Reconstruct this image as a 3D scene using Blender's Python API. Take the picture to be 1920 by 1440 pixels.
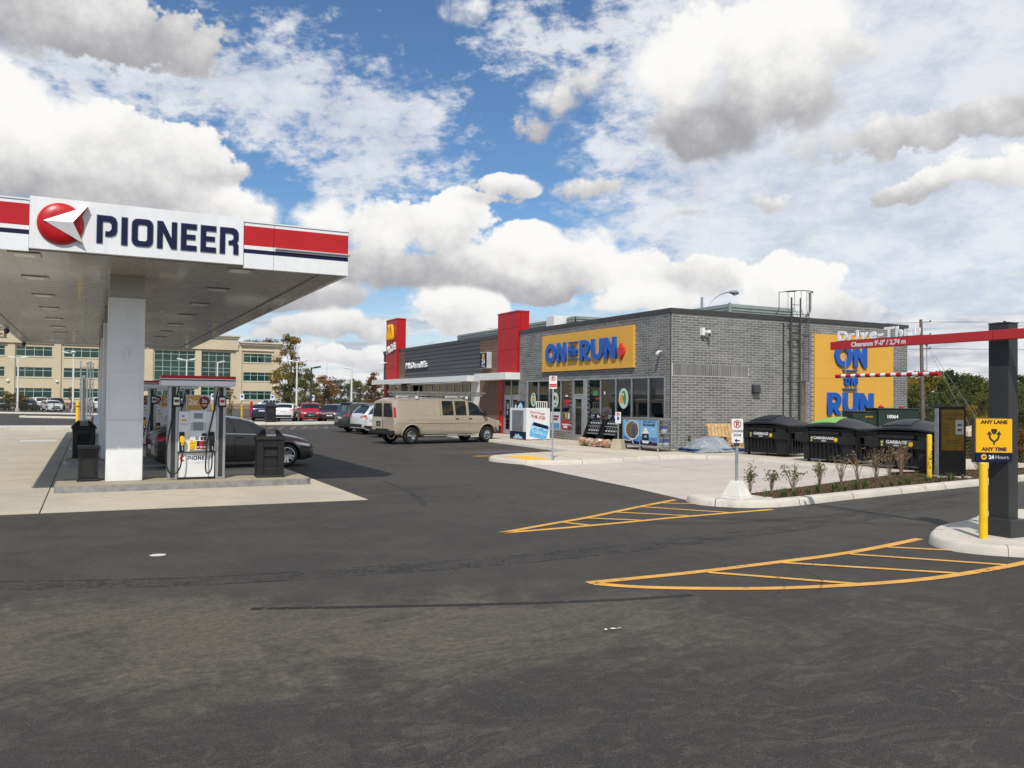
import bpy, bmesh, math, random
from math import sin, cos, pi, radians, sqrt, atan2, tan
from mathutils import Vector, Matrix, noise
rng = random.Random(7)
S = bpy.context.scene
for o in list(bpy.data.objects): bpy.data.objects.remove(o)
C = S.collection

# ------------------------------------------------------------------ camera
CAM_H = 2.0; YAW = radians(26.9); PITCH = math.atan(30/1560.0); ROLL = 0.0105
fw = Vector((sin(YAW)*cos(PITCH), cos(YAW)*cos(PITCH), sin(PITCH)))
r0 = Vector((cos(YAW), -sin(YAW), 0)); u0 = r0.cross(fw)
rt = r0*cos(ROLL) + u0*sin(ROLL); up = -r0*sin(ROLL) + u0*cos(ROLL)
cd = bpy.data.cameras.new('camera'); cam = bpy.data.objects.new('camera', cd); C.objects.link(cam)
cd.sensor_width = 36; cd.sensor_fit = 'HORIZONTAL'; cd.lens = 36*1560/1920.0
cd.clip_start = 0.05; cd.clip_end = 3000
m = Matrix((rt, up, -fw)).transposed().to_4x4(); m.translation = (0, 0, CAM_H); cam.matrix_world = m
S.camera = cam
S.render.engine = 'CYCLES'
S.view_settings.view_transform = 'Standard'; S.view_settings.look = 'None'
S.view_settings.exposure = 0.0; S.view_settings.gamma = 1; S.view_settings.use_curve_mapping = False
S.cycles.max_bounces = 8; S.cycles.transparent_max_bounces = 24

# ------------------------------------------------------------------ node expression helper
class X:
    """socket wrapper so that maths on sockets can be written as plain expressions"""
    def __init__(s, nt, k): s.nt = nt; s.k = k
    def _op(s, op, *a, clamp=False):
        n = s.nt.nodes.new('ShaderNodeMath'); n.operation = op; n.use_clamp = clamp
        for i, q in enumerate(a):
            if isinstance(q, X): s.nt.links.new(q.k, n.inputs[i])
            else: n.inputs[i].default_value = q
        return X(s.nt, n.outputs[0])
    def __add__(s, b): return s._op('ADD', s, b)
    __radd__ = __add__
    def __sub__(s, b): return s._op('SUBTRACT', s, b)
    def __rsub__(s, b): return s._op('SUBTRACT', b, s)
    def __mul__(s, b): return s._op('MULTIPLY', s, b)
    __rmul__ = __mul__
    def __truediv__(s, b): return s._op('DIVIDE', s, b)
    def __rtruediv__(s, b): return s._op('DIVIDE', b, s)
    def f(s, op, *a): return s._op(op, s, *a)
    def mx(s, b): return s._op('MAXIMUM', s, b)
    def mn(s, b): return s._op('MINIMUM', s, b)
    def sat(s): return s._op('MULTIPLY', s, 1.0, clamp=True)
    def step(s, a, b):
        n = s.nt.nodes.new('ShaderNodeMapRange'); n.interpolation_type = 'SMOOTHSTEP'
        s.nt.links.new(s.k, n.inputs['Value']); n.inputs['From Min'].default_value = a; n.inputs['From Max'].default_value = b
        return X(s.nt, n.outputs[0])
def xnoise(nt, vec, scale, detail=4, rough=.55, dist=0.0, out=0, dim='3D'):
    n = nt.nodes.new('ShaderNodeTexNoise'); n.noise_dimensions = dim; n.inputs['Scale'].default_value = scale; n.inputs['Detail'].default_value = detail
    n.inputs['Roughness'].default_value = rough; n.inputs['Distortion'].default_value = dist
    nt.links.new(vec, n.inputs['Vector']); return X(nt, n.outputs[out])
def xmix(nt, fac, a, b):
    n = nt.nodes.new('ShaderNodeMix'); n.data_type = 'RGBA'
    for q, i in ((fac, 0), (a, 6), (b, 7)):
        if isinstance(q, X): nt.links.new(q.k, n.inputs[i])
        elif isinstance(q, (int, float)): n.inputs[i].default_value = q
        else: n.inputs[i].default_value = (*q[:3], 1)
    return X(nt, n.outputs[2])
def xvec(nt, x, y, z):
    n = nt.nodes.new('ShaderNodeCombineXYZ')
    for i, q in enumerate((x, y, z)):
        if isinstance(q, X): nt.links.new(q.k, n.inputs[i])
        else: n.inputs[i].default_value = q
    return n.outputs[0]

# ------------------------------------------------------------------ sun and sky
SUN_DIR = Vector((.43, .70, -1.0)).normalized()          # the way the light travels
sl = bpy.data.lights.new('sun', 'SUN'); sun = bpy.data.objects.new('sun', sl); C.objects.link(sun)
sl.energy = 4.2; sl.angle = radians(.53); sl.color = (1.0, .94, .84)
sun.rotation_mode = 'QUATERNION'; sun.rotation_quaternion = SUN_DIR.to_track_quat('-Z', 'Y')
sun.location = (-20, -40, 60)
W = bpy.data.worlds.new('World'); S.world = W; W.use_nodes = True
nt = W.node_tree; nt.nodes.clear()
def pxdir(x, y):                                   # bearing and height of a spot in the sky
    d = fw + rt*((x-960)/1560.0) + up*((720-y)/1560.0); d.normalize()
    return atan2(d.x, d.y), math.asin(d.z)
def build_sky():
    L = nt.links.new
    out = nt.nodes.new('ShaderNodeOutputWorld'); bg = nt.nodes.new('ShaderNodeBackground')
    sky = nt.nodes.new('ShaderNodeTexSky'); sky.sky_type = 'NISHITA'; sky.sun_disc = False
    sky.sun_elevation = math.asin(-SUN_DIR.z); sky.sun_rotation = atan2(-SUN_DIR.x, -SUN_DIR.y)
    sky.air_density = 1.0; sky.dust_density = .6; sky.ozone_density = 1.6; sky.altitude = 200
    tc = nt.nodes.new('ShaderNodeTexCoord'); D = tc.outputs['Generated']
    sp = nt.nodes.new('ShaderNodeSeparateXYZ'); L(D, sp.inputs[0])
    dx, dy, dz = (X(nt, sp.outputs[i]) for i in range(3))
    az = dx.f('ARCTAN2', dy); el = dz.f('ARCSINE')
    # high thin sheet, laid out on a plane so that it foreshortens towards the horizon
    h = dz.mx(0.0) + .06
    px, py = dx/h, dy/h
    P = xvec(nt, px, py, 0.0)
    AE = xvec(nt, az, el*1.15, 0.0); A3 = xvec(nt, az*1.0+el*.55, el*1.9-az*.35, 0.0)
    hi = xnoise(nt, P, 1.1, 6, .6, .2, 0, '2D'); hi2 = xnoise(nt, P, .28, 2, .5, .3, 0, '2D'); ripple = xnoise(nt, A3, 13.0, 7, .66, 0, 0, '2D'); mack = xnoise(nt, A3, 40.0, 4, .6, 0, 0, '2D')
    right = az.step(.34, .80)                      # the veil thickens towards the east side of this sky
    def band(x0, y0, x1, y1, w):                   # a swath of broken high cloud between two bearings
        (a0, e0), (a1, e1) = pxdir(x0, y0), pxdir(x1, y1); w = w/1560.0
        ux, uy = a1-a0, e1-e0; l2 = ux*ux+uy*uy
        t = (((az-a0)*ux + (el-e0)*uy)/l2).sat()
        qx = az - (t*ux + a0); qy = el - (t*uy + e0)
        return 1.0 - (qx*qx + qy*qy).f('SQRT')*(1/w)
    sw = band(60, 90, 520, 170, 120).mx(band(520, 170, 760, 250, 150)).mx(band(760, 250, 650, 330, 110)).mx(band(940, 60, 1230, 70, 130)-.30).mx(band(1150, 260, 1250, 420, 130)-.25)
    tex = (ripple-.5)*2.2 + (mack-.5)*1.3 + (hi-.5)*.6
    sheet = (sw.mx(-.5)*1.15 + tex - .18).step(-.10, .75)*.86
    sheet = sheet.mx((tex*.75 + right*1.9 - .55).step(.0, 1.0)*.90)
    sheet = sheet.mx((hi2*.9 + hi*1.3 + (ripple-.5)*.6 - 1.12).step(.05, .6)*.5)
    low = 1.0 - el.step(.015, .17)
    sheet = sheet.mx(low*.62)
    # cumulus: heaps set out by bearing and height, edges broken by noise
    wv = xnoise(nt, AE, 9.5, 8, .64, 0, 0, '2D'); bl = nt.nodes.new('ShaderNodeTexVoronoi'); bl.voronoi_dimensions = '2D'; bl.feature = 'F1'; bl.inputs['Scale'].default_value = 15
    bl.inputs['Detail'].default_value = 3; bl.inputs['Roughness'].default_value = .58; bl.inputs['Lacunarity'].default_value = 2.3
    wob = xnoise(nt, AE, 7.0, 3, .55, 0, 1, '2D')
    w3 = nt.nodes.new('ShaderNodeVectorMath'); w3.operation = 'MULTIPLY_ADD'; w3.inputs[1].default_value = (.09, .045, 0)
    L(wob.k, w3.inputs[0]); base3 = nt.nodes.new('ShaderNodeCombineXYZ'); L((az-.045).k, base3.inputs[0]); L((el-.0225).k, base3.inputs[1]); L(base3.outputs[0], w3.inputs[2]); A = w3.outputs[0]
    L(AE, bl.inputs['Vector']); bil = .62 - X(nt, bl.outputs['Distance'])
    Fs = None; Ns = None; Ds = None
    for (a, e, ra, re, tone, g) in CUMULUS:
        n1 = nt.nodes.new('ShaderNodeVectorMath'); n1.operation = 'MULTIPLY_ADD'; n1.inputs[1].default_value = (1/ra, 1/re, 0); n1.inputs[2].default_value = (-a/ra, -e/re, 0); L(A, n1.inputs[0])
        n2 = nt.nodes.new('ShaderNodeVectorMath'); n2.operation = 'LENGTH'; L(n1.outputs[0], n2.inputs[0])
        w = X(nt, n2.outputs['Value'])._op('MULTIPLY_ADD', X(nt, n2.outputs['Value']), -1.0*g, g, clamp=True)
        n3 = nt.nodes.new('ShaderNodeSeparateXYZ'); L(n1.outputs[0], n3.inputs[0]); q = X(nt, n3.outputs[1])
        hq = q._op('MULTIPLY_ADD', q, .8, tone); w2 = w*w
        Fs = w if Fs is None else Fs.mx(w); Ds = w2 if Ds is None else Ds+w2
        Ns = hq*w2 if Ns is None else hq._op('MULTIPLY_ADD', hq, w2, Ns)
    # more of the same broken cloud all round, where the picture does not reach
    away = ((az-.47).f('ABSOLUTE')).step(.68, .95)
    gen = ((xnoise(nt, D, 3.2, 3, .55)-.50)*3.0*away - (1.0-away)).mx(0.0).mn(1.0)
    Fs = Fs.mx(gen); Ds = Ds + gen*gen*.5
    Hs = Ns/(Ds+.004)
    F = Fs + (wv-.5)*1.35 + bil*.24 - .02
    F = F*(Fs*9.0).sat()
    soft = xnoise(nt, AE, 3.6, 2, .5, 0, 0, '2D').step(.40, .66)*.46 + .15
    soft = soft + Fs*-.22
    alpha = ((F-.03)/soft.mx(.13)).sat(); alpha = alpha*alpha*(3.0-alpha*2.0)
    lit = (Hs*.95 + bil*.50 + (wv-.5)*.8 - F*.05 + .34).step(-.95, .92)
    ccol = xmix(nt, lit, (.38, .38, .405), (.97, .96, .94))
    haze = 1.0 - el.step(.0, .16)
    ccol = xmix(nt, haze*.35, ccol, (.72, .75, .80))
    # low grey streets near the horizon
    st = xnoise(nt, xvec(nt, az*3.0, el*16.0, 2.0), 2.2, 5, .6, .4, 0, '2D')
    str_a = (st + low*.25 - .52).step(.0, .22)*low.step(.15, .6)*.95
    stc = xmix(nt, xnoise(nt, xvec(nt, az*3.0+9.0, el*16.0, 0.0), 2.6, 4, .6, 0, 0, '2D').step(.40, .64), (.50, .52, .585), (.86, .86, .86))
    sc = nt.nodes.new('ShaderNodeVectorMath'); sc.operation = 'SCALE'; sc.inputs[3].default_value = SKY_K
    L(sky.outputs[0], sc.inputs[0])
    tint = nt.nodes.new('ShaderNodeVectorMath'); tint.operation = 'MULTIPLY'; tint.inputs[1].default_value = (.72, .95, 1.12); L(sc.outputs[0], tint.inputs[0])
    base = X(nt, tint.outputs[0])
    shc = xmix(nt, (hi*.4 + ripple*.6).step(.35, .62), (.62, .665, .76), (.86, .875, .90))
    col = xmix(nt, sheet, base, shc)
    col = xmix(nt, str_a, col, stc)
    col = xmix(nt, alpha, col, ccol)
    dn = (dz*-1.0).step(0.0, .05)
    col = xmix(nt, dn, col, (.12, .12, .11))
    sc2 = nt.nodes.new('ShaderNodeVectorMath'); sc2.operation = 'SCALE'; sc2.inputs[3].default_value = 1/.1
    L(col.k, sc2.inputs[0]); L(sc2.outputs[0], bg.inputs['Color']); bg.inputs['Strength'].default_value = .1
    L(bg.outputs[0], out.inputs[0])
SKY_K = .105
CUMULUS = []
for (x, y, rx, ry, tone, *gg) in (
    (40, 255, 150, 95, .60), (170, 290, 150, 90, .15), (290, 300, 120, 62, .05), (420, 318, 70, 20, -.35, .7), (120, 350, 230, 50, -.70), (395, 372, 130, 40, .45), (480, 400, 60, 32, .45), (250, 392, 160, 40, -.35),
    (635, 425, 70, 58, .55), (735, 425, 105, 66, .50), (850, 425, 85, 60, .30), (760, 505, 150, 48, -.55), (1000, 478, 95, 52, .55), (1090, 490, 110, 60, .40), (1180, 508, 60, 44, .55), (1000, 538, 120, 28, -.45),
    (950, 345, 60, 24, .05, .62), (900, 368, 60, 16, -.15, .55), (1095, 160, 62, 36, .1, .8), (1050, 195, 75, 40, -.25, .75), (1000, 232, 62, 34, -.45, .68), (1130, 345, 80, 22, -.2, .5),
    (1285, 130, 80, 90, .60), (1420, 95, 115, 80, .45), (1530, 65, 110, 60, .50), (1340, 215, 120, 72, -.75), (1430, 165, 130, 66, -.20), (1600, 95, 70, 46, .2, .8),
    (1475, 535, 78, 54, .6), (1550, 572, 85, 32, .1), (1310, 522, 70, 32, .1), (1200, 560, 110, 30, .55), (1820, 315, 110, 32, .40, .62), (1720, 350, 100, 26, -.1, .48), (1700, 245, 220, 38, -.35, .42), (1880, 215, 130, 36, -.35, .45),
    (1430, 382, 60, 18, .0, .55), (1290, 412, 60, 20, -.1, .55), (90, 20, 270, 62, -.45, .8), (880, 15, 40, 34, .3, .42), (640, 615, 130, 24, -.1, .7), (850, 590, 75, 38, .4), (540, 562, 130, 26, -.5, .8), (690, 665, 120, 20, .2, .7)):
    a, e = pxdir(x, y); CUMULUS.append((a, e, rx/1560.0*1.42, ry/1560.0*1.38, tone, gg[0] if gg else 1.0))
build_sky()
W.cycles.sampling_method = 'MANUAL'; W.cycles.sample_map_resolution = 256

# ------------------------------------------------------------------ materials
MATS = {}
def mat(name, col=(.5, .5, .5), rough=.6, metal=0.0, coat=0.0, var=.10, vs=2.0, bump=0.0, bs=60.0, col2=None, rnd=0.0, spec=.5, streak=0.0):
    if name in MATS: return MATS[name]
    mt = bpy.data.materials.new(name); mt.use_nodes = True; n = mt.node_tree; b = n.nodes['Principled BSDF']
    b.inputs['Roughness'].default_value = rough; b.inputs['Metallic'].default_value = metal
    b.inputs['Coat Weight'].default_value = coat; b.inputs['Coat Roughness'].default_value = .06
    b.inputs['Specular IOR Level'].default_value = spec
    tc = n.nodes.new('ShaderNodeTexCoord'); V = tc.outputs['Object']
    f = xnoise(n, V, vs, 5, .6)
    lo = tuple(c*(1-var) for c in col); hi = col2 or tuple(min(1, c*(1+var)) for c in col)
    c = xmix(n, f.step(.3, .7), lo, hi)
    if streak:                                     # rain streaks running down, and grime near the ground
        g0 = n.nodes.new('ShaderNodeNewGeometry'); s0 = n.nodes.new('ShaderNodeSeparateXYZ'); n.links.new(g0.outputs['Position'], s0.inputs[0]); zz = X(n, s0.outputs[2])
        sv = xnoise(n, xvec(n, X(n, s0.outputs[0])*9.0, X(n, s0.outputs[1])*9.0, zz*.55), 1.0, 4, .65); low_ = (1.0-zz.step(.1, .75))*(xnoise(n, g0.outputs['Position'], 5, 4, .7).step(.35, .7))
        c = xmix(n, (sv.step(.50, .72)*streak + low_*streak*1.6).sat(), c, (.30, .28, .25))
    if rnd:
        g = n.nodes.new('ShaderNodeNewGeometry'); oi = n.nodes.new('ShaderNodeObjectInfo')
        r = (X(n, g.outputs['Random Per Island']) + X(n, oi.outputs['Random'])).f('FRACT')
        hsv = n.nodes.new('ShaderNodeHueSaturation'); n.links.new(c.k, hsv.inputs['Color'])
        n.links.new((1.0 + (r-.5)*(2*rnd)).k, hsv.inputs['Value']); c = X(n, hsv.outputs[0])
    n.links.new(c.k, b.inputs['Base Color'])
    rr = xnoise(n, V, vs*3.1, 3, .5)
    n.links.new(((rr-.5)*(.25*min(1, rough*2)) + rough).sat().k, b.inputs['Roughness'])
    if bump:
        bn = n.nodes.new('ShaderNodeBump'); bn.inputs['Strength'].default_value = bump; bn.inputs['Distance'].default_value = .02
        n.links.new(xnoise(n, V, bs, 4, .6).k, bn.inputs['Height']); n.links.new(bn.outputs[0], b.inputs['Normal'])
    MATS[name] = mt; return mt

# ------------------------------------------------------------------ mesh builder
def rotz(a): return Matrix.Rotation(a, 4, 'Z')
class MB:
    def __init__(s): s.v = []; s.f = []; s.mi = []; s.cur = 0; s.M = None
    def add(s, vs, fs):
        o = len(s.v)
        s.v += [tuple(s.M @ Vector(p)) for p in vs] if s.M else [tuple(p) for p in vs]
        s.f += [tuple(i+o for i in f) for f in fs]; s.mi += [s.cur]*len(fs); return s
    def box(s, x0, x1, y0, y1, z0, z1):
        return s.add([(x0, y0, z0), (x1, y0, z0), (x1, y1, z0), (x0, y1, z0), (x0, y0, z1), (x1, y0, z1), (x1, y1, z1), (x0, y1, z1)],
                     [(0, 3, 2, 1), (4, 5, 6, 7), (0, 1, 5, 4), (1, 2, 6, 5), (2, 3, 7, 6), (3, 0, 4, 7)])
    def frustum(s, b, t):    # bottom ring, top ring of equal length
        n = len(b); return s.add(list(b)+list(t), [tuple(reversed(range(n))), tuple(range(n, 2*n))] + [(i, (i+1) % n, n+(i+1) % n, n+i) for i in range(n)])
    def prism(s, poly, z0, z1): return s.frustum([(x, y, z0) for x, y in poly], [(x, y, z1) for x, y in poly])
    def tube(s, pts, r, n=8, cap=True):
        pts = [Vector(p) for p in pts]; k = len(pts); R = r if isinstance(r, (list, tuple)) else [r]*k
        vs = []; pa = None
        for i, p in enumerate(pts):
            d = (pts[min(i+1, k-1)]-pts[max(i-1, 0)]).normalized()
            if pa is None: pa = d.orthogonal().normalized()
            a = (pa - d*pa.dot(d)); a = a.normalized() if a.length > 1e-6 else d.orthogonal().normalized(); pa = a; b = d.cross(a)
            vs += [p + (a*cos(2*pi*j/n) + b*sin(2*pi*j/n))*R[i] for j in range(n)]
        fs = [(i*n+j, i*n+(j+1) % n, (i+1)*n+(j+1) % n, (i+1)*n+j) for i in range(k-1) for j in range(n)]
        if cap: fs += [tuple(reversed(range(n))), tuple(range((k-1)*n, k*n))]
        return s.add(vs, fs)
    def lathe(s, prof, n=16, c=(0, 0, 0), axis='Z', closed=False):
        vs = []
        for r, z in prof:
            for j in range(n):
                a = 2*pi*j/n; p = (r*cos(a), r*sin(a), z)
                if axis == 'Y': p = (p[0], p[2], p[1])
                if axis == 'X': p = (p[2], p[0], p[1])
                vs.append((p[0]+c[0], p[1]+c[1], p[2]+c[2]))
        k = len(prof)
        fs = [(i*n+j, i*n+(j+1) % n, (i+1)*n+(j+1) % n, (i+1)*n+j) for i in range(k-1) for j in range(n)]
        if not closed: fs += [tuple(reversed(range(n))), tuple(range((k-1)*n, k*n))]
        return s.add(vs, fs)
    def quad(s, a, b, c, d): return s.add([a, b, c, d], [(0, 1, 2, 3)])
    def grid(s, rows):
        n = len(rows[0]); vs = [p for r in rows for p in r]
        return s.add(vs, [(i*n+j, i*n+j+1, (i+1)*n+j+1, (i+1)*n+j) for i in range(len(rows)-1) for j in range(n-1)])
    def mesh(s, name, mats, smooth=None, fix=True):
        me = bpy.data.meshes.new(name); me.from_pydata(s.v, [], s.f)
        for q in (mats if isinstance(mats, (list, tuple)) else [mats]): me.materials.append(q)
        if any(s.mi): me.polygons.foreach_set('material_index', s.mi)
        if fix:
            bm = bmesh.new(); bm.from_mesh(me); bmesh.ops.recalc_face_normals(bm, faces=bm.faces); bm.to_mesh(me); bm.free()
        if smooth is not None:
            me.shade_smooth()
            if smooth < 170: me.set_sharp_from_angle(angle=radians(smooth))
        me.update(); return me
    def build(s, name, mats, parent=None, smooth=None, bevel=0.0, kind=None, label=None, loc=None, fix=True):
        return obj(name, s.mesh(name, mats, smooth, fix), parent, bevel, kind, label, loc)
def obj(name, me, parent=None, bevel=0.0, kind=None, label=None, loc=None):
    o = bpy.data.objects.new(name, me); C.objects.link(o)
    if parent: o.parent = parent
    if loc is not None: o.location = loc
    if kind: o['kind'] = kind
    if label: o['label'] = label
    if bevel:
        b = o.modifiers.new('bevel', 'BEVEL'); b.width = bevel; b.segments = 2; b.limit_method = 'ANGLE'; b.angle_limit = radians(40)
    return o
def tag(o, label, cat, group=None):
    o['label'] = label; o['category'] = cat
    if group: o['group'] = group
    return o
def thing(name, label, cat, loc=(0, 0, 0), rz=0.0, group=None):
    o = bpy.data.objects.new(name, None); C.objects.link(o); o.empty_display_size = .2
    o.location = loc; o.rotation_euler = (0, 0, rz); return tag(o, label, cat, group)
def kids(o): return [c for c in bpy.data.objects if c.parent == o]
def copy_tree(o, parent=None, top=None):
    c = o.copy(); C.objects.link(c)
    if parent: c.parent = parent
    for ch in list(o.children): copy_tree(ch, c)
    return c
def dup(o, label, loc, rz=None, group=None):
    c = copy_tree(o); c.location = loc; c['label'] = label
    if rz is not None: c.rotation_euler = (0, 0, rz)
    if group: c['group'] = group
    return c
def struct(mb, name, m_, **k): return mb.build(name, m_, kind='structure', **k)
# faces: matrices that lay a drawing (x right, y up, z out) on a wall
def onface(face, p):
    R = {'S': ((1, 0, 0), (0, 0, 1), (0, -1, 0)), 'W': ((0, -1, 0), (0, 0, 1), (-1, 0, 0)), 'N': ((-1, 0, 0), (0, 0, 1), (0, 1, 0)), 'E': ((0, 1, 0), (0, 0, 1), (1, 0, 0)), 'U': ((1, 0, 0), (0, 1, 0), (0, 0, 1))}[face]
    M = Matrix(R).transposed().to_4x4(); M.translation = Vector(p); return M
TXT = {}
def text_mesh(s, size, ext, off, align='CENTER', sx=1.0, shear=0.0):
    k = (s, size, ext, off, align, sx, shear)
    if k in TXT: return TXT[k]
    cu = bpy.data.curves.new('lettering', 'FONT'); cu.body = s; cu.size = size; cu.extrude = ext; cu.offset = off; cu.align_x = align; cu.align_y = 'BOTTOM_BASELINE'
    cu.resolution_u = 3; cu.shear = shear
    o = bpy.data.objects.new('lettering', cu); me = bpy.data.meshes.new_from_object(o)
    bpy.data.objects.remove(o); bpy.data.curves.remove(cu)
    if sx != 1.0: me.transform(Matrix.Diagonal((sx, 1, 1, 1)))
    TXT[k] = me; return me
def text(s, size, m_, parent, M, ext=.002, off=0.0, align='CENTER', sx=1.0, shear=0.0, name='lettering'):
    me = text_mesh(s, size, ext, off, align, sx, shear).copy(); me.materials.clear(); me.materials.append(m_)
    o = obj(name, me, parent); o.matrix_local = M; return o
def letters(s, size, m_, parent, M, ext, off, sx=1.0, gap=.06, width=None, name='letter'):
    """one object per letter, set side by side from the origin of M to the right"""
    x = 0.0; items = []
    for ch in s:
        if ch == ' ': x += size*.35; continue
        me = text_mesh(ch, size, ext, off, 'LEFT', sx).copy(); xs = [v.co.x for v in me.vertices]
        items.append((me, x-min(xs))); x += max(xs)-min(xs)+gap*size
    k = (width/(x-gap*size)) if width else 1.0
    for me, dx in items:
        me.transform(Matrix.Translation((dx, 0, 0))); me.transform(Matrix.Diagonal((k, 1, 1, 1)))
        me.materials.clear(); me.materials.append(m_); o = obj(name, me, parent); o.matrix_local = M
def outline_mesh(splines, ext, m_):
    cu = bpy.data.curves.new('outline', 'CURVE'); cu.dimensions = '2D'; cu.fill_mode = 'BOTH'; cu.extrude = ext
    for pts in splines:
        sp = cu.splines.new('POLY'); sp.points.add(len(pts)-1); sp.use_cyclic_u = True
        for p, q in zip(sp.points, pts): p.co = (q[0], q[1], 0, 1)
    o = bpy.data.objects.new('outline', cu); me = bpy.data.meshes.new_from_object(o)
    bpy.data.objects.remove(o); bpy.data.curves.remove(cu); me.materials.clear(); me.materials.append(m_); return me
def shape(splines, m_, parent, M, ext=.002, name='emblem', kind=None):
    o = obj(name, outline_mesh(splines, ext, m_), parent, kind=kind); o.matrix_local = M; return o
def ell(cx, cy, rx, ry, n=28, a0=0): return [(cx+rx*cos(a0+2*pi*i/n), cy+ry*sin(a0+2*pi*i/n)) for i in range(n)]
def rect(x0, x1, y0, y1): return [(x0, y0), (x1, y0), (x1, y1), (x0, y1)]
def rrect(x0, x1, y0, y1, r, n=5):
    p = []
    for cx, cy, a in ((x1-r, y0+r, -90), (x1-r, y1-r, 0), (x0+r, y1-r, 90), (x0+r, y0+r, 180)):
        p += [(cx+r*cos(radians(a+90*i/n)), cy+r*sin(radians(a+90*i/n))) for i in range(n+1)]
    return p
def chaikin(pts, n=2, closed=True):
    for _ in range(n):
        q = []; k = len(pts)
        for i in range(k if closed else k-1):
            a, b = Vector(pts[i]), Vector(pts[(i+1) % k]); q += [tuple(a*.75+b*.25), tuple(a*.25+b*.75)]
        pts = q if closed else [pts[0]]+q+[pts[-1]]
    return pts
# palette used in many places
WHITE = mat('white_paint', (.78, .79, .80), .35, var=.05, vs=.8, streak=.10); RED = mat('red_paint', (.46, .010, .014), .35, coat=.1, var=.06, spec=.35)
NAVY = mat('navy_paint', (.010, .013, .05), .5, var=.1, spec=.2); BLACK = mat('black_plastic', (.008, .008, .009), .45, var=.2, vs=8); DARK = mat('dark_grey_metal', (.035, .036, .038), .4, var=.12)
GREYM = mat('grey_metal', (.34, .35, .36), .4, metal=.6, var=.1, vs=6); ALU = mat('brushed_aluminium', (.50, .51, .52), .35, metal=.8, var=.08, vs=5); YEL = mat('safety_yellow', (.78, .47, .008), .4, var=.08, vs=5)
GALV = mat('galvanised_steel', (.42, .44, .45), .45, metal=.7, var=.18, vs=9); BLUE = mat('sign_blue', (.005, .088, .40), .3, var=.05); GOLD = mat('sign_gold', (.70, .375, .05), .5, var=.025, vs=1.2)
CHROME = mat('chrome', (.62, .62, .63), .15, metal=1, var=.04); RUBBER = mat('rubber', (.012, .012, .012), .75, var=.3, vs=12); PAPER = mat('paper_white', (.72, .72, .70), .6, var=.05)
def glass_mat(name, tint, alpha, rough=.02):
    mt = bpy.data.materials.new(name); mt.use_nodes = True; n = mt.node_tree; b = n.nodes['Principled BSDF']; o = n.nodes['Material Output']
    b.inputs['Base Color'].default_value = (*tint, 1); b.inputs['Roughness'].default_value = rough; b.inputs['Specular IOR Level'].default_value = .5
    tr = n.nodes.new('ShaderNodeBsdfTransparent'); tr.inputs[0].default_value = (.62, .68, .66, 1); m1 = n.nodes.new('ShaderNodeMixShader'); m1.inputs[0].default_value = alpha
    b.inputs['Specular IOR Level'].default_value = 0; gl = n.nodes.new('ShaderNodeBsdfGlossy'); gl.inputs['Roughness'].default_value = rough
    mx = n.nodes.new('ShaderNodeMixShader'); fr = n.nodes.new('ShaderNodeFresnel'); fr.inputs[0].default_value = 1.55
    n.links.new(tr.outputs[0], m1.inputs[1]); n.links.new(b.outputs[0], m1.inputs[2])
    n.links.new((X(n, fr.outputs[0])*1.3 + .02).sat().k, mx.inputs[0]); n.links.new(m1.outputs[0], mx.inputs[1]); n.links.new(gl.outputs[0], mx.inputs[2]); n.links.new(mx.outputs[0], o.inputs[0])
    MATS[name] = mt; return mt
CARGLASS = mat('car_glass', (.016, .021, .023), .03, var=.3, vs=1.5, spec=.85); SHOPGLASS = glass_mat('shop_glass', (.008, .010, .010), .35)
DARKGLASS = mat('dark_glass', (.012, .014, .014), .03, var=.2, spec=.6)
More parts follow.
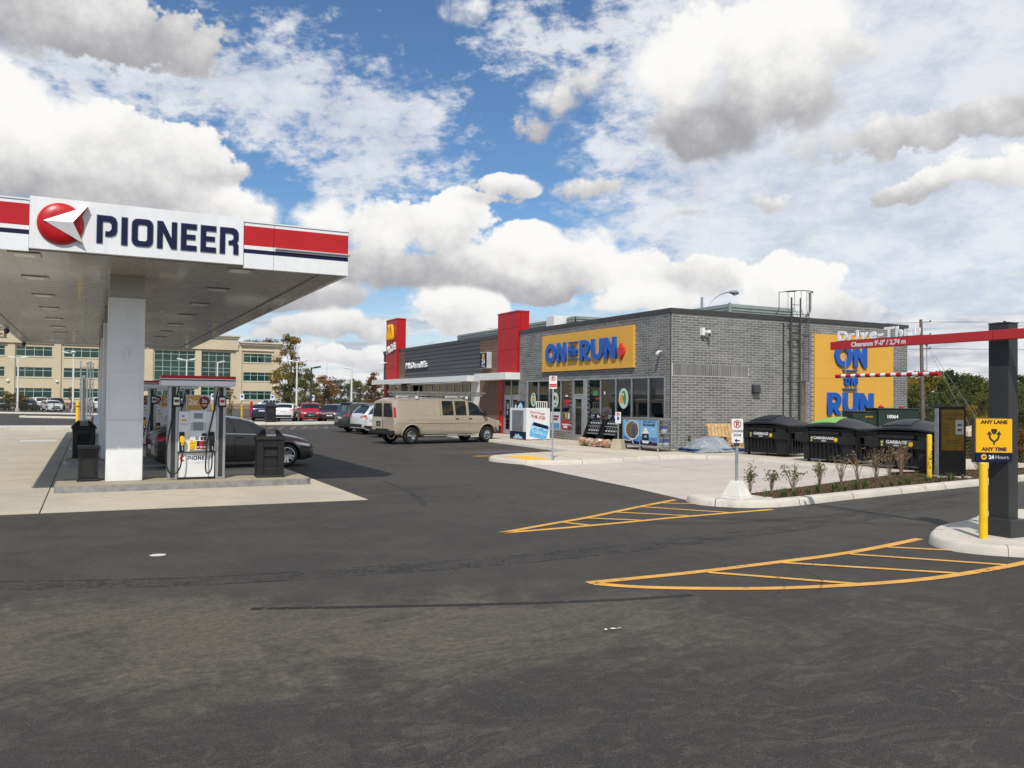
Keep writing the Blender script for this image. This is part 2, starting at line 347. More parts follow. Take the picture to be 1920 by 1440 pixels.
# ================================================================== THE SETTING
def asphalt_material():
    mt = bpy.data.materials.new('asphalt'); mt.use_nodes = True; n = mt.node_tree; b = n.nodes['Principled BSDF']; MATS['asphalt'] = mt
    g = n.nodes.new('ShaderNodeNewGeometry'); V = g.outputs['Position']
    sp = n.nodes.new('ShaderNodeSeparateXYZ'); n.links.new(V, sp.inputs[0]); x, y = X(n, sp.outputs[0]), X(n, sp.outputs[1])
    big = xnoise(n, V, .16, 4, .55, .6); mid = xnoise(n, V, .75, 6, .62, 1.2); fine = xnoise(n, V, 5.5, 5, .65); grit = xnoise(n, V, 70, 3, .7); hue = xnoise(n, V, 1.9, 5, .6, .5)
    # worn strokes left by turning tyres, drawn out along the lane
    st = xnoise(n, xvec(n, x*.28+y*.10, y*1.9-x*.5, 0.0), 1.5, 5, .6, .9)
    near = 1.0 - y.step(3.0, 9.0)
    c = xmix(n, (mid*.55+big*.45).step(.40, .60), (.0400, .0362, .0326), (.0640, .0575, .0510))
    c = xmix(n, hue.step(.44, .60)*.5, c, (.060, .0555, .0430))
    # dust trodden in over the left half of the lot: a pale drift lying along the lane
    u = x*.29 + y*.957 - 7.15; v = (x*.957 - y*.29 + 1.2)/7.5
    dm = 1.0 - (u/1.75)*(u/1.75) - v*v*.8
    jit = (big-.5)*1.6 + (fine-.5)*1.5 + (mid-.5)*2.2 + (st-.5)*1.2
    dust = (dm.mx(-1.2)*.75 + jit - .02).step(-.05, .85)
    c = xmix(n, dust*.80, c, (.128, .110, .083))
    c = xmix(n, st.step(.54, .62)*.45*(near*.75+.25), c, (.022, .020, .0185))
    stain = (xnoise(n, V, .33, 4, .6, 1.2)-.5)*2.4 + (mid-.5)*1.2 + (x-2.0)*.04 - (y-4.5)*.10
    c = xmix(n, stain.step(.0, .55)*.62*(1.0 - y.step(5.5, 10.5)), c, (.027, .0245, .0230))
    # scuffed arcs and wet-dark patches close by
    w1 = xnoise(n, xvec(n, x*.55+y*.25, y*1.15-x*.2, 3.0), .95, 6, .62, 2.4); ridge = 1.0 - (w1-.5).f('ABSOLUTE')*9.0
    c = xmix(n, (ridge.step(.35, .95)*near*.75), c, (.024, .0215, .0205))
    blotch = ((mid-.5)*2.0+(hue-.5)*1.8 + (w1-.5)*1.5).step(.0, .28)*(1.0 - y.step(3.5, 7.2))
    c = xmix(n, blotch*.75, c, (.027, .0245, .0235))
    pale = (xnoise(n, xvec(n, x*1.0-y*.5, y*1.6+x*.3, 0.0), 1.7, 9, .76, 2.8)*.85 + big*.15).step(.525, .60)*near
    c = xmix(n, pale*.55, c, (.100, .092, .074))
    stone = xnoise(n, V, 150, 2, .6); mott = xnoise(n, V, 16, 4, .7)
    c = xmix(n, (mott.step(.35, .65)*.5), c, (.030, .027, .025))
    c = xmix(n, grit.step(.55, .68)*.42, c, (.16, .150, .130)); c = xmix(n, stone.step(.60, .72)*.40, c, (.24, .23, .20))
    c = xmix(n, (1.0-grit.step(.30, .45))*.65, c, (.011, .010, .010))
    n.links.new(c.k, b.inputs['Base Color']); n.links.new(((fine-.5)*.3 + .80).k, b.inputs['Roughness']); b.inputs['Specular IOR Level'].default_value = .30
    bn = n.nodes.new('ShaderNodeBump'); bn.inputs['Strength'].default_value = .55; bn.inputs['Distance'].default_value = .006
    n.links.new((grit + fine*.5).k, bn.inputs['Height']); n.links.new(bn.outputs[0], b.inputs['Normal']); return mt
ASPH = asphalt_material()
def concrete_material(name, col, stain, k=.5):
    mt = bpy.data.materials.new(name); mt.use_nodes = True; n = mt.node_tree; b = n.nodes['Principled BSDF']; MATS[name] = mt
    g = n.nodes.new('ShaderNodeNewGeometry'); V = g.outputs['Position']
    a = xnoise(n, V, .45, 5, .6, .8); m_ = xnoise(n, V, 2.3, 6, .65); f = xnoise(n, V, 28, 4, .7)
    c = xmix(n, (a*.6+m_*.4).step(.35, .65), tuple(q*.86 for q in col), tuple(min(1, q*1.08) for q in col))
    c = xmix(n, (a*.5+m_*.6).step(.58, .72)*k, c, stain); c = xmix(n, f.step(.55, .75)*.25, c, tuple(q*.6 for q in col))
    n.links.new(c.k, b.inputs['Base Color']); b.inputs['Roughness'].default_value = .85; b.inputs['Specular IOR Level'].default_value = .25
    bn = n.nodes.new('ShaderNodeBump'); bn.inputs['Strength'].default_value = .3; bn.inputs['Distance'].default_value = .004
    n.links.new((f+m_).k, bn.inputs['Height']); n.links.new(bn.outputs[0], b.inputs['Normal']); return mt
CONC = concrete_material('forecourt_concrete', (.44, .40, .32), (.27, .24, .19)); LOADC = concrete_material('loading_concrete', (.46, .42, .375), (.33, .29, .245), .7)
WALKC = concrete_material('sidewalk_concrete', (.51, .46, .37), (.36, .31, .25)); KERBC = concrete_material('kerb_concrete', (.52, .49, .42), (.33, .30, .25), .7); ISLC = concrete_material('island_concrete', (.34, .30, .22), (.20, .17, .13), .5)
def paint_material(name, col, wear, sc=9, thr=(.34, .46)):
    """road paint that has worn through to the asphalt in specks"""
    mt = mat(name, col, .6, var=.12, vs=3); n = mt.node_tree; b = n.nodes['Principled BSDF']; o = n.nodes['Material Output']
    g = n.nodes.new('ShaderNodeNewGeometry'); f = xnoise(n, g.outputs['Position'], sc, 5, .7)*.6 + xnoise(n, g.outputs['Position'], sc*.12, 3, .6)*.4
    tr = n.nodes.new('ShaderNodeBsdfTransparent'); mx = n.nodes.new('ShaderNodeMixShader')
    n.links.new((f.step(*thr)*wear).k, mx.inputs[0]); n.links.new(tr.outputs[0], mx.inputs[1]); n.links.new(b.outputs[0], mx.inputs[2]); n.links.new(mx.outputs[0], o.inputs[0]); return mt
LINEY = paint_material('yellow_line_paint', (.66, .345, .06), .93, 11, (.33, .45)); LINEF = paint_material('faded_line_paint', (.42, .31, .17), .6, 12, (.38, .6)); LINEB = paint_material('blue_line_paint', (.16, .15, .27), .5, 12, (.34, .56))
TYREM = paint_material('tyre_rubber_mark', (.020, .020, .020), .40, 16, (.36, .66)); OILM = paint_material('oil_trail', (.014, .012, .010), .85, 8, (.34, .50))
LUG = paint_material('tyre_edge_mark', (.012, .011, .011), .62, 20, (.45, .56))
TREAD = paint_material('tyre_tread_mark', (.016, .015, .014), .45, 19, (.49, .57))
ROADW = paint_material('white_patch_paint', (.62, .62, .58), .9, 9, (.3, .45))

def ground_z(x, y):
    t = max(0.0, min(1.0, (x-27)/22.0)); t = t*t*(3-2*t)
    u = max(0.0, min(1.0, (48-y)/14.0)); d = max(0, sqrt(x*x+y*y)-75)/60
    return -.09 - 3.0*t*u*(1.0-min(1, d)*.6) + (noise.noise(Vector((x*.08, y*.08, 1)))*.5*t*u)
def build_ground():
    xs = [-900, -500, -250, -120, -70, -45] + [-40+4*i for i in range(0, 16)] + [24+2.5*i for i in range(0, 40)] + [130, 160, 220, 300, 450, 700, 1000]
    ys = [-400, -150, -60, -30] + [-20+4*i for i in range(0, 36)] + [130, 150, 180, 230, 300, 450, 700, 1100]
    mb = MB(); mb.grid([[(x, y, ground_z(x, y)) for x in xs] for y in ys])
    g = mat('grass_and_dirt', (.060, .066, .026), .95, var=.35, vs=.35, col2=(.125, .105, .055), bump=.5, bs=6, spec=.1)
    struct(mb, 'ground', g, smooth=180)
    def sheet(name, poly, z, m_): mb = MB(); mb.add([(x, y, z) for x, y in poly], [tuple(range(len(poly)))]); return struct(mb, name, m_, fix=False)
    sheet('asphalt_lot', [(-140, -60), (60, -60), (60, 8), (27.5, 9.3), (27.5, 26), (27, 62), (27, 73.2), (9.5, 73.2), (9.0, 94.5), (.6, 97), (-9, 104.5), (-40, 118), (-140, 130)], 0.0, ASPH)
    sheet('office_parking_lot', [(-150, 125), (-40, 117.5), (-9, 103), (9, 93), (9.4, 73), (42, 73), (60, 152), (10, 175), (-150, 160)], -.04, mat('old_asphalt', (.105, .10, .09), .9, var=.15, vs=.5, spec=.2))
    sheet('street', [(30, 88), (200, 60), (200, 70), (34, 98)], -.03, mat('old_asphalt', (.1, .1, .1)))
build_ground()

def kerb(name, pts, w=.16, h=.13, closed=False, m_=None, side=1, seg=None):
    """a poured kerb along a line: battered face, rounded nose, flat top; w to the inner side"""
    n = len(pts); P = [Vector((p[0], p[1], 0)) for p in pts]; rows = []
    for i, p in enumerate(P):
        a = P[(i-1) % n] if closed else P[max(i-1, 0)]; b = P[(i+1) % n] if closed else P[min(i+1, n-1)]
        d = (b-a).normalized(); nn = Vector((-d.y, d.x, 0))*side
        rows.append([p, p + nn*.025 + Vector((0, 0, h*.75)), p + nn*.055 + Vector((0, 0, h*.97)), p + nn*.085 + Vector((0, 0, h)), p + nn*w + Vector((0, 0, h)), p + nn*w])
    if closed: rows.append(rows[0])
    mb = MB(); mb.grid(rows); o = struct(mb, name, m_ or KERBC, smooth=50)
    jb = MB(); acc = .9                                # contraction joints every couple of metres
    for i in range(len(rows)-1):
        A, B = rows[i], rows[i+1]; L = (B[0]-A[0]).length
        while acc < L:
            f0, f1 = acc/L, min(1, (acc+.018)/L); off = Vector((0, 0, .0025))
            jb.grid([[a.lerp(b, f0)+off for a, b in zip(A[:5], B[:5])], [a.lerp(b, f1)+off for a, b in zip(A[:5], B[:5])]]); acc += 1.9
        acc -= L
    struct(jb, name+'_joints', mat('joint_sealant', (.10, .09, .075), .9), fix=False)
    return o
def slab(name, poly, z0, z1, m_, joints=None):
    mb = MB(); mb.prism(poly, z0, z1); return struct(mb, name, m_)
def lines(name, segs, w, m_, z=.005):
    mb = MB()
    for s in segs:
        P = [Vector((p[0], p[1], z)) for p in s]
        L = []; R = []
        for i, p in enumerate(P):
            d = (P[min(i+1, len(P)-1)]-P[max(i-1, 0)]).normalized(); nn = Vector((-d.y, d.x, 0))*w/2
            L.append(p+nn); R.append(p-nn)
        mb.grid([L, R])
    return struct(mb, name, m_, fix=False)
def smoothline(pts, n=2): return [tuple(p)[:2] for p in chaikin([(*p, 0) for p in pts], n, False)]

# fuel forecourt: slabs of concrete with sawn joints between them
PADX = [-14.0, -7.3, -.72, 4.95]; PADY = [16.05, 22.6, 29.2, 35.8, 42.4, 49.0, 55.0]
for i in range(3):
    for j in range(6):
        sk = lambda x, y: y + (-.035*(x-2.0) if j == 0 and y < 17 else 0)
        x0, x1, y0, y1 = PADX[i]+.012, PADX[i+1]-.012, PADY[j]+.012, PADY[j+1]-.012
        if i == 0 and j > 3: x0 = -7.9
        slab('forecourt_slab', [(x0, sk(x0, y0)), (x1, sk(x1, y0)), (x1, y1), (x0, y1)], -.05, .006, CONC)
slab('joint_filler', [(-13.99, 17.0), (4.93, 16.9), (4.93, 54.9), (-7.8, 54.9)], -.05, .001, mat('joint_sealant', (.05, .045, .04), .9))
# pump islands: a concrete plinth in a steel edge form
def island(y0, y1, x0=-.62, x1=4.6):
    o = rrect(x0, x1, y0, y1, .16, 4); i_ = rrect(x0+.02, x1-.02, y0+.02, y1-.02, .15, 4)
    mb = MB(); mb.prism(o, 0, .145); mb.build('pump_island', mat('island_steel_edge', (.33, .33, .32), .35, metal=.55, var=.2, vs=6), kind='structure', smooth=40)
    mb = MB(); mb.prism(i_, .13, .152); mb.build('pump_island_top', ISLC, kind='structure')
island(19.22, 20.85); island(26.4, 28.0); island(33.6, 35.2); island(40.8, 42.4)
# loading apron beside the store
slab('loading_apron', [(13.2, 24.5), (12.3, 23.3), (11.98, 22.8), (11.6, 19.3), (11.23, 15.9), (10.78, 13.0), (12.0, 12.4), (20.2, 13.9), (20.6, 24.5)], -.05, .006, LOADC)
lines('apron_joint', [[(11.9, 19.6), (19.6, 21.2)], [(11.45, 16.6), (19.4, 17.4)], [(15.6, 13.2), (15.9, 22.6)]], .014, mat('joint_sealant', (.10, .09, .075), .9), .0075)
# sidewalk round the store, with its ramped nose on the left
nose = [(20.3, 49.5), (17.55, 49.0), (16.85, 35.5), (16.75, 32.6), (16.55, 30.0), (16.35, 27.3), (15.7, 26.6), (14.9, 26.55), (13.2, 26.0), (12.1, 25.35), (11.68, 24.75), (11.62, 24.2), (11.9, 23.0), (12.35, 22.55), (13.4, 22.25), (14.8, 22.4), (16.5, 23.0), (18.0, 23.35), (19.0, 23.25), (19.55, 22.3), (19.7, 20.6), (19.5, 18.6), (19.35, 17.0), (19.5, 15.6)]
def ramp_z(x, y):
    d = sqrt((x-12.9)**2+(y-23.6)**2); return .13*min(1, max(.35, (d-.4)/2.2))
nm = [nose[0]] + smoothline(nose, 2)
mb = MB(); nn_ = len(nm); inner = []
def inset(L, d):
    out = []
    for i, p in enumerate(L):
        a, b = Vector(L[max(i-1, 0)]), Vector(L[min(i+1, len(L)-1)]); t_ = (b-a).normalized(); out.append((p[0]-t_.y*d, p[1]+t_.x*d))
    return out
ring = inset(nm, .2) + [(27.0, 15.2), (27.0, 26.38), (20.42, 26.38), (20.42, 49.4)]
mb.add([(x, y, .1335) for x, y in ring], [tuple(range(len(ring)))]); struct(mb, 'sidewalk', WALKC, fix=False)
kerb('sidewalk_kerb', nm, .30, .135, side=1)
mb = MB()
for i in range(1, 12):
    y = 49.0 - i*2.05
    if y > 26.6: mb.box(16.9, 20.38, y-.006, y+.006, .1336, .136)
for x, y0, y1 in ((18.6, 26.5, 49), ): mb.box(x-.008, x+.008, 26.5, 49, .1336, .136)
for x in (14.2, 16.3): mb.box(x-.008, x+.008, 22.9, 26.2, .1336, .136)
struct(mb, 'sidewalk_joints', mat('joint_sealant', (.05, .045, .04)))
tp = MB(); tp.prism([(12.25, 23.1), (13.05, 23.0), (13.2, 24.55), (12.35, 24.7)], .134, .1415)
for i in range(9):
    for j in range(5): tp.lathe([(.022, .1415), (.012, .146)], 6, (12.42+j*.15+i*.012, 23.25+i*.16, 0))
tag(tp.build('tactile_plate', mat('tactile_yellow', (.80, .42, .01), .6, var=.1)), 'yellow tactile warning plate let into the ramp nose', 'tactile plate')
# planting bed between apron and drive-through lane
bed_o = [(10.72, 13.35), (10.55, 12.9), (10.72, 12.45), (11.15, 12.02), (11.8, 11.9), (12.6, 12.0), (14.3, 12.32), (17.2, 12.78), (20.2, 13.2), (26.0, 14.1), (30.0, 15.6), (33, 18)]
bo = smoothline(bed_o, 2); kerb('bed_kerb', bo, .26, .135, side=1)
slab('bed_nose_slab', [(10.95, 13.35), (10.8, 12.9), (10.95, 12.55), (11.3, 12.25), (11.85, 12.12), (12.1, 12.4), (11.95, 13.15)], 0, .128, KERBC)
MULCH = mat('bark_mulch', (.075, .045, .028), .95, var=.5, vs=14, col2=(.13, .085, .05), bump=1.0, bs=40, spec=.1)
bedin = [(11.85, 12.14), (14.25, 12.55), (17.15, 13.02), (20.15, 13.44), (26, 14.35), (29.7, 15.8), (27.2, 16.1), (20.3, 15.6), (18.4, 15.1), (14.6, 13.95), (11.98, 13.2)]
slab('bed_soil', bedin, 0, .10, MULCH)
# island that carries the height bar
i2 = [(14.5, 9.6), (12.9, 8.78), (11.85, 8.62), (11.2, 8.28), (10.72, 7.95), (10.5, 7.5), (10.62, 7.1), (11.0, 6.7), (11.6, 6.25), (12.6, 5.4), (14.2, 5.0), (16, 6), (16.5, 8.6)]
i2s = chaikin([(*p, 0) for p in i2], 2); i2s = [p[:2] for p in i2s]
kerb('lane_island_kerb', i2s, .17, .135, closed=True, side=1)
slab('lane_island_slab', [(p[0]*.94+12.9*.06, p[1]*.94+7.2*.06) for p in i2s], 0, .129, KERBC)
# kerbs at the far edge of the lot
kerb('far_kerb', [(26, 64.6), (19, 64.4), (16.3, 63.4), (13.7, 61.6), (9.0, 62.0), (8.6, 64)], .35, .15, side=-1)
kerb('far_kerb', [(8, 79), (-1, 81), (-5.3, 84.8), (-5.6, 86)], .5, .16, side=-1)
kerb('far_kerb', [(10, 94), (.6, 96.4), (-8.5, 104), (-40, 118)], .5, .16, side=-1)
slab('far_walk', [(8.98, 64), (9.3, 62.35), (13.6, 61.95), (16.1, 63.75), (18.9, 64.75), (26.5, 64.95), (26.5, 66.0), (9, 65.6)], 0, .14, KERBC)
slab('vent_island', [(-6.2, 54.6), (2.0, 54.2), (2.0, 57.6), (-5.8, 58.2)], 0, .16, KERBC)
kerb('right_kerb', [(31, 14.0), (27.0, 11.6), (24.5, 10.9), (23.6, 10.2), (24.2, 9.4), (27, 8.6), (40, 7.6)], .3, .14, m_=KERBC)
# painted hatchings and stall lines
lines('hatch_marking', [smoothline([(5.56, 11.24), (6.55, 11.68), (7.59, 12.10), (8.6, 12.62), (9.6, 13.12), (10.66, 13.62)], 1), smoothline([(5.56, 11.22), (7.09, 11.30), (9.37, 11.58), (11.42, 11.69)], 1)], .125, LINEY, .007)
lines('hatch_marking', [[(6.95, 11.80), (7.2, 11.32)], [(7.59, 12.06), (8.3, 11.48)], [(8.47, 12.5), (9.4, 11.62)], [(9.35, 12.95), (10.35, 11.66)], [(10.1, 13.28), (10.72, 12.86)]], .10, LINEY, .008)
lines('hatch_marking', [smoothline([(4.9, 7.78), (6.32, 7.74), (7.55, 7.80), (8.86, 7.87), (10.0, 8.07), (11.02, 8.30)], 1), smoothline([(4.95, 7.72), (5.25, 7.40), (5.8, 7.08), (6.57, 6.72), (7.54, 6.48), (8.4, 6.36), (9.2, 6.36), (10.3, 6.45), (11.3, 6.6)], 2)], .13, LINEY, .007)
lines('hatch_marking', [[(6.5, 7.68), (7.62, 6.50)], [(7.75, 7.76), (9.2, 6.42)], [(9.02, 7.84), (10.25, 6.5)], [(9.95, 8.0), (10.62, 7.42)]], .095, LINEY, .008)
a15 = Vector((cos(radians(14.8)), sin(radians(14.8)), 0))
stalls = []
for y in (28.3, 29.3, 32.2, 35.2, 38.3, 41.4, 44.5, 47.6): stalls.append([(11.7, y), (11.7+a15.x*4.9, y+a15.y*4.9)])
lines('stall_lines', stalls, .11, LINEF, .006)
lines('stall_lines', [[(12.3, 26.9), (16.3, 28.0)], [(12.6, 26.35), (14.0, 26.85)], [(12.1, 26.8), (13.0, 25.6)]], .12, LINEY, .006)
lines('accessible_bay_marking', [[(12.95, 28.45), (15.1, 29.0)]], 1.0, LINEB, .0065)
lines('accessible_bay_marking', [[(12.35, 27.8), (15.3, 28.6)], [(12.5, 28.75), (15.2, 29.45)]], .1, LINEF, .009)
far = []
for i in range(7): far.append([(9.0+i*.8, 52.8+i*.2), (10.3+i*.8, 57.5+i*.2)])
lines('far_hatch_marking', far, .22, LINEF, .006); lines('far_hatch_marking', [[(8.6, 52.6), (14.6, 54.0)], [(9.9, 57.4), (15.6, 58.8)]], .22, LINEF, .007)
lines('accessible_bay_marking', [[(12.2, 55.2), (14.8, 55.9)]], 1.5, LINEB, .0075)
# tyre marks and an oil trail on the near asphalt
tru = smoothline([(-3.2, 11.3), (-1.56, 10.71), (-.82, 10.43), (.20, 10.06), (1.26, 9.74), (3.05, 9.60), (4.84, 9.50), (6.92, 9.62), (9.14, 9.91), (12.13, 10.46), (16, 11.4)], 2)
trl = smoothline([(-3.2, 10.85), (-1.50, 10.27), (-.78, 10.00), (.19, 9.66), (1.21, 9.35), (2.91, 9.15), (4.62, 9.06), (6.60, 9.17), (8.71, 9.44), (12.0, 10.0), (16, 10.9)], 2)
lines('tyre_mark', [tru], .045, LUG, .0035); lines('tyre_mark', [trl], .045, LUG, .0035)
for k in (.25, .45, .62, .8): lines('tyre_mark', [[(p[0]*(1-k)+q[0]*k, p[1]*(1-k)+q[1]*k) for p, q in zip(tru, trl)]], .07, TREAD, .003)
lines('tyre_mark', [smoothline([(7.3, 12.1), (8.8, 10.75), (10.4, 10.65), (12.3, 10.6), (14.5, 11.4), (18, 12.2)], 2), smoothline([(9.4, 11.3), (12.2, 9.4), (12.6, 8.9)], 2)], .30, TYREM, .0032)
lines('oil_trail', [smoothline([(1.40, 8.15), (1.81, 8.00), (2.18, 7.86), (2.94, 7.58), (3.73, 7.31), (4.72, 7.01), (5.61, 6.86)], 2)], .085, OILM, .0035)
lines('tyre_mark', [smoothline([(7.25, 8.5), (7.7, 7.7), (7.55, 6.9), (6.9, 6.4)], 2), smoothline([(6.85, 8.3), (7.2, 7.5), (6.9, 6.8), (6.3, 6.45)], 2)], .035, TYREM, .009)
lines('tyre_mark', [smoothline([(6.4, 19.5), (6.2, 17.2), (5.9, 15.6), (5.6, 14.6)], 2), smoothline([(8.0, 17.8), (6.4, 17.4), (5.6, 17.6)], 2)], .12, TYREM, .0033)
mb = MB(); mb.add([(p[0], p[1], .004) for p in ell(.80, 11.38, .10, .085, 14)], [tuple(range(14))]); struct(mb, 'survey_paint_spot', ROADW, fix=False)
mb = MB(); mb.add([(-2.6, 40.9, .012), (-1.3, 40.9, .012), (-1.25, 42.4, .012), (-2.7, 42.4, .012)], [(0, 1, 2, 3)]); struct(mb, 'tank_lid_marking', ROADW, fix=False)
# ================================================================== FUEL CANOPY AND PUMPS
def wmb(root): m_ = MB(); m_.M = Matrix.Translation(-Vector(root.location)); return m_
def wloc(root, M): return Matrix.Translation(-Vector(root.location)) @ M
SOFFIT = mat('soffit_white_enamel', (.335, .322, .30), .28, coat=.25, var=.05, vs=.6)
def seg_letter(ch):
    """squared, round-cornered capitals drawn on a 0.72 x 1 field"""
    t = .2; w = .72
    if ch == 'P': return [[(0, 0), (t, 0), (t, .80), (.44, .80), (.52, .72), (.52, .52), (.44, .44), (.30, .44), (.30, .26), (.50, .26), (.66, .33), (.72, .46), (.72, .80), (.66, .93), (.52, 1), (0, 1)]]
    if ch == 'I': return [[(0, 0), (.21, 0), (.21, 1), (0, 1)]]
    if ch == 'O': return [rrect(0, .78, 0, 1, .22, 4), rrect(.21, .57, .19, .81, .09, 3)]
    if ch == 'N': return [[(0, 0), (t, 0), (t, .62), (.52, 0), (.74, 0), (.74, 1), (.54, 1), (.54, .40), (.22, 1), (0, 1)]]
    if ch == 'E': return [[(0, 0), (.60, 0), (.60, .19), (t, .19), (t, .42), (.55, .42), (.55, .60), (t, .60), (t, .81), (.60, .81), (.60, 1), (0, 1)]]
    if ch == 'R': return [[(0, 0), (t, 0), (t, .80), (.46, .80), (.54, .72), (.54, .60), (.46, .52), (.34, .52), (.34, .36), (.54, .36), (.54, 0), (.74, 0), (.74, .36), (.68, .45), (.74, .56), (.74, .82), (.67, .94), (.54, 1), (0, 1)]]
def pioneer(parent, M, H, W, m_, ext, rim=None):
    wd = [.72, .21, .78, .74, .60, .60, .74]; gap = .17; tot = sum(wd)+gap*6; k = W/tot; x = 0
    for ch, w in zip('PIONEER', wd):
        sp = [[((x+a)*k, b*H) for a, b in s] for s in seg_letter(ch)]
        o = shape(sp, m_, parent, M, ext, 'letter')
        if rim:
            o.location = o.location + (M.to_3x3() @ Vector((0, 0, ext)))
            e = .012; cx, cy = (x+w/2)*k, H/2
            sp2 = [[(cx+(a-cx)*(1+2*e/(w*k)), cy+(b-cy)*(1+2*e/H)) for a, b in sp[0]]] + [[(cx+(a-cx)*(1-2*e/(w*k)), cy+(b-cy)*(1-2*e/H)) for a, b in h_] for h_ in sp[1:]]
            shape(sp2, rim, parent, M, ext*.6, 'letter_rim')
        x += w+gap
def build_canopy():
    t = thing('fuel_canopy', 'white fuel station canopy with red stripe and big lettered fascia over the pumps', 'canopy', (.8, 17.32, 0))
    x0, x1, y0, y1, zb, zt = -3.05, 4.86, 17.32, 48.0, 4.60, 5.52
    def panel(xa, xb, f, z0=zb, z1=zt, stripes=True):
        mb = wmb(t); R = onface('S', (0, y0, 0)) if f == 'S' else None
        M0 = mb.M
        mb.M = M0 @ (Matrix.Translation((0, y0, 0)) if f == 'S' else Matrix.Translation((x1, 0, 0)) @ rotz(pi/2) if f == 'E' else Matrix.Translation((x0, 0, 0)) @ rotz(-pi/2) if f == 'W' else Matrix.Translation((0, y1, 0)) @ rotz(pi))
        if stripes:
            zz = [z0, 4.90, 4.985, 5.06, 5.455, z1]; ms = [0, 2, 0, 1, 0]
            for i in range(5): mb.cur = ms[i]; mb.box(xa+.004, xb-.004, 0, .10, zz[i], zz[i+1])
        else: mb.box(xa+.004, xb-.004, -.035, .10, z0, z1)
        mb.build('fascia_panel', [WHITE, RED, NAVY], t)
    panel(x0, -1.03, 'S'); panel(-1.03, 2.70, 'S', 4.655, 5.60, False); panel(2.70, 3.30, 'S'); panel(3.30, x1-.01, 'S')
    n = 6; st = (y1-y0-.2)/n
    for i in range(n): panel(y0+.104+i*st, y0+.104+(i+1)*st, 'E'); panel(-(y0+.104+(i+1)*st), -(y0+.104+i*st), 'W')
    panel(-x1+.01, -x0-.01, 'N')
    mb = wmb(t); mb.box(3.32, x1+.02, y0-.05, y0-.005, 5.015, 5.05); mb.build('light_rail', ALU, t, bevel=.01)
    mb = wmb(t); mb.box(x0-.01, x1+.01, y0-.015, y0+.12, 5.525, 5.55); mb.box(x1-.1, x1+.012, y0+.125, y1, 5.525, 5.55); mb.box(x0-.012, x0+.1, y0+.125, y1, 5.525, 5.55); mb.build('top_flashing', WHITE, t)
    # soffit in long narrow pans
    k = 0; x = x0+.12
    while x < x1-.5:
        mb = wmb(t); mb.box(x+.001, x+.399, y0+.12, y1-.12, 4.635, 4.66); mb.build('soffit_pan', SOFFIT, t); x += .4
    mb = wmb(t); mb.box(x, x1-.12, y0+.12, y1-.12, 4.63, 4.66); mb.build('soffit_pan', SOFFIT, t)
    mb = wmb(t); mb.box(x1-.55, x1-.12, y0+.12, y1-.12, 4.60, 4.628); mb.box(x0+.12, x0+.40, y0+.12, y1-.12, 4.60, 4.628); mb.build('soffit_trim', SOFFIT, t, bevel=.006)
    mb = wmb(t); mb.box(x0+.1, x1-.1, y0+.1, y1-.1, 4.67, 5.4); mb.build('roof_deck', GREYM, t)
    lens = mat('lamp_lens', (.75, .77, .75), .2, var=.03)
    for y in (17.95, 21.4, 25.1, 28.7, 32.6, 36.4, 39.9):
        for x in (-1.13, 2.73):
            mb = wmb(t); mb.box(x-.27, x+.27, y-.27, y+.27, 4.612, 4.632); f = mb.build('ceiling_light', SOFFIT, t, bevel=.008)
            mb = wmb(t); mb.frustum([(x-.17, y-.17, 4.60), (x+.17, y-.17, 4.60), (x+.17, y+.17, 4.60), (x-.17, y+.17, 4.60)], [(x-.2, y-.2, 4.612), (x+.2, y-.2, 4.612), (x+.2, y+.2, 4.612), (x-.2, y+.2, 4.612)])
            mb.build('lamp_lens', lens, f)
    for x, y in ((x0+.1, 47.5), (x0+.1, 38.0)):
        mb = wmb(t); mb.lathe([(.0, -.2), (.07, -.17), (.10, -.09), (.09, 0), (.0, .02)], 12, (x, y, 4.58)); mb.build('dome_camera', DARK, t, smooth=60)
    for k, y in enumerate((19.95, 27.15, 34.3, 41.5)):
        mb = wmb(t); mb.box(.33, 1.06, y, y+.80, .152, 4.14); col = mb.build('column', WHITE, t, bevel=.012)
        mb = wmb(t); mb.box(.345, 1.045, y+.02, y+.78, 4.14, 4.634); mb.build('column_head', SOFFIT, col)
        mb = wmb(t)
        for a in ((.37, 1.02, 1.485, 1.51), (.37, 1.02, 2.495, 2.52), (.37, .393, 1.51, 2.495), (.997, 1.02, 1.51, 2.495)): mb.box(a[0], a[1], y-.012, y, a[2], a[3])
        mb.build('panel_frame', WHITE, col)
        mb = wmb(t); mb.box(.67, .74, y-.06, y, 2.83, 3.02); mb.build('sensor_box', WHITE, col, bevel=.008)
        mb = wmb(t); mb.box(.329, 1.061, y-.0015, y, 1.468, 1.473); mb.build('cladding_seam', GREYM, col)
    # emblem: a domed red disc with a faceted white arrowhead in front of it
    M = wloc(t, onface('S', (-.53, y0-.036, 5.135)))
    mb = MB(); mb.lathe([(.385, 0), (.38, .03), (.33, .075), (.2, .105), (0, .115)], 40); o = mb.build('emblem_disc', RED, t, smooth=50); o.matrix_local = M
    mb = MB(); A, B, Cc, Nn = (-.27, .02), (.44, .36), (.37, -.33), (.20, .02)
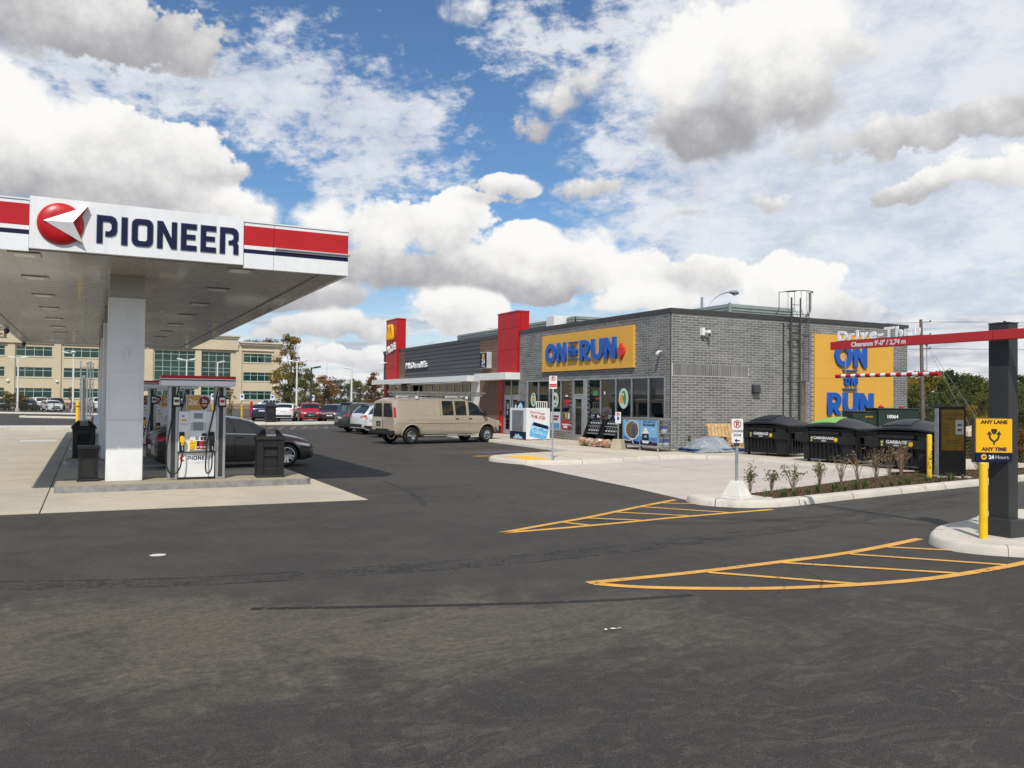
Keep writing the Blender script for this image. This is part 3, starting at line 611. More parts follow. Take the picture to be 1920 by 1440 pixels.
    for s, ms in ((1.0, 0),):
        mb.cur = 0; z = .10; P = lambda q, zz: (q[0], q[1], zz)
        mb.add([P(A, z+.02), P(B, z), P(Nn, z+.10), P(Cc, z), (A[0], A[1], 0), (B[0], B[1], 0), (Nn[0]+.07, Nn[1], 0), (Cc[0], Cc[1], 0)], [(0, 2, 1), (0, 3, 2), (0, 1, 5, 4), (0, 4, 7, 3)])
        mb.cur = 1; mb.add([P(B, z), P(Nn, z+.10), P(Cc, z), (B[0], B[1], 0), (Nn[0]+.07, Nn[1], 0), (Cc[0], Cc[1], 0)], [(0, 1, 4, 3), (1, 2, 5, 4)])
    o = mb.build('emblem_arrow', [WHITE, RED], t, fix=False); o.matrix_local = M
    pioneer(t, wloc(t, onface('S', (.065, y0-.036, 4.85))), .515, 2.53, NAVY, .010, mat('letter_rim_silver', (.35, .36, .42), .3, metal=.6))
    return t
build_canopy()

GR_P = mat('poster_gold', (.62, .33, .07), .5, var=.06); MAR = mat('poster_maroon', (.17, .018, .045), .5, var=.1); SCRN = mat('lcd_grey', (.22, .25, .26), .15, var=.1); PUMPW = mat('pump_white', (.70, .71, .71), .3, var=.04)
def small_logo(t, M, r, txtw):
    shape([ell(0, 0, r, r)], RED, t, M, .001, 'emblem')
    o = shape([[(-r*.72, 0), (r*1.1, r*.95), (r*.75, -r*.85)]], WHITE, t, M @ Matrix.Translation((0, 0, .003)), .001, 'emblem')
def build_dispenser(loc, label):
    t = thing('fuel_dispenser', label, 'fuel pump', loc, radians(-2), 'fuel dispensers under the canopy')
    # local frame: x along the face (0..1.0), y into the pump, z from the island top
    for x in (-.10, .90):
        mb = MB(); mb.box(x, x+.21, 0, .09, 0, 2.10); mb.box(x+.02, x+.19, .09, .62, 0, 2.10); mb.box(x, x+.21, .62, .71, 0, 2.10); mb.build('post', ALU, t, bevel=.012)
        mb = MB(); mb.box(x+.06, x+.15, -.012, 0, .05, 2.06); mb.build('post_channel', DARK, t)
    mb = MB(); mb.box(.13, .88, .03, .68, .02, .60); mb.build('lower_cabinet', PUMPW, t, bevel=.006)
    mb = MB(); mb.box(.10, .90, .02, .69, 0, .05); mb.build('plinth', BLACK, t)
    mb = MB(); mb.box(.11, .90, -.03, .74, .62, 1.52); hd = mb.build('head', PUMPW, t, bevel=.015)
    mb = MB(); mb.box(.115, .895, -.02, .73, .60, .62); mb.build('shadow_gap', BLACK, t)
    # bowed centre bezel
    prof = [(.34+ (.36)*i/10, -.045-.03*(1-((i-5)/5)**2)) for i in range(11)]
    mb = MB(); mb.prism([(p[0], p[1]) for p in prof] + [(.70, -.03), (.34, -.03)], .655, 1.535); mb.build('bezel', PUMPW, hd, smooth=30, bevel=.006)
    def pan(x0, x1, z0, z1, m_, name, d=-.078): mb = MB(); mb.box(x0, x1, d, d+.02, z0, z1); return mb.build(name, m_, hd)
    pan(.44, .60, 1.37, 1.47, SCRN, 'price_display'); pan(.425, .615, 1.355, 1.485, GREYM, 'display_surround', -.0765)
    pan(.42, .62, 1.10, 1.27, SCRN, 'screen', -.0785); pan(.41, .63, 1.09, 1.28, GREYM, 'screen_surround', -.0775)
    for i in range(4):
        for x in (.375, .655): pan(x, x+.018, 1.11+i*.042, 1.127+i*.042, BLACK, 'soft_key', -.07)
    pan(.36, .41, .88, .96, PAPER, 'card_reader'); pan(.465, .535, .88, .97, GREYM, 'keypad'); pan(.575, .70, .97, 1.03, BLACK, 'card_slot', -.070); pan(.575, .62, .88, .95, BLACK, 'receipt_slot', -.074); pan(.635, .69, .88, .95, BLACK, 'receipt_slot', -.070)
    for x0, x1, m_, nm in ((.345, .49, YEL, 'grade_yellow'), (.495, .555, NAVY, 'grade_button'), (.56, .62, RED, 'grade_button'), (.625, .70, DARK, 'grade_button')):
        pan(x0, x1, .68, .86, m_, nm, -.079)
    for x, s in ((.525, '87'), (.59, '89'), (.66, '91')): text(s, .05, PAPER, hd, onface('S', (x, -.081, .705)), .001, .001)
    shape([ell(0, 0, .035, .03), ell(0, 0, .028, .023)], DARK, hd, onface('S', (.415, -.0815, .725)), .001, 'printed_ring'); text('REGULAR', .022, DARK, hd, onface('S', (.415, -.0815, .80)), .001)
    pan(.17, .28, 1.36, 1.46, PAPER, 'instruction_card', -.033); pan(.175, .23, 1.40, 1.43, BLUE, 'instruction_print', -.035); pan(.175, .275, 1.30, 1.345, GR_P, 'instruction_print', -.034)
    text('NO SMOKING  ARRET', .018, RED, hd, onface('S', (.225, -.032, 1.235)), .001); text('TURN OFF ENGINE', .016, DARK, hd, onface('S', (.225, -.032, 1.21)), .001)
    # logo on the lower cabinet
    small_logo(t, onface('S', (.215, .027, .47)), .065, 0)
    pioneer(t, onface('S', (.315, .027, .435)), .085, .52, NAVY, .0015)
    text('Energy for Life', .05, mat('pale_lilac_print', (.45, .47, .62), .5), t, onface('S', (.60, .028, .36)), .001, 0, sx=1.05)
    mb = MB(); mb.lathe([(.008, 0), (.008, .006)], 8, (.46, .02, .56), 'Y'); mb.build('lock', BLACK, t)
    # nozzles in black boots, hoses falling from the valance
    for sx, col in ((0, YEL), (1, BLACK)):
        x = .185 if sx == 0 else .815
        mb = MB(); mb.box(x-.055, x+.055, -.05, 0, .62, 1.06); mb.build('nozzle_boot', BLACK, t, bevel=.012)
        mb = MB(); mb.tube([(x, -.06, .96), (x, -.12, .93), (x+.01, -.14, .86), (x+.01, -.12, .76)], [.03, .045, .04, .025], 10); mb.box(x-.045, x+.055, -.165, -.10, .84, .95); mb.build('nozzle', col, t, smooth=40, bevel=.008)
        mb = MB(); mb.tube([(x+.005, -.14, .74), (x+.01, -.15, .66)], .014, 8); mb.build('hose_swivel', CHROME, t)
        xe = -.14 if sx == 0 else .70; xt = .12 if sx == 0 else .955
        pts = [(x+.01, -.15, .64), (x, -.16, .45), (x-.04 if sx == 0 else x-.005, -.16, .24), (x-.15 if sx == 0 else x-.07, -.14, .12), (xe+.05 if sx == 0 else x-.13, -.12, .17), (xe if sx == 0 else x-.13, -.10, .45), (xe+.03 if sx == 0 else x-.10, -.08, .9), (xe+.14 if sx == 0 else x+.02, -.05, 1.45), (xt, .02, 2.12)]
        sm = smooth3(pts); mb = MB(); mb.tube(sm, .016, 8); mb.build('hose', RUBBER, t, smooth=60)
    # card readers held out on the posts, poster between them
    for x, m_, s in ((.06, PAPER, 'A'), (1.02, RED, 'B')):
        mb = MB(); mb.box(x-.085, x+.085, -.10, -.02, 1.62, 1.87); f = mb.build('tap_reader', BLACK, t, bevel=.015)
        mb = MB(); mb.box(x-.06, x+.06, -.104, -.1, 1.66, 1.83); mb.build('reader_sticker', PAPER, f)
        mb = MB(); mb.box(x-.045, x+.045, -.107, -.104, 1.72, 1.78); mb.build('reader_print', m_ if s == 'B' else DARK, f)
    mb = MB(); mb.box(.27, .79, .10, .13, 1.53, 1.89); pf = mb.build('poster', PAPER, t)
    shape([[(.0, 0), (.30, 0), (.38, .12), (.30, .33), (.0, .33)]], GR_P, pf, onface('S', (.285, .098, 1.545)), .001, 'poster_print')
    shape([[(.35, .0), (.44, .06), (.37, .14)] + ell(.37, .20, .115, .115, 20, -2.2)[:20]], MAR, pf, onface('S', (.285, .096, 1.545)), .001, 'poster_print')
    text('2x', .19, PAPER, pf, onface('S', (.405, .094, 1.67)), .001, .006); text('3x', .11, PAPER, pf, onface('S', (.655, .092, 1.715)), .001, .004)
    mb = MB(); mb.box(.32, .49, .094, .0965, 1.60, 1.65); mb.box(.60, .71, .092, .094, 1.655, 1.68); mb.build('poster_print', GR_P, pf)
    # valance with a bowed front, striped
    def arc(d): return [(-.27+1.56*i/16, -.22-d-.10*(1-((i-8)/8)**2)) for i in range(17)] + [(1.29, .95), (-.27, .95)]
    mb = MB()
    for z0, z1, ms, d in ((2.085, 2.20, 0, 0), (2.20, 2.225, 2, 0), (2.225, 2.245, 0, 0), (2.245, 2.31, 1, .002)): mb.cur = ms; mb.prism(arc(d), z0, z1)
    mb.build('valance', [WHITE, RED, NAVY], t, smooth=30)
    return t
def smooth3(pts, n=2): return chaikin([Vector(p) for p in pts], n, False)
d1 = build_dispenser((1.66, 19.86, .152), 'nearest white fuel pump, full face on view, beside the peaked black bin')
for y, lab in ((27.05, 'second white fuel pump, half hidden behind the nearest one'), (34.2, 'far fuel pump on the third island beneath the canopy'), (41.4, 'farthest fuel pump on the last island beneath the canopy')): dup(d1, lab, (1.66, y, .152))
def build_bin(loc, label, rz=0):
    t = thing('litter_bin', label, 'waste bin', loc, rz, 'peaked black forecourt bins')
    w = .30
    mb = MB()
    mb.frustum([(-w-.02, -w-.02, 0), (w+.02, -w-.02, 0), (w+.02, w+.02, 0), (-w-.02, w+.02, 0)], [(-w-.01, -w-.01, .06), (w+.01, -w-.01, .06), (w+.01, w+.01, .06), (-w-.01, w+.01, .06)])
    mb.box(-w, w, -w+.06, w, .06, .86)
    for x0, x1 in ((-w, -.16), (.16, w)): mb.box(x0, x1, -w, -w+.06, .06, .86)
    mb.box(-.16, .16, -w, -w+.06, .06, .22); mb.box(-.16, .16, -w, -w+.06, .50, .52); mb.box(-.16, .16, -w, -w+.06, .70, .86)
    mb.build('bin_body', BLACK, t, bevel=.012)
    mb = MB(); e = w+.03
    mb.frustum([(-e, -e, .86), (e, -e, .86), (e, e, .86), (-e, e, .86)], [(-e, -e, .92), (e, -e, .92), (e, e, .92), (-e, e, .92)])
    mb.frustum([(-e, -e, .92), (e, -e, .92), (e, e, .92), (-e, e, .92)], [(-.17, -.05, 1.10), (.17, -.05, 1.10), (.17, .05, 1.10), (-.17, .05, 1.10)]); mb.build('peaked_hood', BLACK, t, bevel=.012)
    mb = MB(); mb.add([(-.11, -e+.045, .955), (.11, -e+.045, .955), (.11, -.075, 1.095), (-.11, -.075, 1.095)], [(0, 1, 2, 3)]); mb.build('hood_plate', GREYM, t, fix=False)
    mb = MB(); mb.box(-.15, .15, -w+.058, -w+.06, .52, .70); mb.build('inner_liner', RUBBER, t)
    mb = MB(); mb.lathe([(.008, 0), (.008, .008)], 8, (0, -w+.045, .37), 'Y'); mb.build('latch', CHROME, t); return t
b1 = build_bin((3.78, 19.98, .152), 'peaked black bin to the right of the nearest pump', radians(-4))
dup(b1, 'peaked black bin on the second island, left of the canopy column', (-.14, 27.9, .152), 0.05)
mb = MB(); t = thing('wiper_bucket_stand', 'squat black squared box standing left of the canopy column', 'bucket stand', (0.0, 20.28, .152))
mb.frustum([(-.22, -.2, 0), (.22, -.2, 0), (.22, .2, 0), (-.22, .2, 0)], [(-.22, -.2, .05), (.22, -.2, .05), (.22, .2, .05), (-.22, .2, .05)]); mb.box(-.195, .195, -.18, .18, .05, .70); mb.build('stand_body', BLACK, t, bevel=.012)
mb = MB(); mb.box(-.21, .21, -.2, .2, .70, .76); mb.build('stand_lid', DARK, t, bevel=.01)
mb = MB(); mb.box(-.12, .12, -.186, -.18, .1, .66); mb.build('front_panel', RUBBER, t)
t = thing('wrapped_pole', 'red cloth wrapped on a dark pole beside the second pump', 'wrapped pole', (1.28, 26.5, .155))
mb = MB(); mb.tube([(0, 0, 0), (.02, 0, .9), (.12, .05, 1.75)], .014, 6); mb.build('pole', DARK, t)
mb = MB(); mb.tube([(0, 0, .03), (.0, 0, .12), (.0, 0, .34), (-.01, 0, .36), (0, 0, .42), (.0, 0, .70), (.02, 0, .88), (.03, 0, .93)], [.05, .07, .075, .09, .10, .10, .07, .02], 9)
mb.build('cloth_wrap', mat('red_cloth', (.32, .03, .035), .9, var=.3, vs=14, bump=.6, bs=30), t, smooth=40)
# vent stack and bollards beyond the forecourt
t = thing('tank_vent_stack', 'cluster of tall galvanised tank vent pipes in a strut frame', 'vent pipes', (-.2, 55.7, .16))
for i, (x, y, h, r) in enumerate(((-.30, 0, 3.8, .03), (-.10, .1, 2.95, .09), (.06, -.05, 3.75, .05), (.22, .1, 3.8, .05), (.36, 0, 3.7, .03), (-.2, -.1, 2.8, .06))):
    mb = MB(); mb.tube([(x, y, 0), (x, y, h)], r, 10); mb.tube([(x, y, h), (x, y, h+.08)], r*1.5, 10); mb.build('vent_pipe', GALV, t, smooth=60)
mb = MB()
for z in (1.2, 2.5, 3.5): mb.box(-.36, .42, -.08, -.04, z, z+.05)
mb.build('strut', GREYM, t)
def bollard(x, y, z, h, r, label, group, scuff=False):
    t = thing('bollard', label, 'bollard', (x, y, z), 0, group)
    mb = MB(); mb.lathe([(r, 0), (r, h-.02), (r*.94, h-.006), (r*.6, h+.004), (0, h+.008)], 20); mb.build('sleeve', YEL, t, smooth=50)
    if scuff:
        mb = MB()
        for k in range(26):
            a = rng.uniform(-2.9, -.7); z0 = rng.gauss(h*.42, .12); w = rng.uniform(.01, .05); d = rng.uniform(.008, .03)
            mb.quad(*[((r+.0015)*cos(a+da), (r+.0015)*sin(a+da), z0+dz) for da, dz in ((-w/r/2, -d), (w/r/2, -d*.6), (w/r/2, d), (-w/r/2, d*.7))])
        mb.build('scuff_marks', RUBBER, t, kind='stuff', fix=False)
    return t
b = bollard(-.62, 54.9, .16, 1.5, .085, 'yellow bollard on the left of the vent pipes', 'yellow steel bollards')
mb = MB(); mb.lathe([(.09, 1.16), (.09, 1.22)], 16); mb.build('dark_band', DARK, b)
dup(b, 'yellow bollard on the right of the vent pipes', (.52, 55.1, .16))
bollard(11.20, 7.43, .129, 1.06, .055, 'tall clean yellow bollard in front of the height bar pillar', 'yellow steel bollards')
bollard(19.36, 14.3, .10, 1.12, .062, 'scuffed yellow bollard in the planting bed by the menu board', 'yellow steel bollards', True)
# ================================================================== STORE AND RESTAURANT
MORT = mat('mortar', (.45, .44, .415), .95, var=.1, vs=1.5, spec=.1)
BRICKM = mat('grey_brick', (.165, .165, .162), .85, var=.20, vs=.55, rnd=.20, bump=.4, bs=50, spec=.2)
CAPM = mat('dark_coping', (.045, .042, .042), .45, var=.1)
LEAFP = [(0, -1), (.07, -.45), (.5, -.52), (.42, -.32), (.92, .02), (.78, .12), (.88, .45), (.55, .38), (.48, .52), (.22, .25), (.32, .78), (.15, .70), (0, 1.0)]
LEAFP = LEAFP + [(-x, y) for x, y in reversed(LEAFP[1:-1])]
def big_letter(ch):
    if ch == 'O': return [ell(.5, .5, .5, .5, 36), list(reversed(ell(.5, .5, .245, .25, 28)))], 1.0
    if ch == 'N': return [[(0, 0), (.25, 0), (.25, .52), (.58, 0), (.80, 0), (.80, 1), (.55, 1), (.55, .48), (.22, 1), (0, 1)]], .80
    if ch == 'R':
        arc = [(.40+.34*cos(radians(a)), .66+.34*sin(radians(a))) for a in range(90, -91, -15)]
        inn = [(.37+.12*cos(radians(a)), .665+.12*sin(radians(a))) for a in range(90, -91, -20)]
        return [[(0, 1)] + arc[:-1] + [(.50, .335), (.78, 0), (.48, 0), (.25, .30), (.25, 0), (0, 0)], [(.24, .785)] + inn + [(.24, .545)]], .78
    if ch == 'U':
        o = [(.42+.42*cos(radians(a)), .42+.42*sin(radians(a))) for a in range(0, -181, -15)]; i = [(.42+.17*cos(radians(a)), .42+.18*sin(radians(a))) for a in range(-180, 1, 20)]
        return [[(.84, 1)] + o + [(0, 1), (.25, 1)] + i + [(.59, 1)]], .84
def word(parent, M, s, H, W, m_, ext):
    L = [big_letter(c) for c in s]; gap = .07; tot = sum(w for _, w in L)+gap*(len(L)-1); k = W/tot; x = 0
    for sp, w in L:
        shape([[((x+a)*k, b*H) for a, b in q] for q in sp], m_, parent, M @ Matrix.Translation((0, 0, ext)), ext, 'letter'); x += w+gap
def brick_field(t, M, regions, skip, first, n_first, extra=None):
    """regions: u0,u1,z0,z1 ; bricks lie on plane M (x right, y up, z out). The first n_first (nearest the corner) are parts."""
    allb = []
    L, Hh, pl, ph = .381, .081, .40, .10
    for (u0, u1, z0, z1) in regions:
        r = 0; z = z0
        while z + Hh <= z1 + .02:
            u = u0 - (pl/2 if r % 2 else 0)
            while u < u1 - .01:
                a, b = max(u, u0), min(u+L, u1)
                if b-a > .05 and not any(a < s[1]-.01 and b > s[0]+.01 and z < s[3]-.01 and z+Hh > s[2]+.01 for s in skip): allb.append((a, b, z, min(z+Hh, z1)))
                else:
                    for s in skip:
                        if z < s[3]-.01 and z+Hh > s[2]+.01:
                            if a < s[0]-.05 and b > s[0]: allb.append((a, s[0], z, z+Hh))
                            if b > s[1]+.05 and a < s[1]: allb.append((s[1], b, z, z+Hh))
                u += pl
            z += ph; r += 1
    if extra: allb += extra
    allb.sort(key=lambda q: first(q)); cache = {}
    def geo(mb, w, h, ou=0, oz=0):
        j = .0025; d = rng.uniform(.004, .008)
        mb.add([(ou, oz, -.004), (ou+w, oz, -.004), (ou+w, oz+h, -.004), (ou, oz+h, -.004), (ou+j, oz+j, d), (ou+w-j, oz+j, d), (ou+w-j, oz+h-j, d), (ou+j, oz+h-j, d)],
               [(4, 5, 6, 7), (0, 1, 5, 4), (1, 2, 6, 5), (2, 3, 7, 6), (3, 0, 4, 7)])
    for (a, b, z0, z1) in allb[:n_first]:
        k = (round(b-a, 2), round(z1-z0, 2), rng.randrange(3))
        if k not in cache:
            mb = MB(); geo(mb, k[0], k[1]); cache[k] = mb.mesh('brick', BRICKM, fix=False)
        o = obj('brick', cache[k], t); o.matrix_local = M @ Matrix.Translation((a, z0, 0))
    mb = MB()
    for (a, b, z0, z1) in allb[n_first:]: geo(mb, b-a, z1-z0, a, z0)
    o = mb.build('brick', BRICKM, t, kind='stuff', fix=False); o.matrix_local = M
def cased(mb, x0, x1, y0, y1, z0, z1): mb.box(x0, x1, y0, y1, z0, z1)
def build_store():
    t = thing('convenience_store', 'grey brick store with dark parapet and gold signs on two walls', 'store', (20.4, 26.4, 0))
    X0, Y0, X1, Y1 = 20.415, 26.415, 34.2, 39.36
    w = wmb(t)
    w.box(X0, X0+.25, 26.78-.33, 26.79, 0, 5.5); w.box(X0, X0+.25, 26.791, 38.48, 3.03, 5.5); w.box(X0, X0+.25, 38.48, Y1, 0, 5.5); w.box(X0, X0+.25, 33.86, 38.479, 0, .53)
    w.box(X0, X0+.25, 26.792, 32.58, 0, .53)
    w.box(X0+.001, X1, Y0, Y0+.25, 0, 5.5); w.box(X1-.25, X1, Y0+.251, Y1, 0, 5.5); w.box(X0+.26, X1-.26, Y1-.25, Y1, 0, 5.5)
    w.build('wall', MORT, t)
    w = wmb(t); w.box(X0+.26, X1-.26, Y0+.26, Y1-.26, 5.1, 5.2); w.build('roof', mat('roof_membrane', (.3, .3, .29), .9), t)
    w = wmb(t); w.box(X0+.26, 28.5, Y0+.26, Y1-.26, .02, .12); w.build('shop_floor', mat('shop_floor_tile', (.30, .29, .27), .4), t)
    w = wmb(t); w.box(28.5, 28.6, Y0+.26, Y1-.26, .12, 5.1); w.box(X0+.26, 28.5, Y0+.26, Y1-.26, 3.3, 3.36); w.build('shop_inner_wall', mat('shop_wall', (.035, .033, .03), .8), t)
    w = wmb(t)
    w.box(X0-.05, X0+.3, Y0-.05, Y1, 5.50, 5.71); w.box(X0+.301, X1+.04, Y0-.05, Y0+.3, 5.50, 5.71); w.box(X1-.3, X1+.04, Y0+.301, Y1, 5.50, 5.71)
    w.build('parapet_coping', CAPM, t, bevel=.01)
    # soldier course on the side wall
    sol = [(x, x+.086, 3.055, 3.525) for x in [20.52-20.4+.1*i for i in range(39)]]
    u = lambda x: x-20.4
    brick_field(t, wloc(t, onface('S', (20.4, Y0, 0))), [(u(20.47), u(34.19), .14, 5.5)], [(u(28.12), u(33.11), .5, 5.03), (u(20.5), u(24.42), 3.04, 3.535)], lambda q: q[0]*1.0+abs(q[2]-3.5)*.12, 235, sol)
    v = lambda y: 39.36-y
    brick_field(t, wloc(t, onface('W', (X0, 39.36, 0))), [(0, v(26.47), .14, 5.5)], [(v(38.50), v(26.77), .55, 3.03), (v(33.88), v(32.56), 0, 3.03), (v(36.68), v(28.82), 3.42, 5.22)], lambda q: -q[0]+abs(q[2]-4.3)*.2, 60)
    w = wmb(t); w.box(X0-.004, X0+.03, Y0-.004, Y0+.045, .13, 5.5); w.build('corner_joint', mat('joint_sealant', (.05, .045, .04)), t)
    # storefront frame, panes, door
    ys = [26.79, 27.90, 29.09, 30.27, 31.48, 32.58]; yl = [33.87, 35.0, 36.15, 37.28, 38.47]
    def fr(y0, y1, z0, z1, nm='window_frame', d=.08): q = wmb(t); q.box(X0+.0, X0+d, y0, y1, z0, z1); return q.build(nm, ALU, t)
    for y in ys[1:-1]+yl[1:-1]: fr(y-.03, y+.03, .60, 2.96, 'mullion', .10)
    for a, b in ((ys[0], ys[-1]), (yl[0], yl[-1])): fr(a, b, 2.96, 3.03); fr(a, b, .53, .60)
    for y in (ys[0]+.03, yl[-1]-.03): fr(y-.03, y+.03, .60, 2.96, 'jamb')
    fr(32.58, 32.93, 0.13, 3.03, 'door_post', .10); fr(33.80, 33.87, .13, 3.03, 'door_post', .10); fr(32.93, 33.80, 2.96, 3.03, 'window_frame'); fr(32.93, 33.80, 2.24, 2.32, 'transom')
    for a, b in list(zip(ys[:-1], ys[1:]))+list(zip(yl[:-1], yl[1:])):
        q = wmb(t); q.box(X0+.05, X0+.062, a+.03, b-.03, .60, 2.96); q.build('window_pane', SHOPGLASS, t)
    q = wmb(t); q.box(X0+.05, X0+.062, 32.93, 33.80, 2.32, 2.96); q.build('window_pane', SHOPGLASS, t)
    q = wmb(t)
    q.box(X0+.02, X0+.07, 32.94, 33.10, .15, 2.23); q.box(X0+.02, X0+.07, 33.66, 33.79, .15, 2.23); q.box(X0+.02, X0+.07, 33.10, 33.66, 2.08, 2.23); q.box(X0+.02, X0+.07, 33.10, 33.66, .15, .42); dr = q.build('door', ALU, t)
    q = wmb(t); q.box(X0+.04, X0+.05, 33.10, 33.66, .42, 2.08); q.build('door_glass', SHOPGLASS, dr)
    q = wmb(t); q.tube([(X0-.0, 33.70, .95), (X0-.05, 33.70, 1.0), (X0-.05, 33.70, 1.35), (X0, 33.70, 1.4)], .015, 8); q.build('door_handle', CHROME, dr)
    def sticker(y, z, ry, rz, m1, bits):
        o = shape([ell(0, 0, ry, rz)], m1, t, wloc(t, onface('W', (X0+.045, y, z))), .001, 'window_sticker')
        for bx, bz, rx2, rz2, mm in bits: shape([ell(bx, bz, rx2, rz2, 14)], mm, o, Matrix.Translation((0, 0, .003)), .001, 'sticker_print')
    MINT = mat('sticker_mint', (.50, .68, .58), .5, var=.05); GRN = mat('print_green', (.05, .25, .08), .5); ORG = mat('print_orange', (.62, .32, .05), .5); BRN = mat('print_brown', (.10, .045, .03), .5)
    sticker(37.87, 2.03, .27, .36, MINT, [(0, .03, .15, .14, ORG), (.02, -.17, .12, .08, GRN), (0, .24, .1, .05, BRN)])
    sticker(35.60, 2.03, .33, .37, MINT, [(-.12, .1, .13, .12, NAVY), (.13, .06, .12, .12, ORG), (.02, -.2, .1, .08, GRN)])
    sticker(34.50, 2.02, .33, .37, BRN, [(0, .1, .28, .06, NAVY), (0, -.06, .26, .10, RED), (0, .2, .14, .05, PAPER), (0, -.24, .15, .07, RED)])
    sticker(29.72, 2.12, .36, .44, MINT, [(-.12, -.02, .17, .2, ORG), (.10, -.02, .10, .26, GRN), (0, .27, .12, .05, GRN)])
    sticker(33.38, .92, .21, .40, MINT, [(0, .22, .14, .04, GRN), (.03, -.2, .15, .15, BRN), (-.08, -.22, .08, .1, ORG)])
    def card(y, z, hy, hz, m_, nm='window_poster', parts=()):
        q = wmb(t); q.box(X0+.044, X0+.047, y-hy, y+hy, z-hz, z+hz); o = q.build(nm, m_, t)
        for dy, dz, h1, h2, mm in parts: q = wmb(t); q.box(X0+.041, X0+.0435, y+dy-h1, y+dy+h1, z+dz-h2, z+dz+h2); q.build('poster_print', mm, o)
    card(33.38, 1.52, .17, .12, mat('kraft_notice', (.62, .52, .36), .7), 'door_notice'); card(33.53, 1.98, .06, .09, PAPER, 'door_notice')
    card(34.45, .85, .50, .22, RED, parts=[(0, .0, .46, .03, PAPER), (.15, -.11, .18, .06, PAPER)]); card(34.45, 1.27, .48, .18, mat('print_teal', (.12, .2, .16), .5), parts=[(-.2, 0, .1, .14, PAPER), (.1, .02, .1, .12, ORG), (.3, -.02, .08, .12, BRN)])
    card(35.58, 1.02, .48, .42, PAPER, parts=[(0, -.26, .42, .14, mat('print_sky', (.10, .32, .58), .5)), (.05, .06, .3, .05, MAR), (-.05, .2, .3, .05, MAR)])
    card(31.95, 2.35, .18, .1, GRN); card(31.5+.2, 2.1, .22, .07, mat('print_red_dark', (.2, .02, .02), .5)); card(31.2, 2.36, .06, .06, PAPER)
    # gold sign over the windows
    q = None
    for i in range(5):
        y1 = 36.68-i*1.574
        q = wmb(t); q.box(X0-.12, X0-.014, y1-1.574+.002, y1-.002, 3.42, 5.22); q.build('sign_panel', GOLD, t)
    Mw = lambda y, z: wloc(t, onface('W', (X0-.12, y, z)))
    word(t, Mw(36.22, 3.84), 'ON', .95, 1.98, BLUE, .045); word(t, Mw(32.98, 3.84), 'RUN', .95, 2.98, BLUE, .045)
    text('the', .66, BLUE, t, Mw(33.62, 4.13) @ Matrix.Translation((0, 0, .06)), .06, .022, sx=.92, shear=.18, name='letters_small')
    for z in (4.72, 3.93): q = wmb(t); q.box(X0-.24, X0-.121, 33.18, 34.02, z, z+.055); q.build('sign_bar', BLUE, t, bevel=.01)
    shape([[(x*.30, y*.36) for x, y in LEAFP]], mat('leaf_red', (.62, .03, .03), .4), t, Mw(29.60, 4.13) @ Matrix.Translation((0, 0, .05)), .05, 'maple_leaf')
    # gold sign on the side wall, two rows of four panels
    for i in range(4):
        for z0, z1 in ((.5, 3.088), (3.094, 5.03)):
            q = wmb(t); q.box(28.12+i*1.2475+.003, 28.12+(i+1)*1.2475-.003, Y0-.10, Y0-.014, z0, z1); q.build('sign_panel', GOLD, t)
    Ms = lambda x, z: wloc(t, onface('S', (x, Y0-.10, z)))
    word(t, Ms(29.28, 3.62), 'ON', 1.0, 2.02, BLUE, .045); word(t, Ms(28.84, 1.50), 'RUN', .98, 2.88, BLUE, .045)
    text('the', .68, BLUE, t, Ms(30.25, 2.84) @ Matrix.Translation((0, 0, .05)), .05, .022, sx=.95, shear=.18, name='letters_small')
    for z in (3.44, 2.62): q = wmb(t); q.box(29.79, 30.69, Y0-.21, Y0-.101, z, z+.055); q.build('sign_bar', BLUE, t, bevel=.01)
    # fixed ladder with its cage
    q = wmb(t)
    for x in (26.62, 27.14): q.box(x-.025, x+.025, Y0-.24, Y0-.19, .3, 6.5)
    for i in range(20): q.tube([(26.62, Y0-.215, .5+i*.30), (27.14, Y0-.215, .5+i*.30)], .012, 6)
    for z in (1.2, 3.05, 4.6, 5.3):
        for x in (26.62, 27.14): q.box(x-.02, x+.02, Y0-.20, Y0-.0, z, z+.05)
    lad = q.build('roof_ladder', mat('cage_grey', (.075, .073, .07), .5, var=.12), t)
    q = wmb(t); cx, cy = 26.88, Y0-.22
    def hoop(z, r, d): return [(cx+r*cos(a), cy-d*max(0, sin(a)), z) for a in [pi*i/14 for i in range(15)]]
    for z, r in ((2.95, .46), (3.9, .42), (4.85, .42), (5.75, .42)):
        h_ = hoop(z, r, .62); L = [(p[0], p[1], p[2]-.03) for p in h_]; q.grid([h_, L]); q.grid([[(p[0]+(p[0]-cx)*.02, p[1]-.01, p[2]) for p in L], [(p[0]+(p[0]-cx)*.02, p[1]-.01, p[2]) for p in h_]])
    for i in (1, 3, 5, 7, 9, 11, 13):
        a = pi*i/14; q.tube([(cx+.42*cos(a), cy-.62*sin(a), 2.95), (cx+.42*cos(a), cy-.62*sin(a), 5.75), (cx+.62*cos(a), cy-.6*sin(a), 5.95), (cx+.62*cos(a), cy-.6*sin(a), 6.72)], .012, 6)
    h_ = [(cx+.64*cos(2*pi*i/24), cy-.12-.55*sin(2*pi*i/24), 6.72) for i in range(25)]; q.tube(h_[:14], .022, 6)
    q.tube([(26.02, Y0+.1, 5.75), (26.02, Y0-.1, 5.95), (26.02, Y0-.1, 6.70), (26.6, Y0-.5, 6.72)], .02, 6); q.tube([(27.8, Y0+.1, 5.75), (27.8, Y0-.1, 5.95), (27.8, Y0-.1, 6.70), (27.3, Y0-.5, 6.72)], .02, 6)
    q.build('ladder_cage', mat('cage_grey', (.075, .073, .07), .5, var=.12), t)
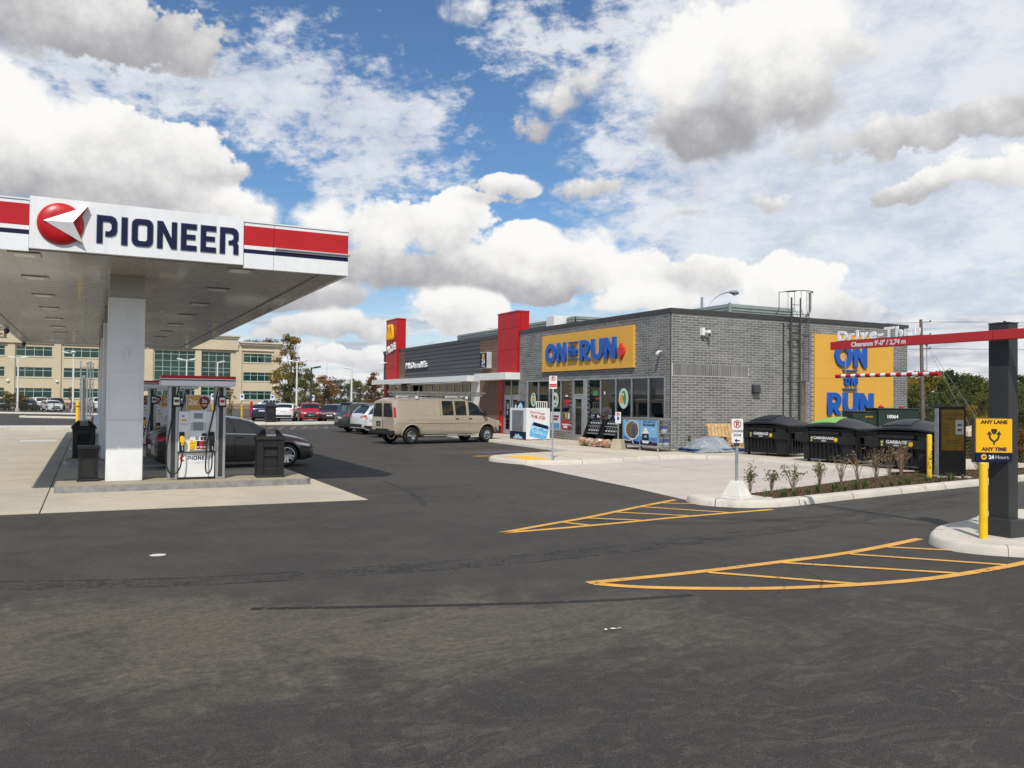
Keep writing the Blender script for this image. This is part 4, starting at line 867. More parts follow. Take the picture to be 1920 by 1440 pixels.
    q = wmb(t); q.box(27.28, 27.56, Y0-.14, Y0-.02, .13, 2.95); q.build('conduit_cover', mat('brown_metal', (.15, .12, .095), .6), t, bevel=.01)
    q = wmb(t); q.tube([(26.35, Y0-.04, .2), (26.35, Y0-.04, 5.4)], .03, 8); q.build('conduit', DARK, t)
    # wall fittings
    q = wmb(t); q.frustum([(24.58, Y0-.22, 2.42), (24.94, Y0-.22, 2.42), (24.94, Y0-.02, 2.38), (24.58, Y0-.02, 2.38)], [(24.58, Y0-.17, 2.74), (24.94, Y0-.17, 2.74), (24.94, Y0-.02, 2.74), (24.58, Y0-.02, 2.74)]); q.build('wall_light', DARK, t, bevel=.015)
    q = wmb(t); q.box(21.85, 21.99, Y0-.16, Y0-.01, 4.68, 4.98); q.tube([(22.0, Y0-.12, 4.85), (22.12, Y0-.22, 4.78)], .035, 8); q.lathe([(.0, -.09), (.075, -.05), (.085, .02), (.06, .07), (0, .08)], 12, (22.14, Y0-.22, 4.82)); q.build('security_camera', PAPER, t, smooth=40)
    q = wmb(t); q.tube([(22.14, Y0-.24, 4.72), (22.14, Y0-.25, 4.66)], .05, 8); q.build('camera_lens', BLACK, t)
    q = wmb(t); q.tube([(X0-.02, 27.0, 4.02), (X0-.14, 27.0, 4.0)], .03, 8); q.tube([(X0-.1, 27.06, 3.99), (X0-.3, 26.92, 3.92)], .06, 10); q.build('security_camera', PAPER, t, smooth=40)
    q = wmb(t); q.tube([(21.3, Y0-.01, .62), (21.3, Y0-.09, .60)], .045, 8); q.lathe([(.07, 0), (.07, .03)], 10, (21.3, Y0-.1, .6), 'Y'); q.build('hose_tap', CHROME, t)
    # corrugated rooftop screens and vents
    def screen(nm, x0, x1, y0, y1, z0, z1, faces):
        q = wmb(t); n = int((z1-z0)/.14)
        q.box(x0+.05, x1-.05, y0+.05, y1-.05, z0, z1-.03)
        for i in range(n):
            z = z0+i*.14
            if 'S' in faces: q.box(x0, x1, y0, y0+.05, z, z+.07)
            if 'W' in faces: q.box(x0, x0+.05, y0+.051, y1, z, z+.07)
        for (px_, py_) in ((x0-.02, y0-.02), (x1-.08, y0-.02), (x0-.02, y1-.08)): q.box(px_, px_+.1, py_, py_+.1, z0, z1+.01)
        return q.build(nm, mat('corrugated_screen', (.27, .31, .29), .5, metal=.2, var=.08), t)
    screen('roof_screen', 27.46, 31.6, 31.0, 36.0, 5.2, 6.80, 'SW')
    q = wmb(t); q.lathe([(.10, 0), (.10, .3), (.26, .42), (.32, .6), (.26, .78), (.1, .86), (0, .87)], 14, (29.55, 29.0, 5.2)); q.build('turbine_vent', CHROME, t, smooth=30)
    return t
build_store()
def build_shelf(x, y, label):
    t = thing('shelf_unit', label, 'shelf', (x, y, .12), 0, 'goods shelves behind the shop windows')
    mb = MB(); mb.box(-.05, .05, -1.6, 1.6, 0, 1.45)
    for z in (.1, .5, .9, 1.3): mb.box(-.4, .4, -1.6, 1.6, z, z+.03)
    mb.build('frame', GREYM, t)
    for k, m_ in enumerate((RED, PAPER, GR_P, BLUE, mat('print_green', (.05, .25, .08)))):
        mb = MB()
        for i in range(24):
            z = rng.choice((.13, .53, .93)); yy = rng.uniform(-1.5, 1.4); mb.box(-.38, -.12, yy, yy+rng.uniform(.08, .2), z, z+rng.uniform(.15, .33))
        mb.build('goods', m_, t, kind='stuff')
for x, y, l in ((22.6, 29.2, 'goods shelf seen through the right hand shop windows'), (22.6, 36.2, 'goods shelf seen through the left hand shop windows'), (25.2, 30.5, 'goods shelf deep inside the shop')): build_shelf(x, y, l)

PLANKD = mat('dark_grey_plank', (.062, .062, .064), .55, var=.10, vs=3, rnd=.10); PLANKB = mat('brown_plank', (.165, .092, .060), .6, var=.14, vs=2.5, rnd=.14); TOWR = mat('red_cladding', (.42, .010, .014), .4, spec=.3, var=.06, rnd=.05)
PALE = mat('pale_cladding', (.66, .64, .59), .6, var=.04); CANW = mat('awning_white', (.72, .72, .70), .4, var=.04)
def build_restaurant():
    t = thing('fast_food_restaurant', 'low restaurant wing with dark planks, brown planks and two red towers', 'restaurant', (20.4, 39.4, 0))
    X0 = 20.45
    q = wmb(t); q.box(X0, 33.9, 39.42, 62.5, 3.42, 5.45); q.box(X0, X0+.3, 41.86, 45.9, 0, 3.42); q.box(X0, X0+.3, 45.9, 57.1, 0, 1.0); q.box(X0, X0+.3, 57.1, 58.4, 0, 3.42); q.box(27, 33.9, 39.42, 62.5, 0, 3.42)
    q.build('wall', mat('wall_backing', (.05, .05, .05), .8), t)
    q = wmb(t); q.box(X0-.06, X0+.3, 39.43, 62.5, 5.452, 5.68); q.build('parapet_coping', CAPM, t)
    q = wmb(t); q.box(X0+.31, 27, 41.9, 62.4, .02, .12); q.build('dining_floor', mat('shop_floor_tile', (.3, .29, .27)), t)
    # dark planks: eight rows of three
    h = (5.45-3.43)/8
    for r in range(8):
        for (a, b) in ((44.42, 48.8), (48.81, 53.15), (53.16, 57.5)):
            q = wmb(t); z = 3.43+r*h; q.add([(X0-.012, a+.004, z+.004), (X0-.012, b-.004, z+.004), (X0-.055, b-.004, z+.012), (X0-.055, a+.004, z+.012), (X0-.035, b-.004, z+h-.006), (X0-.035, a+.004, z+h-.006), (X0, b-.004, z+h-.006), (X0, a+.004, z+h-.006)], [(0, 1, 2, 3), (3, 2, 4, 5), (5, 4, 6, 7), (0, 3, 5, 7), (1, 6, 4, 2)])
            q.build('plank', PLANKD, t)
    def brown(y0, y1, z0, z1, n):
        h = (z1-z0)/n
        for r in range(n):
            q = wmb(t); q.box(X0-.045, X0-.001, y0+.003, y1-.003, z0+r*h+.006, z0+(r+1)*h-.006); q.build('plank', PLANKB, t)
    brown(41.87, 44.40, .13, 5.45, 30); brown(57.52, 58.9, 3.45, 5.45, 11); brown(57.1, 58.2, .9, 3.0, 10)
    # red entrance tower, panels with open joints
    for a, b in ((39.40, 40.05), (40.05, 41.84)):
        for z0, z1 in ((3.47, 4.75), (4.75, 5.90), (5.90, 6.72)):
            q = wmb(t); q.box(20.30, 20.44, a+.006, b-.006, z0+.006, z1-.006); q.build('tower_panel', TOWR, t)
    q = wmb(t); q.box(20.445, 20.98, 39.385, 41.84, 5.70, 6.72); q.build('tower_back', TOWR, t)
    q = wmb(t); q.box(20.28, 21.0, 39.37, 41.86, 6.725, 6.80); q.build('tower_cap', RED, t)
    q = wmb(t); q.box(20.38, 20.6, 41.30, 41.85, .13, 3.08); q.build('tower_leg', TOWR, t)
    q = wmb(t); q.box(20.30, 20.378, 41.5, 41.62, 1.15, 1.33); q.build('door_button', DARK, t)
    q = wmb(t); q.box(19.55, 20.44, 39.30, 43.35, 3.09, 3.46); q.build('entrance_awning', CANW, t, bevel=.01)
    # entrance doors and transom
    def bar(y0, y1, z0, z1, nm='window_frame', d=.08, p=None): q = wmb(t); q.box(X0-.02, X0+d-.02, y0, y1, z0, z1); return q.build(nm, ALU, p or t)
    for y in (39.44, 40.36, 41.25): bar(y-.04, y+.04, .13, 3.08)
    bar(39.48, 40.32, 2.18, 2.28); bar(40.40, 41.21, 2.18, 2.28)
    for a, b in ((39.48, 40.32), (40.40, 41.21)):
        q = wmb(t); q.box(X0+.01, X0+.02, a, b, 2.28, 3.08); q.build('window_pane', SHOPGLASS, t)
        q = wmb(t); q.box(X0, X0+.04, a+.01, a+.16, .15, 2.17); q.box(X0, X0+.04, b-.16, b-.01, .15, 2.17); q.box(X0, X0+.04, a+.16, b-.16, 2.02, 2.17); q.box(X0, X0+.04, a+.16, b-.16, .15, .4); dr = q.build('door', ALU, t)
        q = wmb(t); q.box(X0+.01, X0+.02, a+.16, b-.16, .4, 2.02); q.build('door_glass', SHOPGLASS, dr)
        q = wmb(t); q.box(X0-.055, X0-.03, a+.05, a+.08, .95, 1.4); q.build('door_handle', CHROME, dr)
        q = wmb(t); q.box(X0-.002, X0+.008, a+.3, a+.45, 1.5, 1.75); q.box(X0-.002, X0+.008, a+.36, a+.5, 1.2, 1.4); q.build('door_notice', PAPER, dr)
    # awning band and dining windows
    q = wmb(t); q.box(19.62, 20.40, 44.43, 62.9, 3.07, 3.41); q.build('window_awning', CANW, t, bevel=.01)
    for z0, z1 in ((.13, 1.6), (1.61, 3.06)): q = wmb(t); q.box(X0-.06, X0-.002, 44.42, 45.62, z0, z1); q.build('pale_panel', PALE, t)
    q = wmb(t); q.box(X0-.10, X0-.06, 44.4, 45.7, 3.0, 3.42); q.build('pale_panel', PALE, t)
    ys = [45.9+(57.1-45.9)*i/9 for i in range(10)]
    for y in ys: bar(y-.035, y+.035, 1.06, 2.96, 'mullion')
    bar(45.9, 57.1, 2.96, 3.05); bar(45.9, 57.1, 1.0, 1.06)
    for a, b in zip(ys[:-1], ys[1:]): q = wmb(t); q.box(X0+.01, X0+.02, a+.035, b-.035, 1.06, 2.96); q.build('window_pane', SHOPGLASS, t)
    for a, b in ((58.3, 59.8), (59.9, 61.4)): q = wmb(t); q.box(X0+.01, X0+.03, a, b, .6, 3.05); q.build('window_pane', SHOPGLASS, t)
    for y in (58.25, 59.85, 61.42): bar(y-.04, y+.04, .13, 3.06)
    q = wmb(t); q.box(20.36, 20.60, 61.5, 62.1, .13, 3.07); q.build('tower_leg', TOWR, t)
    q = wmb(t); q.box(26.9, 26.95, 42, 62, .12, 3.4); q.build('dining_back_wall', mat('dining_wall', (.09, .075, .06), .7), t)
    # far red tower with its signs
    for z0, z1 in ((3.45, 4.3), (4.3, 5.6), (5.6, 6.6), (6.6, 7.92)): q = wmb(t); q.box(20.25, 20.44, 58.86, 61.35, z0+.006, z1-.006); q.build('tower_panel', TOWR, t)
    q = wmb(t); q.box(20.445, 20.95, 58.87, 61.34, 5.70, 7.9); q.build('tower_back', TOWR, t)
    q = wmb(t); q.box(20.22, 20.97, 58.84, 61.37, 7.925, 8.0); q.build('tower_cap', RED, t)
    arch = lambda cx: [(cx+.42*cos(a), 1.20*sin(a)) for a in [pi*i/16 for i in range(17)]] + [(cx+.24*cos(a), 1.02*sin(a)) for a in [pi*i/16 for i in range(16, -1, -1)]]
    M = wloc(t, onface('W', (20.25, 60.55, 6.42)))
    for c in (.0, .62): shape([[(p[0], p[1]) for p in arch(c)]], mat('arch_yellow', (.85, .45, .01), .35), t, M @ Matrix.Translation((0, 0, .08+.003*(c > 0))), .075, 'emblem_arch')
    text('McCafé', .78, PAPER, t, wloc(t, onface('W', (20.25, 60.05, 5.52))) @ Matrix.Rotation(radians(9), 4, 'Z') @ Matrix.Translation((0, 0, .05)), .05, .018, sx=.80, shear=.2)
    letters("McDonald's", .58, PAPER, t, wloc(t, onface('W', (X0-.11, 57.0, 4.18))), .06, .012, width=4.1, gap=.04)
    q = wmb(t); q.box(X0-.13, X0-.05, 52.85, 57.05, 4.10, 4.15); q.build('sign_rail', DARK, t)
    q = wmb(t); q.tube([(20.25, 61.1, 4.75), (20.05, 61.1, 4.75)], .03, 6); q.tube([(20.1, 61.15, 4.72), (19.8, 61.3, 4.68)], .07, 8); q.build('security_camera', PAPER, t)
    # projecting 24 hour sign
    q = wmb(t); q.box(20.10, 20.402, 42.80, 43.74, 3.80, 4.72); s = q.build('hours_sign', mat('sign_edge_grey', (.45, .46, .48), .4), t, bevel=.01)
    q = wmb(t); q.box(20.085, 20.1, 42.84, 43.70, 3.84, 4.68); q.build('sign_face', NAVY, s)
    M = wloc(t, onface('W', (20.083, 43.27, 4.27)))
    shape([ell(0, .22, .15, .15, 16), list(reversed(ell(0, .22, .05, .05, 10)))], mat('arch_yellow', (.85, .45, .01)), s, M, .002, 'sign_print')
    text('24', .42, PAPER, s, M @ Matrix.Translation((0, -.22, .002)), .002, .012); text('HOURS', .13, PAPER, s, M @ Matrix.Translation((0, -.38, .002)), .002)
    # rooftop screen
    q = wmb(t); q.box(24.05, 29, 39.7, 56.3, 5.3, 6.72)
    for i in range(9): q.box(24.0, 24.05, 39.6, 56.3, 5.45+i*.14, 5.52+i*.14)
    for i in range(9): q.box(24.0, 29, 39.6, 39.65, 5.45+i*.14, 5.52+i*.14)
    q.build('roof_screen', MATS['corrugated_screen'], t)
    q = wmb(t); q.box(23.2, 24.9, 40.6, 41.5, 5.3, 6.78); q.build('roof_unit', CANW, t, bevel=.02)
build_restaurant()
# ================================================================== VEHICLES
def lerp_list(L, x):
    if x <= L[0][0]: return L[0][1]
    for (a, u), (b, v) in zip(L[:-1], L[1:]):
        if x <= b: return u + (v-u)*((x-a)/(b-a) if b > a else 0)
    return L[-1][1]
def paint(name, col, metal=.45, rough=.28): return mat('paint_'+name, col, rough, metal=metal, coat=.8, var=.04, vs=1.2)
TRIM = mat('black_trim', (.018, .018, .019), .55, var=.15, vs=6); TAILR = mat('tail_light_red', (.42, .01, .012), .12, coat=.6, var=.15, vs=9); HEADL = mat('headlight_clear', (.55, .57, .58), .08, metal=.4, coat=.8, var=.2, vs=10); AMBER = mat('amber_lens', (.75, .22, .02), .15, coat=.5); PLATE = mat('number_plate', (.62, .64, .68), .4, var=.1, vs=12); WELL = mat('wheel_well', (.006, .006, .006), .95)
WHEELS = {}
def wheel_meshes(R, w, spokes, rimr, style):
    k = (R, w, spokes, rimr, style)
    if k in WHEELS: return WHEELS[k]
    mb = MB(); mb.lathe([(rimr-.01, -w*.42), (rimr+.02, -w*.5), (R-.05, -w*.5), (R-.012, -w*.40), (R, -w*.25), (R, w*.25), (R-.012, w*.40), (R-.05, w*.5), (rimr+.02, w*.5), (rimr-.01, w*.42), (rimr-.01, -w*.42)], 28, axis='Y', closed=True)
    ty = mb.mesh('tyre', RUBBER, 40)
    mb = MB(); q = w*.46
    # barrel and lip (outer side is -y)
    mb.lathe([(rimr, -q), (rimr-.02, -q-.004), (rimr-.035, -q+.02), (rimr-.04, 0), (rimr-.04, q), (rimr, q)], 28, axis='Y', closed=True)
    mb.lathe([(0, -q+.022), (.055, -q+.018), (.07, -q+.05), (.05, q*.2), (0, q*.2)], 14, axis='Y')
    for i in range(spokes):
        a = 2*pi*i/spokes; M0 = Matrix.Rotation(a, 4, 'Y'); ww = .055 if style == 'steel' else .032; mb.M = M0
        offs = (0,) if style in ('steel', 'plain') else (-.045, .045)
        for o_ in offs:
            mb.frustum([(-ww+o_*.5, -q+.03, .05), (ww+o_*.5, -q+.03, .05), (ww*.7+o_*.5, -q+.07, .05), (-ww*.7+o_*.5, -q+.07, .05)], [(-ww*.8+o_, -q+.012, rimr-.03), (ww*.8+o_, -q+.012, rimr-.03), (ww*.6+o_, -q+.05, rimr-.03), (-ww*.6+o_, -q+.05, rimr-.03)])
    mb.M = None; ri = mb.mesh('rim', CHROME if style == 'steel' else mat('alloy_silver', (.48, .49, .50), .25, metal=.85, var=.05), 35)
    mb = MB(); mb.lathe([(rimr-.045, -.02), (rimr-.045, 0), (0, 0)], 20, axis='Y'); bk = mb.mesh('brake_disc', DARK)
    WHEELS[k] = (ty, ri, bk); return WHEELS[k]
class Body:
    def __init__(s, sp):
        s.sp = sp; s.L = sp['L']; s.zb = sp.get('zb', .22); s.k = sp.get('tumble', .32); s.crown = sp.get('crown', .07)
    def top(s, x): return lerp_list(s.sp['top'], x)
    def belt(s, x): return min(lerp_list(s.sp['belt'], x), s.top(x)-.02)
    def hw(s, x): return lerp_list(s.sp['width'], x)
    def bot(s, x):
        z = lerp_list(s.sp.get('bottom', [(-s.L/2, s.zb+.10), (-s.L/2+.35, s.zb), (s.L/2-.4, s.zb), (s.L/2, s.zb+.06)]), x)
        return z
    def arch(s, x, z):
        R = s.sp['R']; Ra = R + s.sp.get('archgap', .06)
        for xc in (s.sp['xf'], s.sp['xr']):
            d = abs(x-xc)
            if d <= Ra: z = max(z, R + sqrt(max(0, Ra*Ra-d*d)))
        return z
    def edge(s, x):
        T = s.top(x); B = s.belt(x); wb = s.hw(x)*.965
        ze = max(B+.008, T-s.crown*min(1, (T-B)/.15+.25)); wr = max(.2, wb - s.k*(ze-B) - .015); return wr, ze
    def side(s, x, z):
        w = s.hw(x); zb = s.bot(x); B = s.belt(x)
        if z <= B:
            t = (z-zb)/max(.01, B-zb); P = [(0, .955), (.08, .985), (.42, 1.0), (.72, .995), (.9, .982), (1, .965)]; return w*lerp_list(P, t)
        wr, ze = s.edge(x); t = min(1, (z-B)/max(.01, ze-B)); return w*.965 + (wr-w*.965)*t
    def roof(s, x, y):
        wr, ze = s.edge(x); t = min(1, abs(y)/wr); return ze + (s.top(x)-ze)*(1-t**2.6)
    def section(s, x):
        w = s.hw(x); zb = s.arch(x, s.bot(x)); B = s.belt(x); wr, ze = s.edge(x); pts = [(0, zb), (s.side(x, s.bot(x))*.90, zb)]
        zlow = s.bot(x)
        for t in (.0, .08, .25, .42, .58, .72, .82, .9, .96, 1.0):
            z = max(zlow + t*(B-zlow), min(zb + .012*t, B)); pts.append((s.side(x, z), z))
        for t in (.15, .4, .7, .92): z = B+(ze-B)*t; pts.append((s.side(x, z), z))
        for t in (1.0, .96, .88, .7, .4, .0): y = wr*t; pts.append((y, s.roof(x, y)))
        return pts
    def endx(s, y, z, sg):
        x = sg*s.L/2; st = -sg*.008
        for _ in range(500):
            if abs(y) <= s.side(x, z)+1e-6 and z <= s.roof(x, min(abs(y), s.edge(x)[0]))+1e-6 and z >= s.bot(x)-1e-6 and (z <= s.belt(x) or abs(y) <= s.side(x, z)): return x
            x += st
        return x
def car(name, label, cat, loc, rz, sp, col, group=None, detail=True):
    t = thing(name, label, cat, loc, rz, group); B = Body(sp); L = sp['L']; R = sp['R']; Ra = R+sp.get('archgap', .06)
    xs = set()
    n = 64 if detail else 36
    for i in range(n+1): xs.add(round(-L/2+L*i/n, 4))
    for c in (sp['xf'], sp['xr']):
        for i in range(13): xs.add(round(c-Ra*cos(pi*i/12), 4))
        xs.add(round(c-Ra-.003, 4)); xs.add(round(c+Ra+.003, 4))
    for nm in ('top', 'belt', 'width'):
        for q in sp[nm]: xs.add(round(q[0], 4))
    xs = sorted(x for x in xs if -L/2-1e-6 <= x <= L/2+1e-6)
    mb = MB(); rows = []
    for x in xs:
        P = B.section(x); rows.append([(x, y, z) for y, z in P] + [(x, -y, z) for y, z in reversed(P[1:-1])])
    m_ = len(rows[0]); mb.add([p for r in rows for p in r], [(i*m_+j, i*m_+(j+1) % m_, (i+1)*m_+(j+1) % m_, (i+1)*m_+j) for i in range(len(rows)-1) for j in range(m_)] + [tuple(reversed(range(m_))), tuple(range((len(rows)-1)*m_, len(rows)*m_))])
    body = mb.build('body', col, t, smooth=38)
    mb = MB(); hw = B.hw(0)
    mb.box(-L/2+.25, L/2-.3, -(hw-.27), hw-.27, B.zb-.02, B.zb+.50)
    for c in (sp['xf'], sp['xr']): mb.box(c-Ra+.01, c+Ra-.01, -(hw-.24), hw-.24, B.zb, R+Ra-.02)
    mb.build('underbody', WELL, t)
    # patches laid on the body surface
    def sidepatch(cs, m_, nm, sg, off=.004, nu=10, nv=4, parent=None):
        (xa, za), (xb, zb2), (xc, zc), (xd, zd) = cs; q = MB(); rws = []
        for j in range(nv+1):
            v = j/nv; r = []
            for i in range(nu+1):
                u = i/nu; x = (xa+(xb-xa)*u)*(1-v)+(xd+(xc-xd)*u)*v; z = (za+(zb2-za)*u)*(1-v)+(zd+(zc-zd)*u)*v
                z = min(z, B.edge(x)[1]-.004); r.append((x, sg*(B.side(x, z)+off), z))
            rws.append(r)
        q.grid(rws); return q.build(nm, m_, parent or t, smooth=60, fix=False)
    def toppatch(xa, xb, ya, yb, m_, nm, off=.005):
        q = MB(); rws = []
        for j in range(9):
            x = xa+(xb-xa)*j/8; wr = B.edge(x)[0]; s_ = (B.top(x+.01)-B.top(x-.01))/.02; nl = sqrt(1+s_*s_)
            rws.append([(x-s_/nl*off, wr*(ya+(yb-ya)*i/12), B.roof(x, wr*(ya+(yb-ya)*i/12))+off/nl) for i in range(13)])
        q.grid(rws); return q.build(nm, m_, t, smooth=60, fix=False)
    def endpatch(cs, m_, nm, sg, off=.006, nu=10, nv=4):
        (ya, za), (yb, zb2), (yc, zc), (yd, zd) = cs; q = MB(); rws = []
        for j in range(nv+1):
            v = j/nv; r = []
            for i in range(nu+1):
                u = i/nu; y = (ya+(yb-ya)*u)*(1-v)+(yd+(yc-yd)*u)*v; z = (za+(zb2-za)*u)*(1-v)+(zd+(zc-zd)*u)*v
                x = B.endx(y, z, sg); r.append((x+sg*off, y*1.004, z))
            rws.append(r)
        q.grid(rws); return q.build(nm, m_, t, smooth=60, fix=False)
    for sg in (1, -1):
        for w in sp['side_windows']: sidepatch(w, CARGLASS, 'side_window', sg)
        if detail:
            for x0, z0, x1, z1 in sp.get('seams', []): sidepatch([(x0-.007, z0), (x0+.007, z0), (x1+.007, z1), (x1-.007, z1)], WELL, 'door_seam', sg, .002, 1, 8)
            for x0, z0 in sp.get('handles', []):
                y = B.side(x0, z0); q = MB(); q.box(x0-.09, x0+.09, y-.01 if sg > 0 else -y-.03, y+.03 if sg > 0 else -y+.01, z0-.018, z0+.018)
                q.build('door_handle', sp.get('handle_mat', col), t, bevel=.008)
            if 'mirror' in sp:
                x0, z0 = sp['mirror']; y = B.side(x0, z0)+.11; q = MB(); q.box(x0-.09, x0+.07, sg*y-.09, sg*y+.09, z0-.06, z0+.08); q.build('door_mirror', sp.get('mirror_mat', col), t, bevel=.03)
            if 'chrome_line' in sp: sidepatch(sp['chrome_line'], CHROME, 'window_trim', sg, .007, 12, 1)
        for cs, mm, nm in sp.get('side_parts', []): sidepatch(cs, mm, nm, sg, .006)
        for c, fr in ((sp['xf'], 1), (sp['xr'], 0)):
            ty, ri, bk = wheel_meshes(R, sp.get('tw', .22), sp.get('spokes', 5), sp.get('rim', R*.64), sp.get('style', 'alloy'))
            wt = bpy.data.objects.new('wheel', None); C.objects.link(wt); wt.parent = t; wt.empty_display_size = .1
            wt.location = (c, sg*(B.hw(c)-sp.get('tw', .22)/2-.015), R); wt.rotation_euler = (0, rng.uniform(0, 1), pi if sg > 0 else 0)
            for me in (ty, ri, bk): obj(me.name.split('.')[0], me, wt)
    if 'screen' in sp: toppatch(sp['screen'][0], sp['screen'][1], -.93, .93, CARGLASS, 'windscreen')
    if 'rear_glass' in sp:
        toppatch(sp['rear_glass'][0], sp['rear_glass'][1], -.88, .88, CARGLASS, 'rear_window')
    for sg, cs, mm, nm in sp.get('end_parts', []):
        if nm in ('headlight', 'tail_light', 'fog_light'):
            endpatch(cs, mm, nm, sg); endpatch([(-y, z) for y, z in cs], mm, nm, sg)
        else: endpatch(cs, mm, nm, sg, .008)
    if 'rails' in sp:
        x0, x1 = sp['rails']
        for sg in (1, -1):
            y = B.edge((x0+x1)/2)[0]-.06; q = MB(); q.tube([(x0, sg*y, B.roof(x0, y)), (x0+.12, sg*y, B.roof(x0, y)+.07), (x1-.12, sg*y, B.roof(x1-.1, y)+.07), (x1, sg*y, B.roof(x1, y))], .022, 6); q.build('roof_rail', sp.get('rail_mat', TRIM), t)
    if 'spoiler' in sp:
        x0, z0, w_ = sp['spoiler']; q = MB(); q.prism([(x0-.16, -w_), (x0+.12, -w_-.03), (x0+.12, w_+.03), (x0-.16, w_)], z0-.035, z0); q.build('spoiler', sp.get('spoiler_mat', col), t, bevel=.012)
    return t, B
# ---- body plans (x forward, rear at -L/2)
def suv_spec(L=4.75, H=1.72, W=.94, belt=1.08, zb=.26, R=.365, rake=.42, hood=1.02, nose=.82):
    h = L/2
    return dict(L=L, R=R, xf=h-.92, xr=-h+.98, zb=zb, tumble=.30, crown=.06,
        top=[(-h, .98), (-h+.04, 1.08), (-h+.12, 1.16), (-h+rake*.7, H-.14), (-h+rake*.9, H-.05), (-h+rake+.25, H-.015), (-h+1.6, H), (.1, H-.015), (.45, H-.06), (.62, H-.13), (1.22, hood+.08), (1.36, hood+.02), (h-.55, hood-.06), (h-.22, hood-.14), (h-.06, nose), (h, nose-.14)],
        belt=[(-h, .90), (-h+.3, belt+.05), (-.2, belt), (1.2, hood-.04), (h-.25, hood-.19), (h, nose-.2)],
        width=[(-h, W*.80), (-h+.06, W*.90), (-h+.25, W*.975), (-h+.9, W), (h-1.2, W), (h-.5, W*.965), (h-.18, W*.88), (h, W*.70)],
        side_windows=[[(-h+.98, belt+.05), (-.32, belt+.04), (-.36, H-.16), (-h+1.02, H-.17)], [(-.22, belt+.04), (.98, belt), (.42, H-.15), (-.25, H-.16)], [(-h+.42, belt+.12), (-h+.90, belt+.06), (-h+.94, H-.18), (-h+.60, H-.19)]],
        screen=(1.16, .58), rear_glass=(-h+.14, -h+rake*.80), seams=[(-h+.98, .45, -h+1.02, 1.5), (-.27, .30, -.27, 1.5), (1.0, .40, 1.02, belt)], handles=[(-h+1.18, belt-.10), (-.12, belt-.12)], mirror=(.88, belt+.10),
        side_parts=[([(-h+.02, .48), (-h+.55, .60), (-h+.50, .48), (-h+.02, .36)], TRIM, 'bumper_trim'), ([(-h+1.42, zb), (h-1.36, zb), (h-1.36, zb+.13), (-h+1.42, zb+.13)], TRIM, 'sill_trim')],
        end_parts=[(-1, [(W*.50, .92), (W*.98, .96), (W*.96, 1.10), (W*.60, 1.06)], TAILR, 'tail_light'), (-1, [(-.27, .80), (.27, .80), (.27, .92), (-.27, .92)], PLATE, 'number_plate'), (-1, [(-W*.75, zb+.14), (W*.75, zb+.14), (W*.78, zb+.32), (-W*.78, zb+.32)], TRIM, 'rear_bumper'),
                   (1, [(W*.42, hood-.34), (W*.90, hood-.28), (W*.93, hood-.18), (W*.46, hood-.24)], HEADL, 'headlight'), (1, [(-W*.40, hood-.42), (W*.40, hood-.42), (W*.40, hood-.24), (-W*.40, hood-.24)], TRIM, 'grille'), (1, [(-W*.6, zb+.14), (W*.6, zb+.14), (W*.6, zb+.26), (-W*.6, zb+.26)], TRIM, 'lower_intake'), (1, [(-.25, zb+.27), (.25, zb+.27), (.25, zb+.38), (-.25, zb+.38)], PLATE, 'number_plate')])
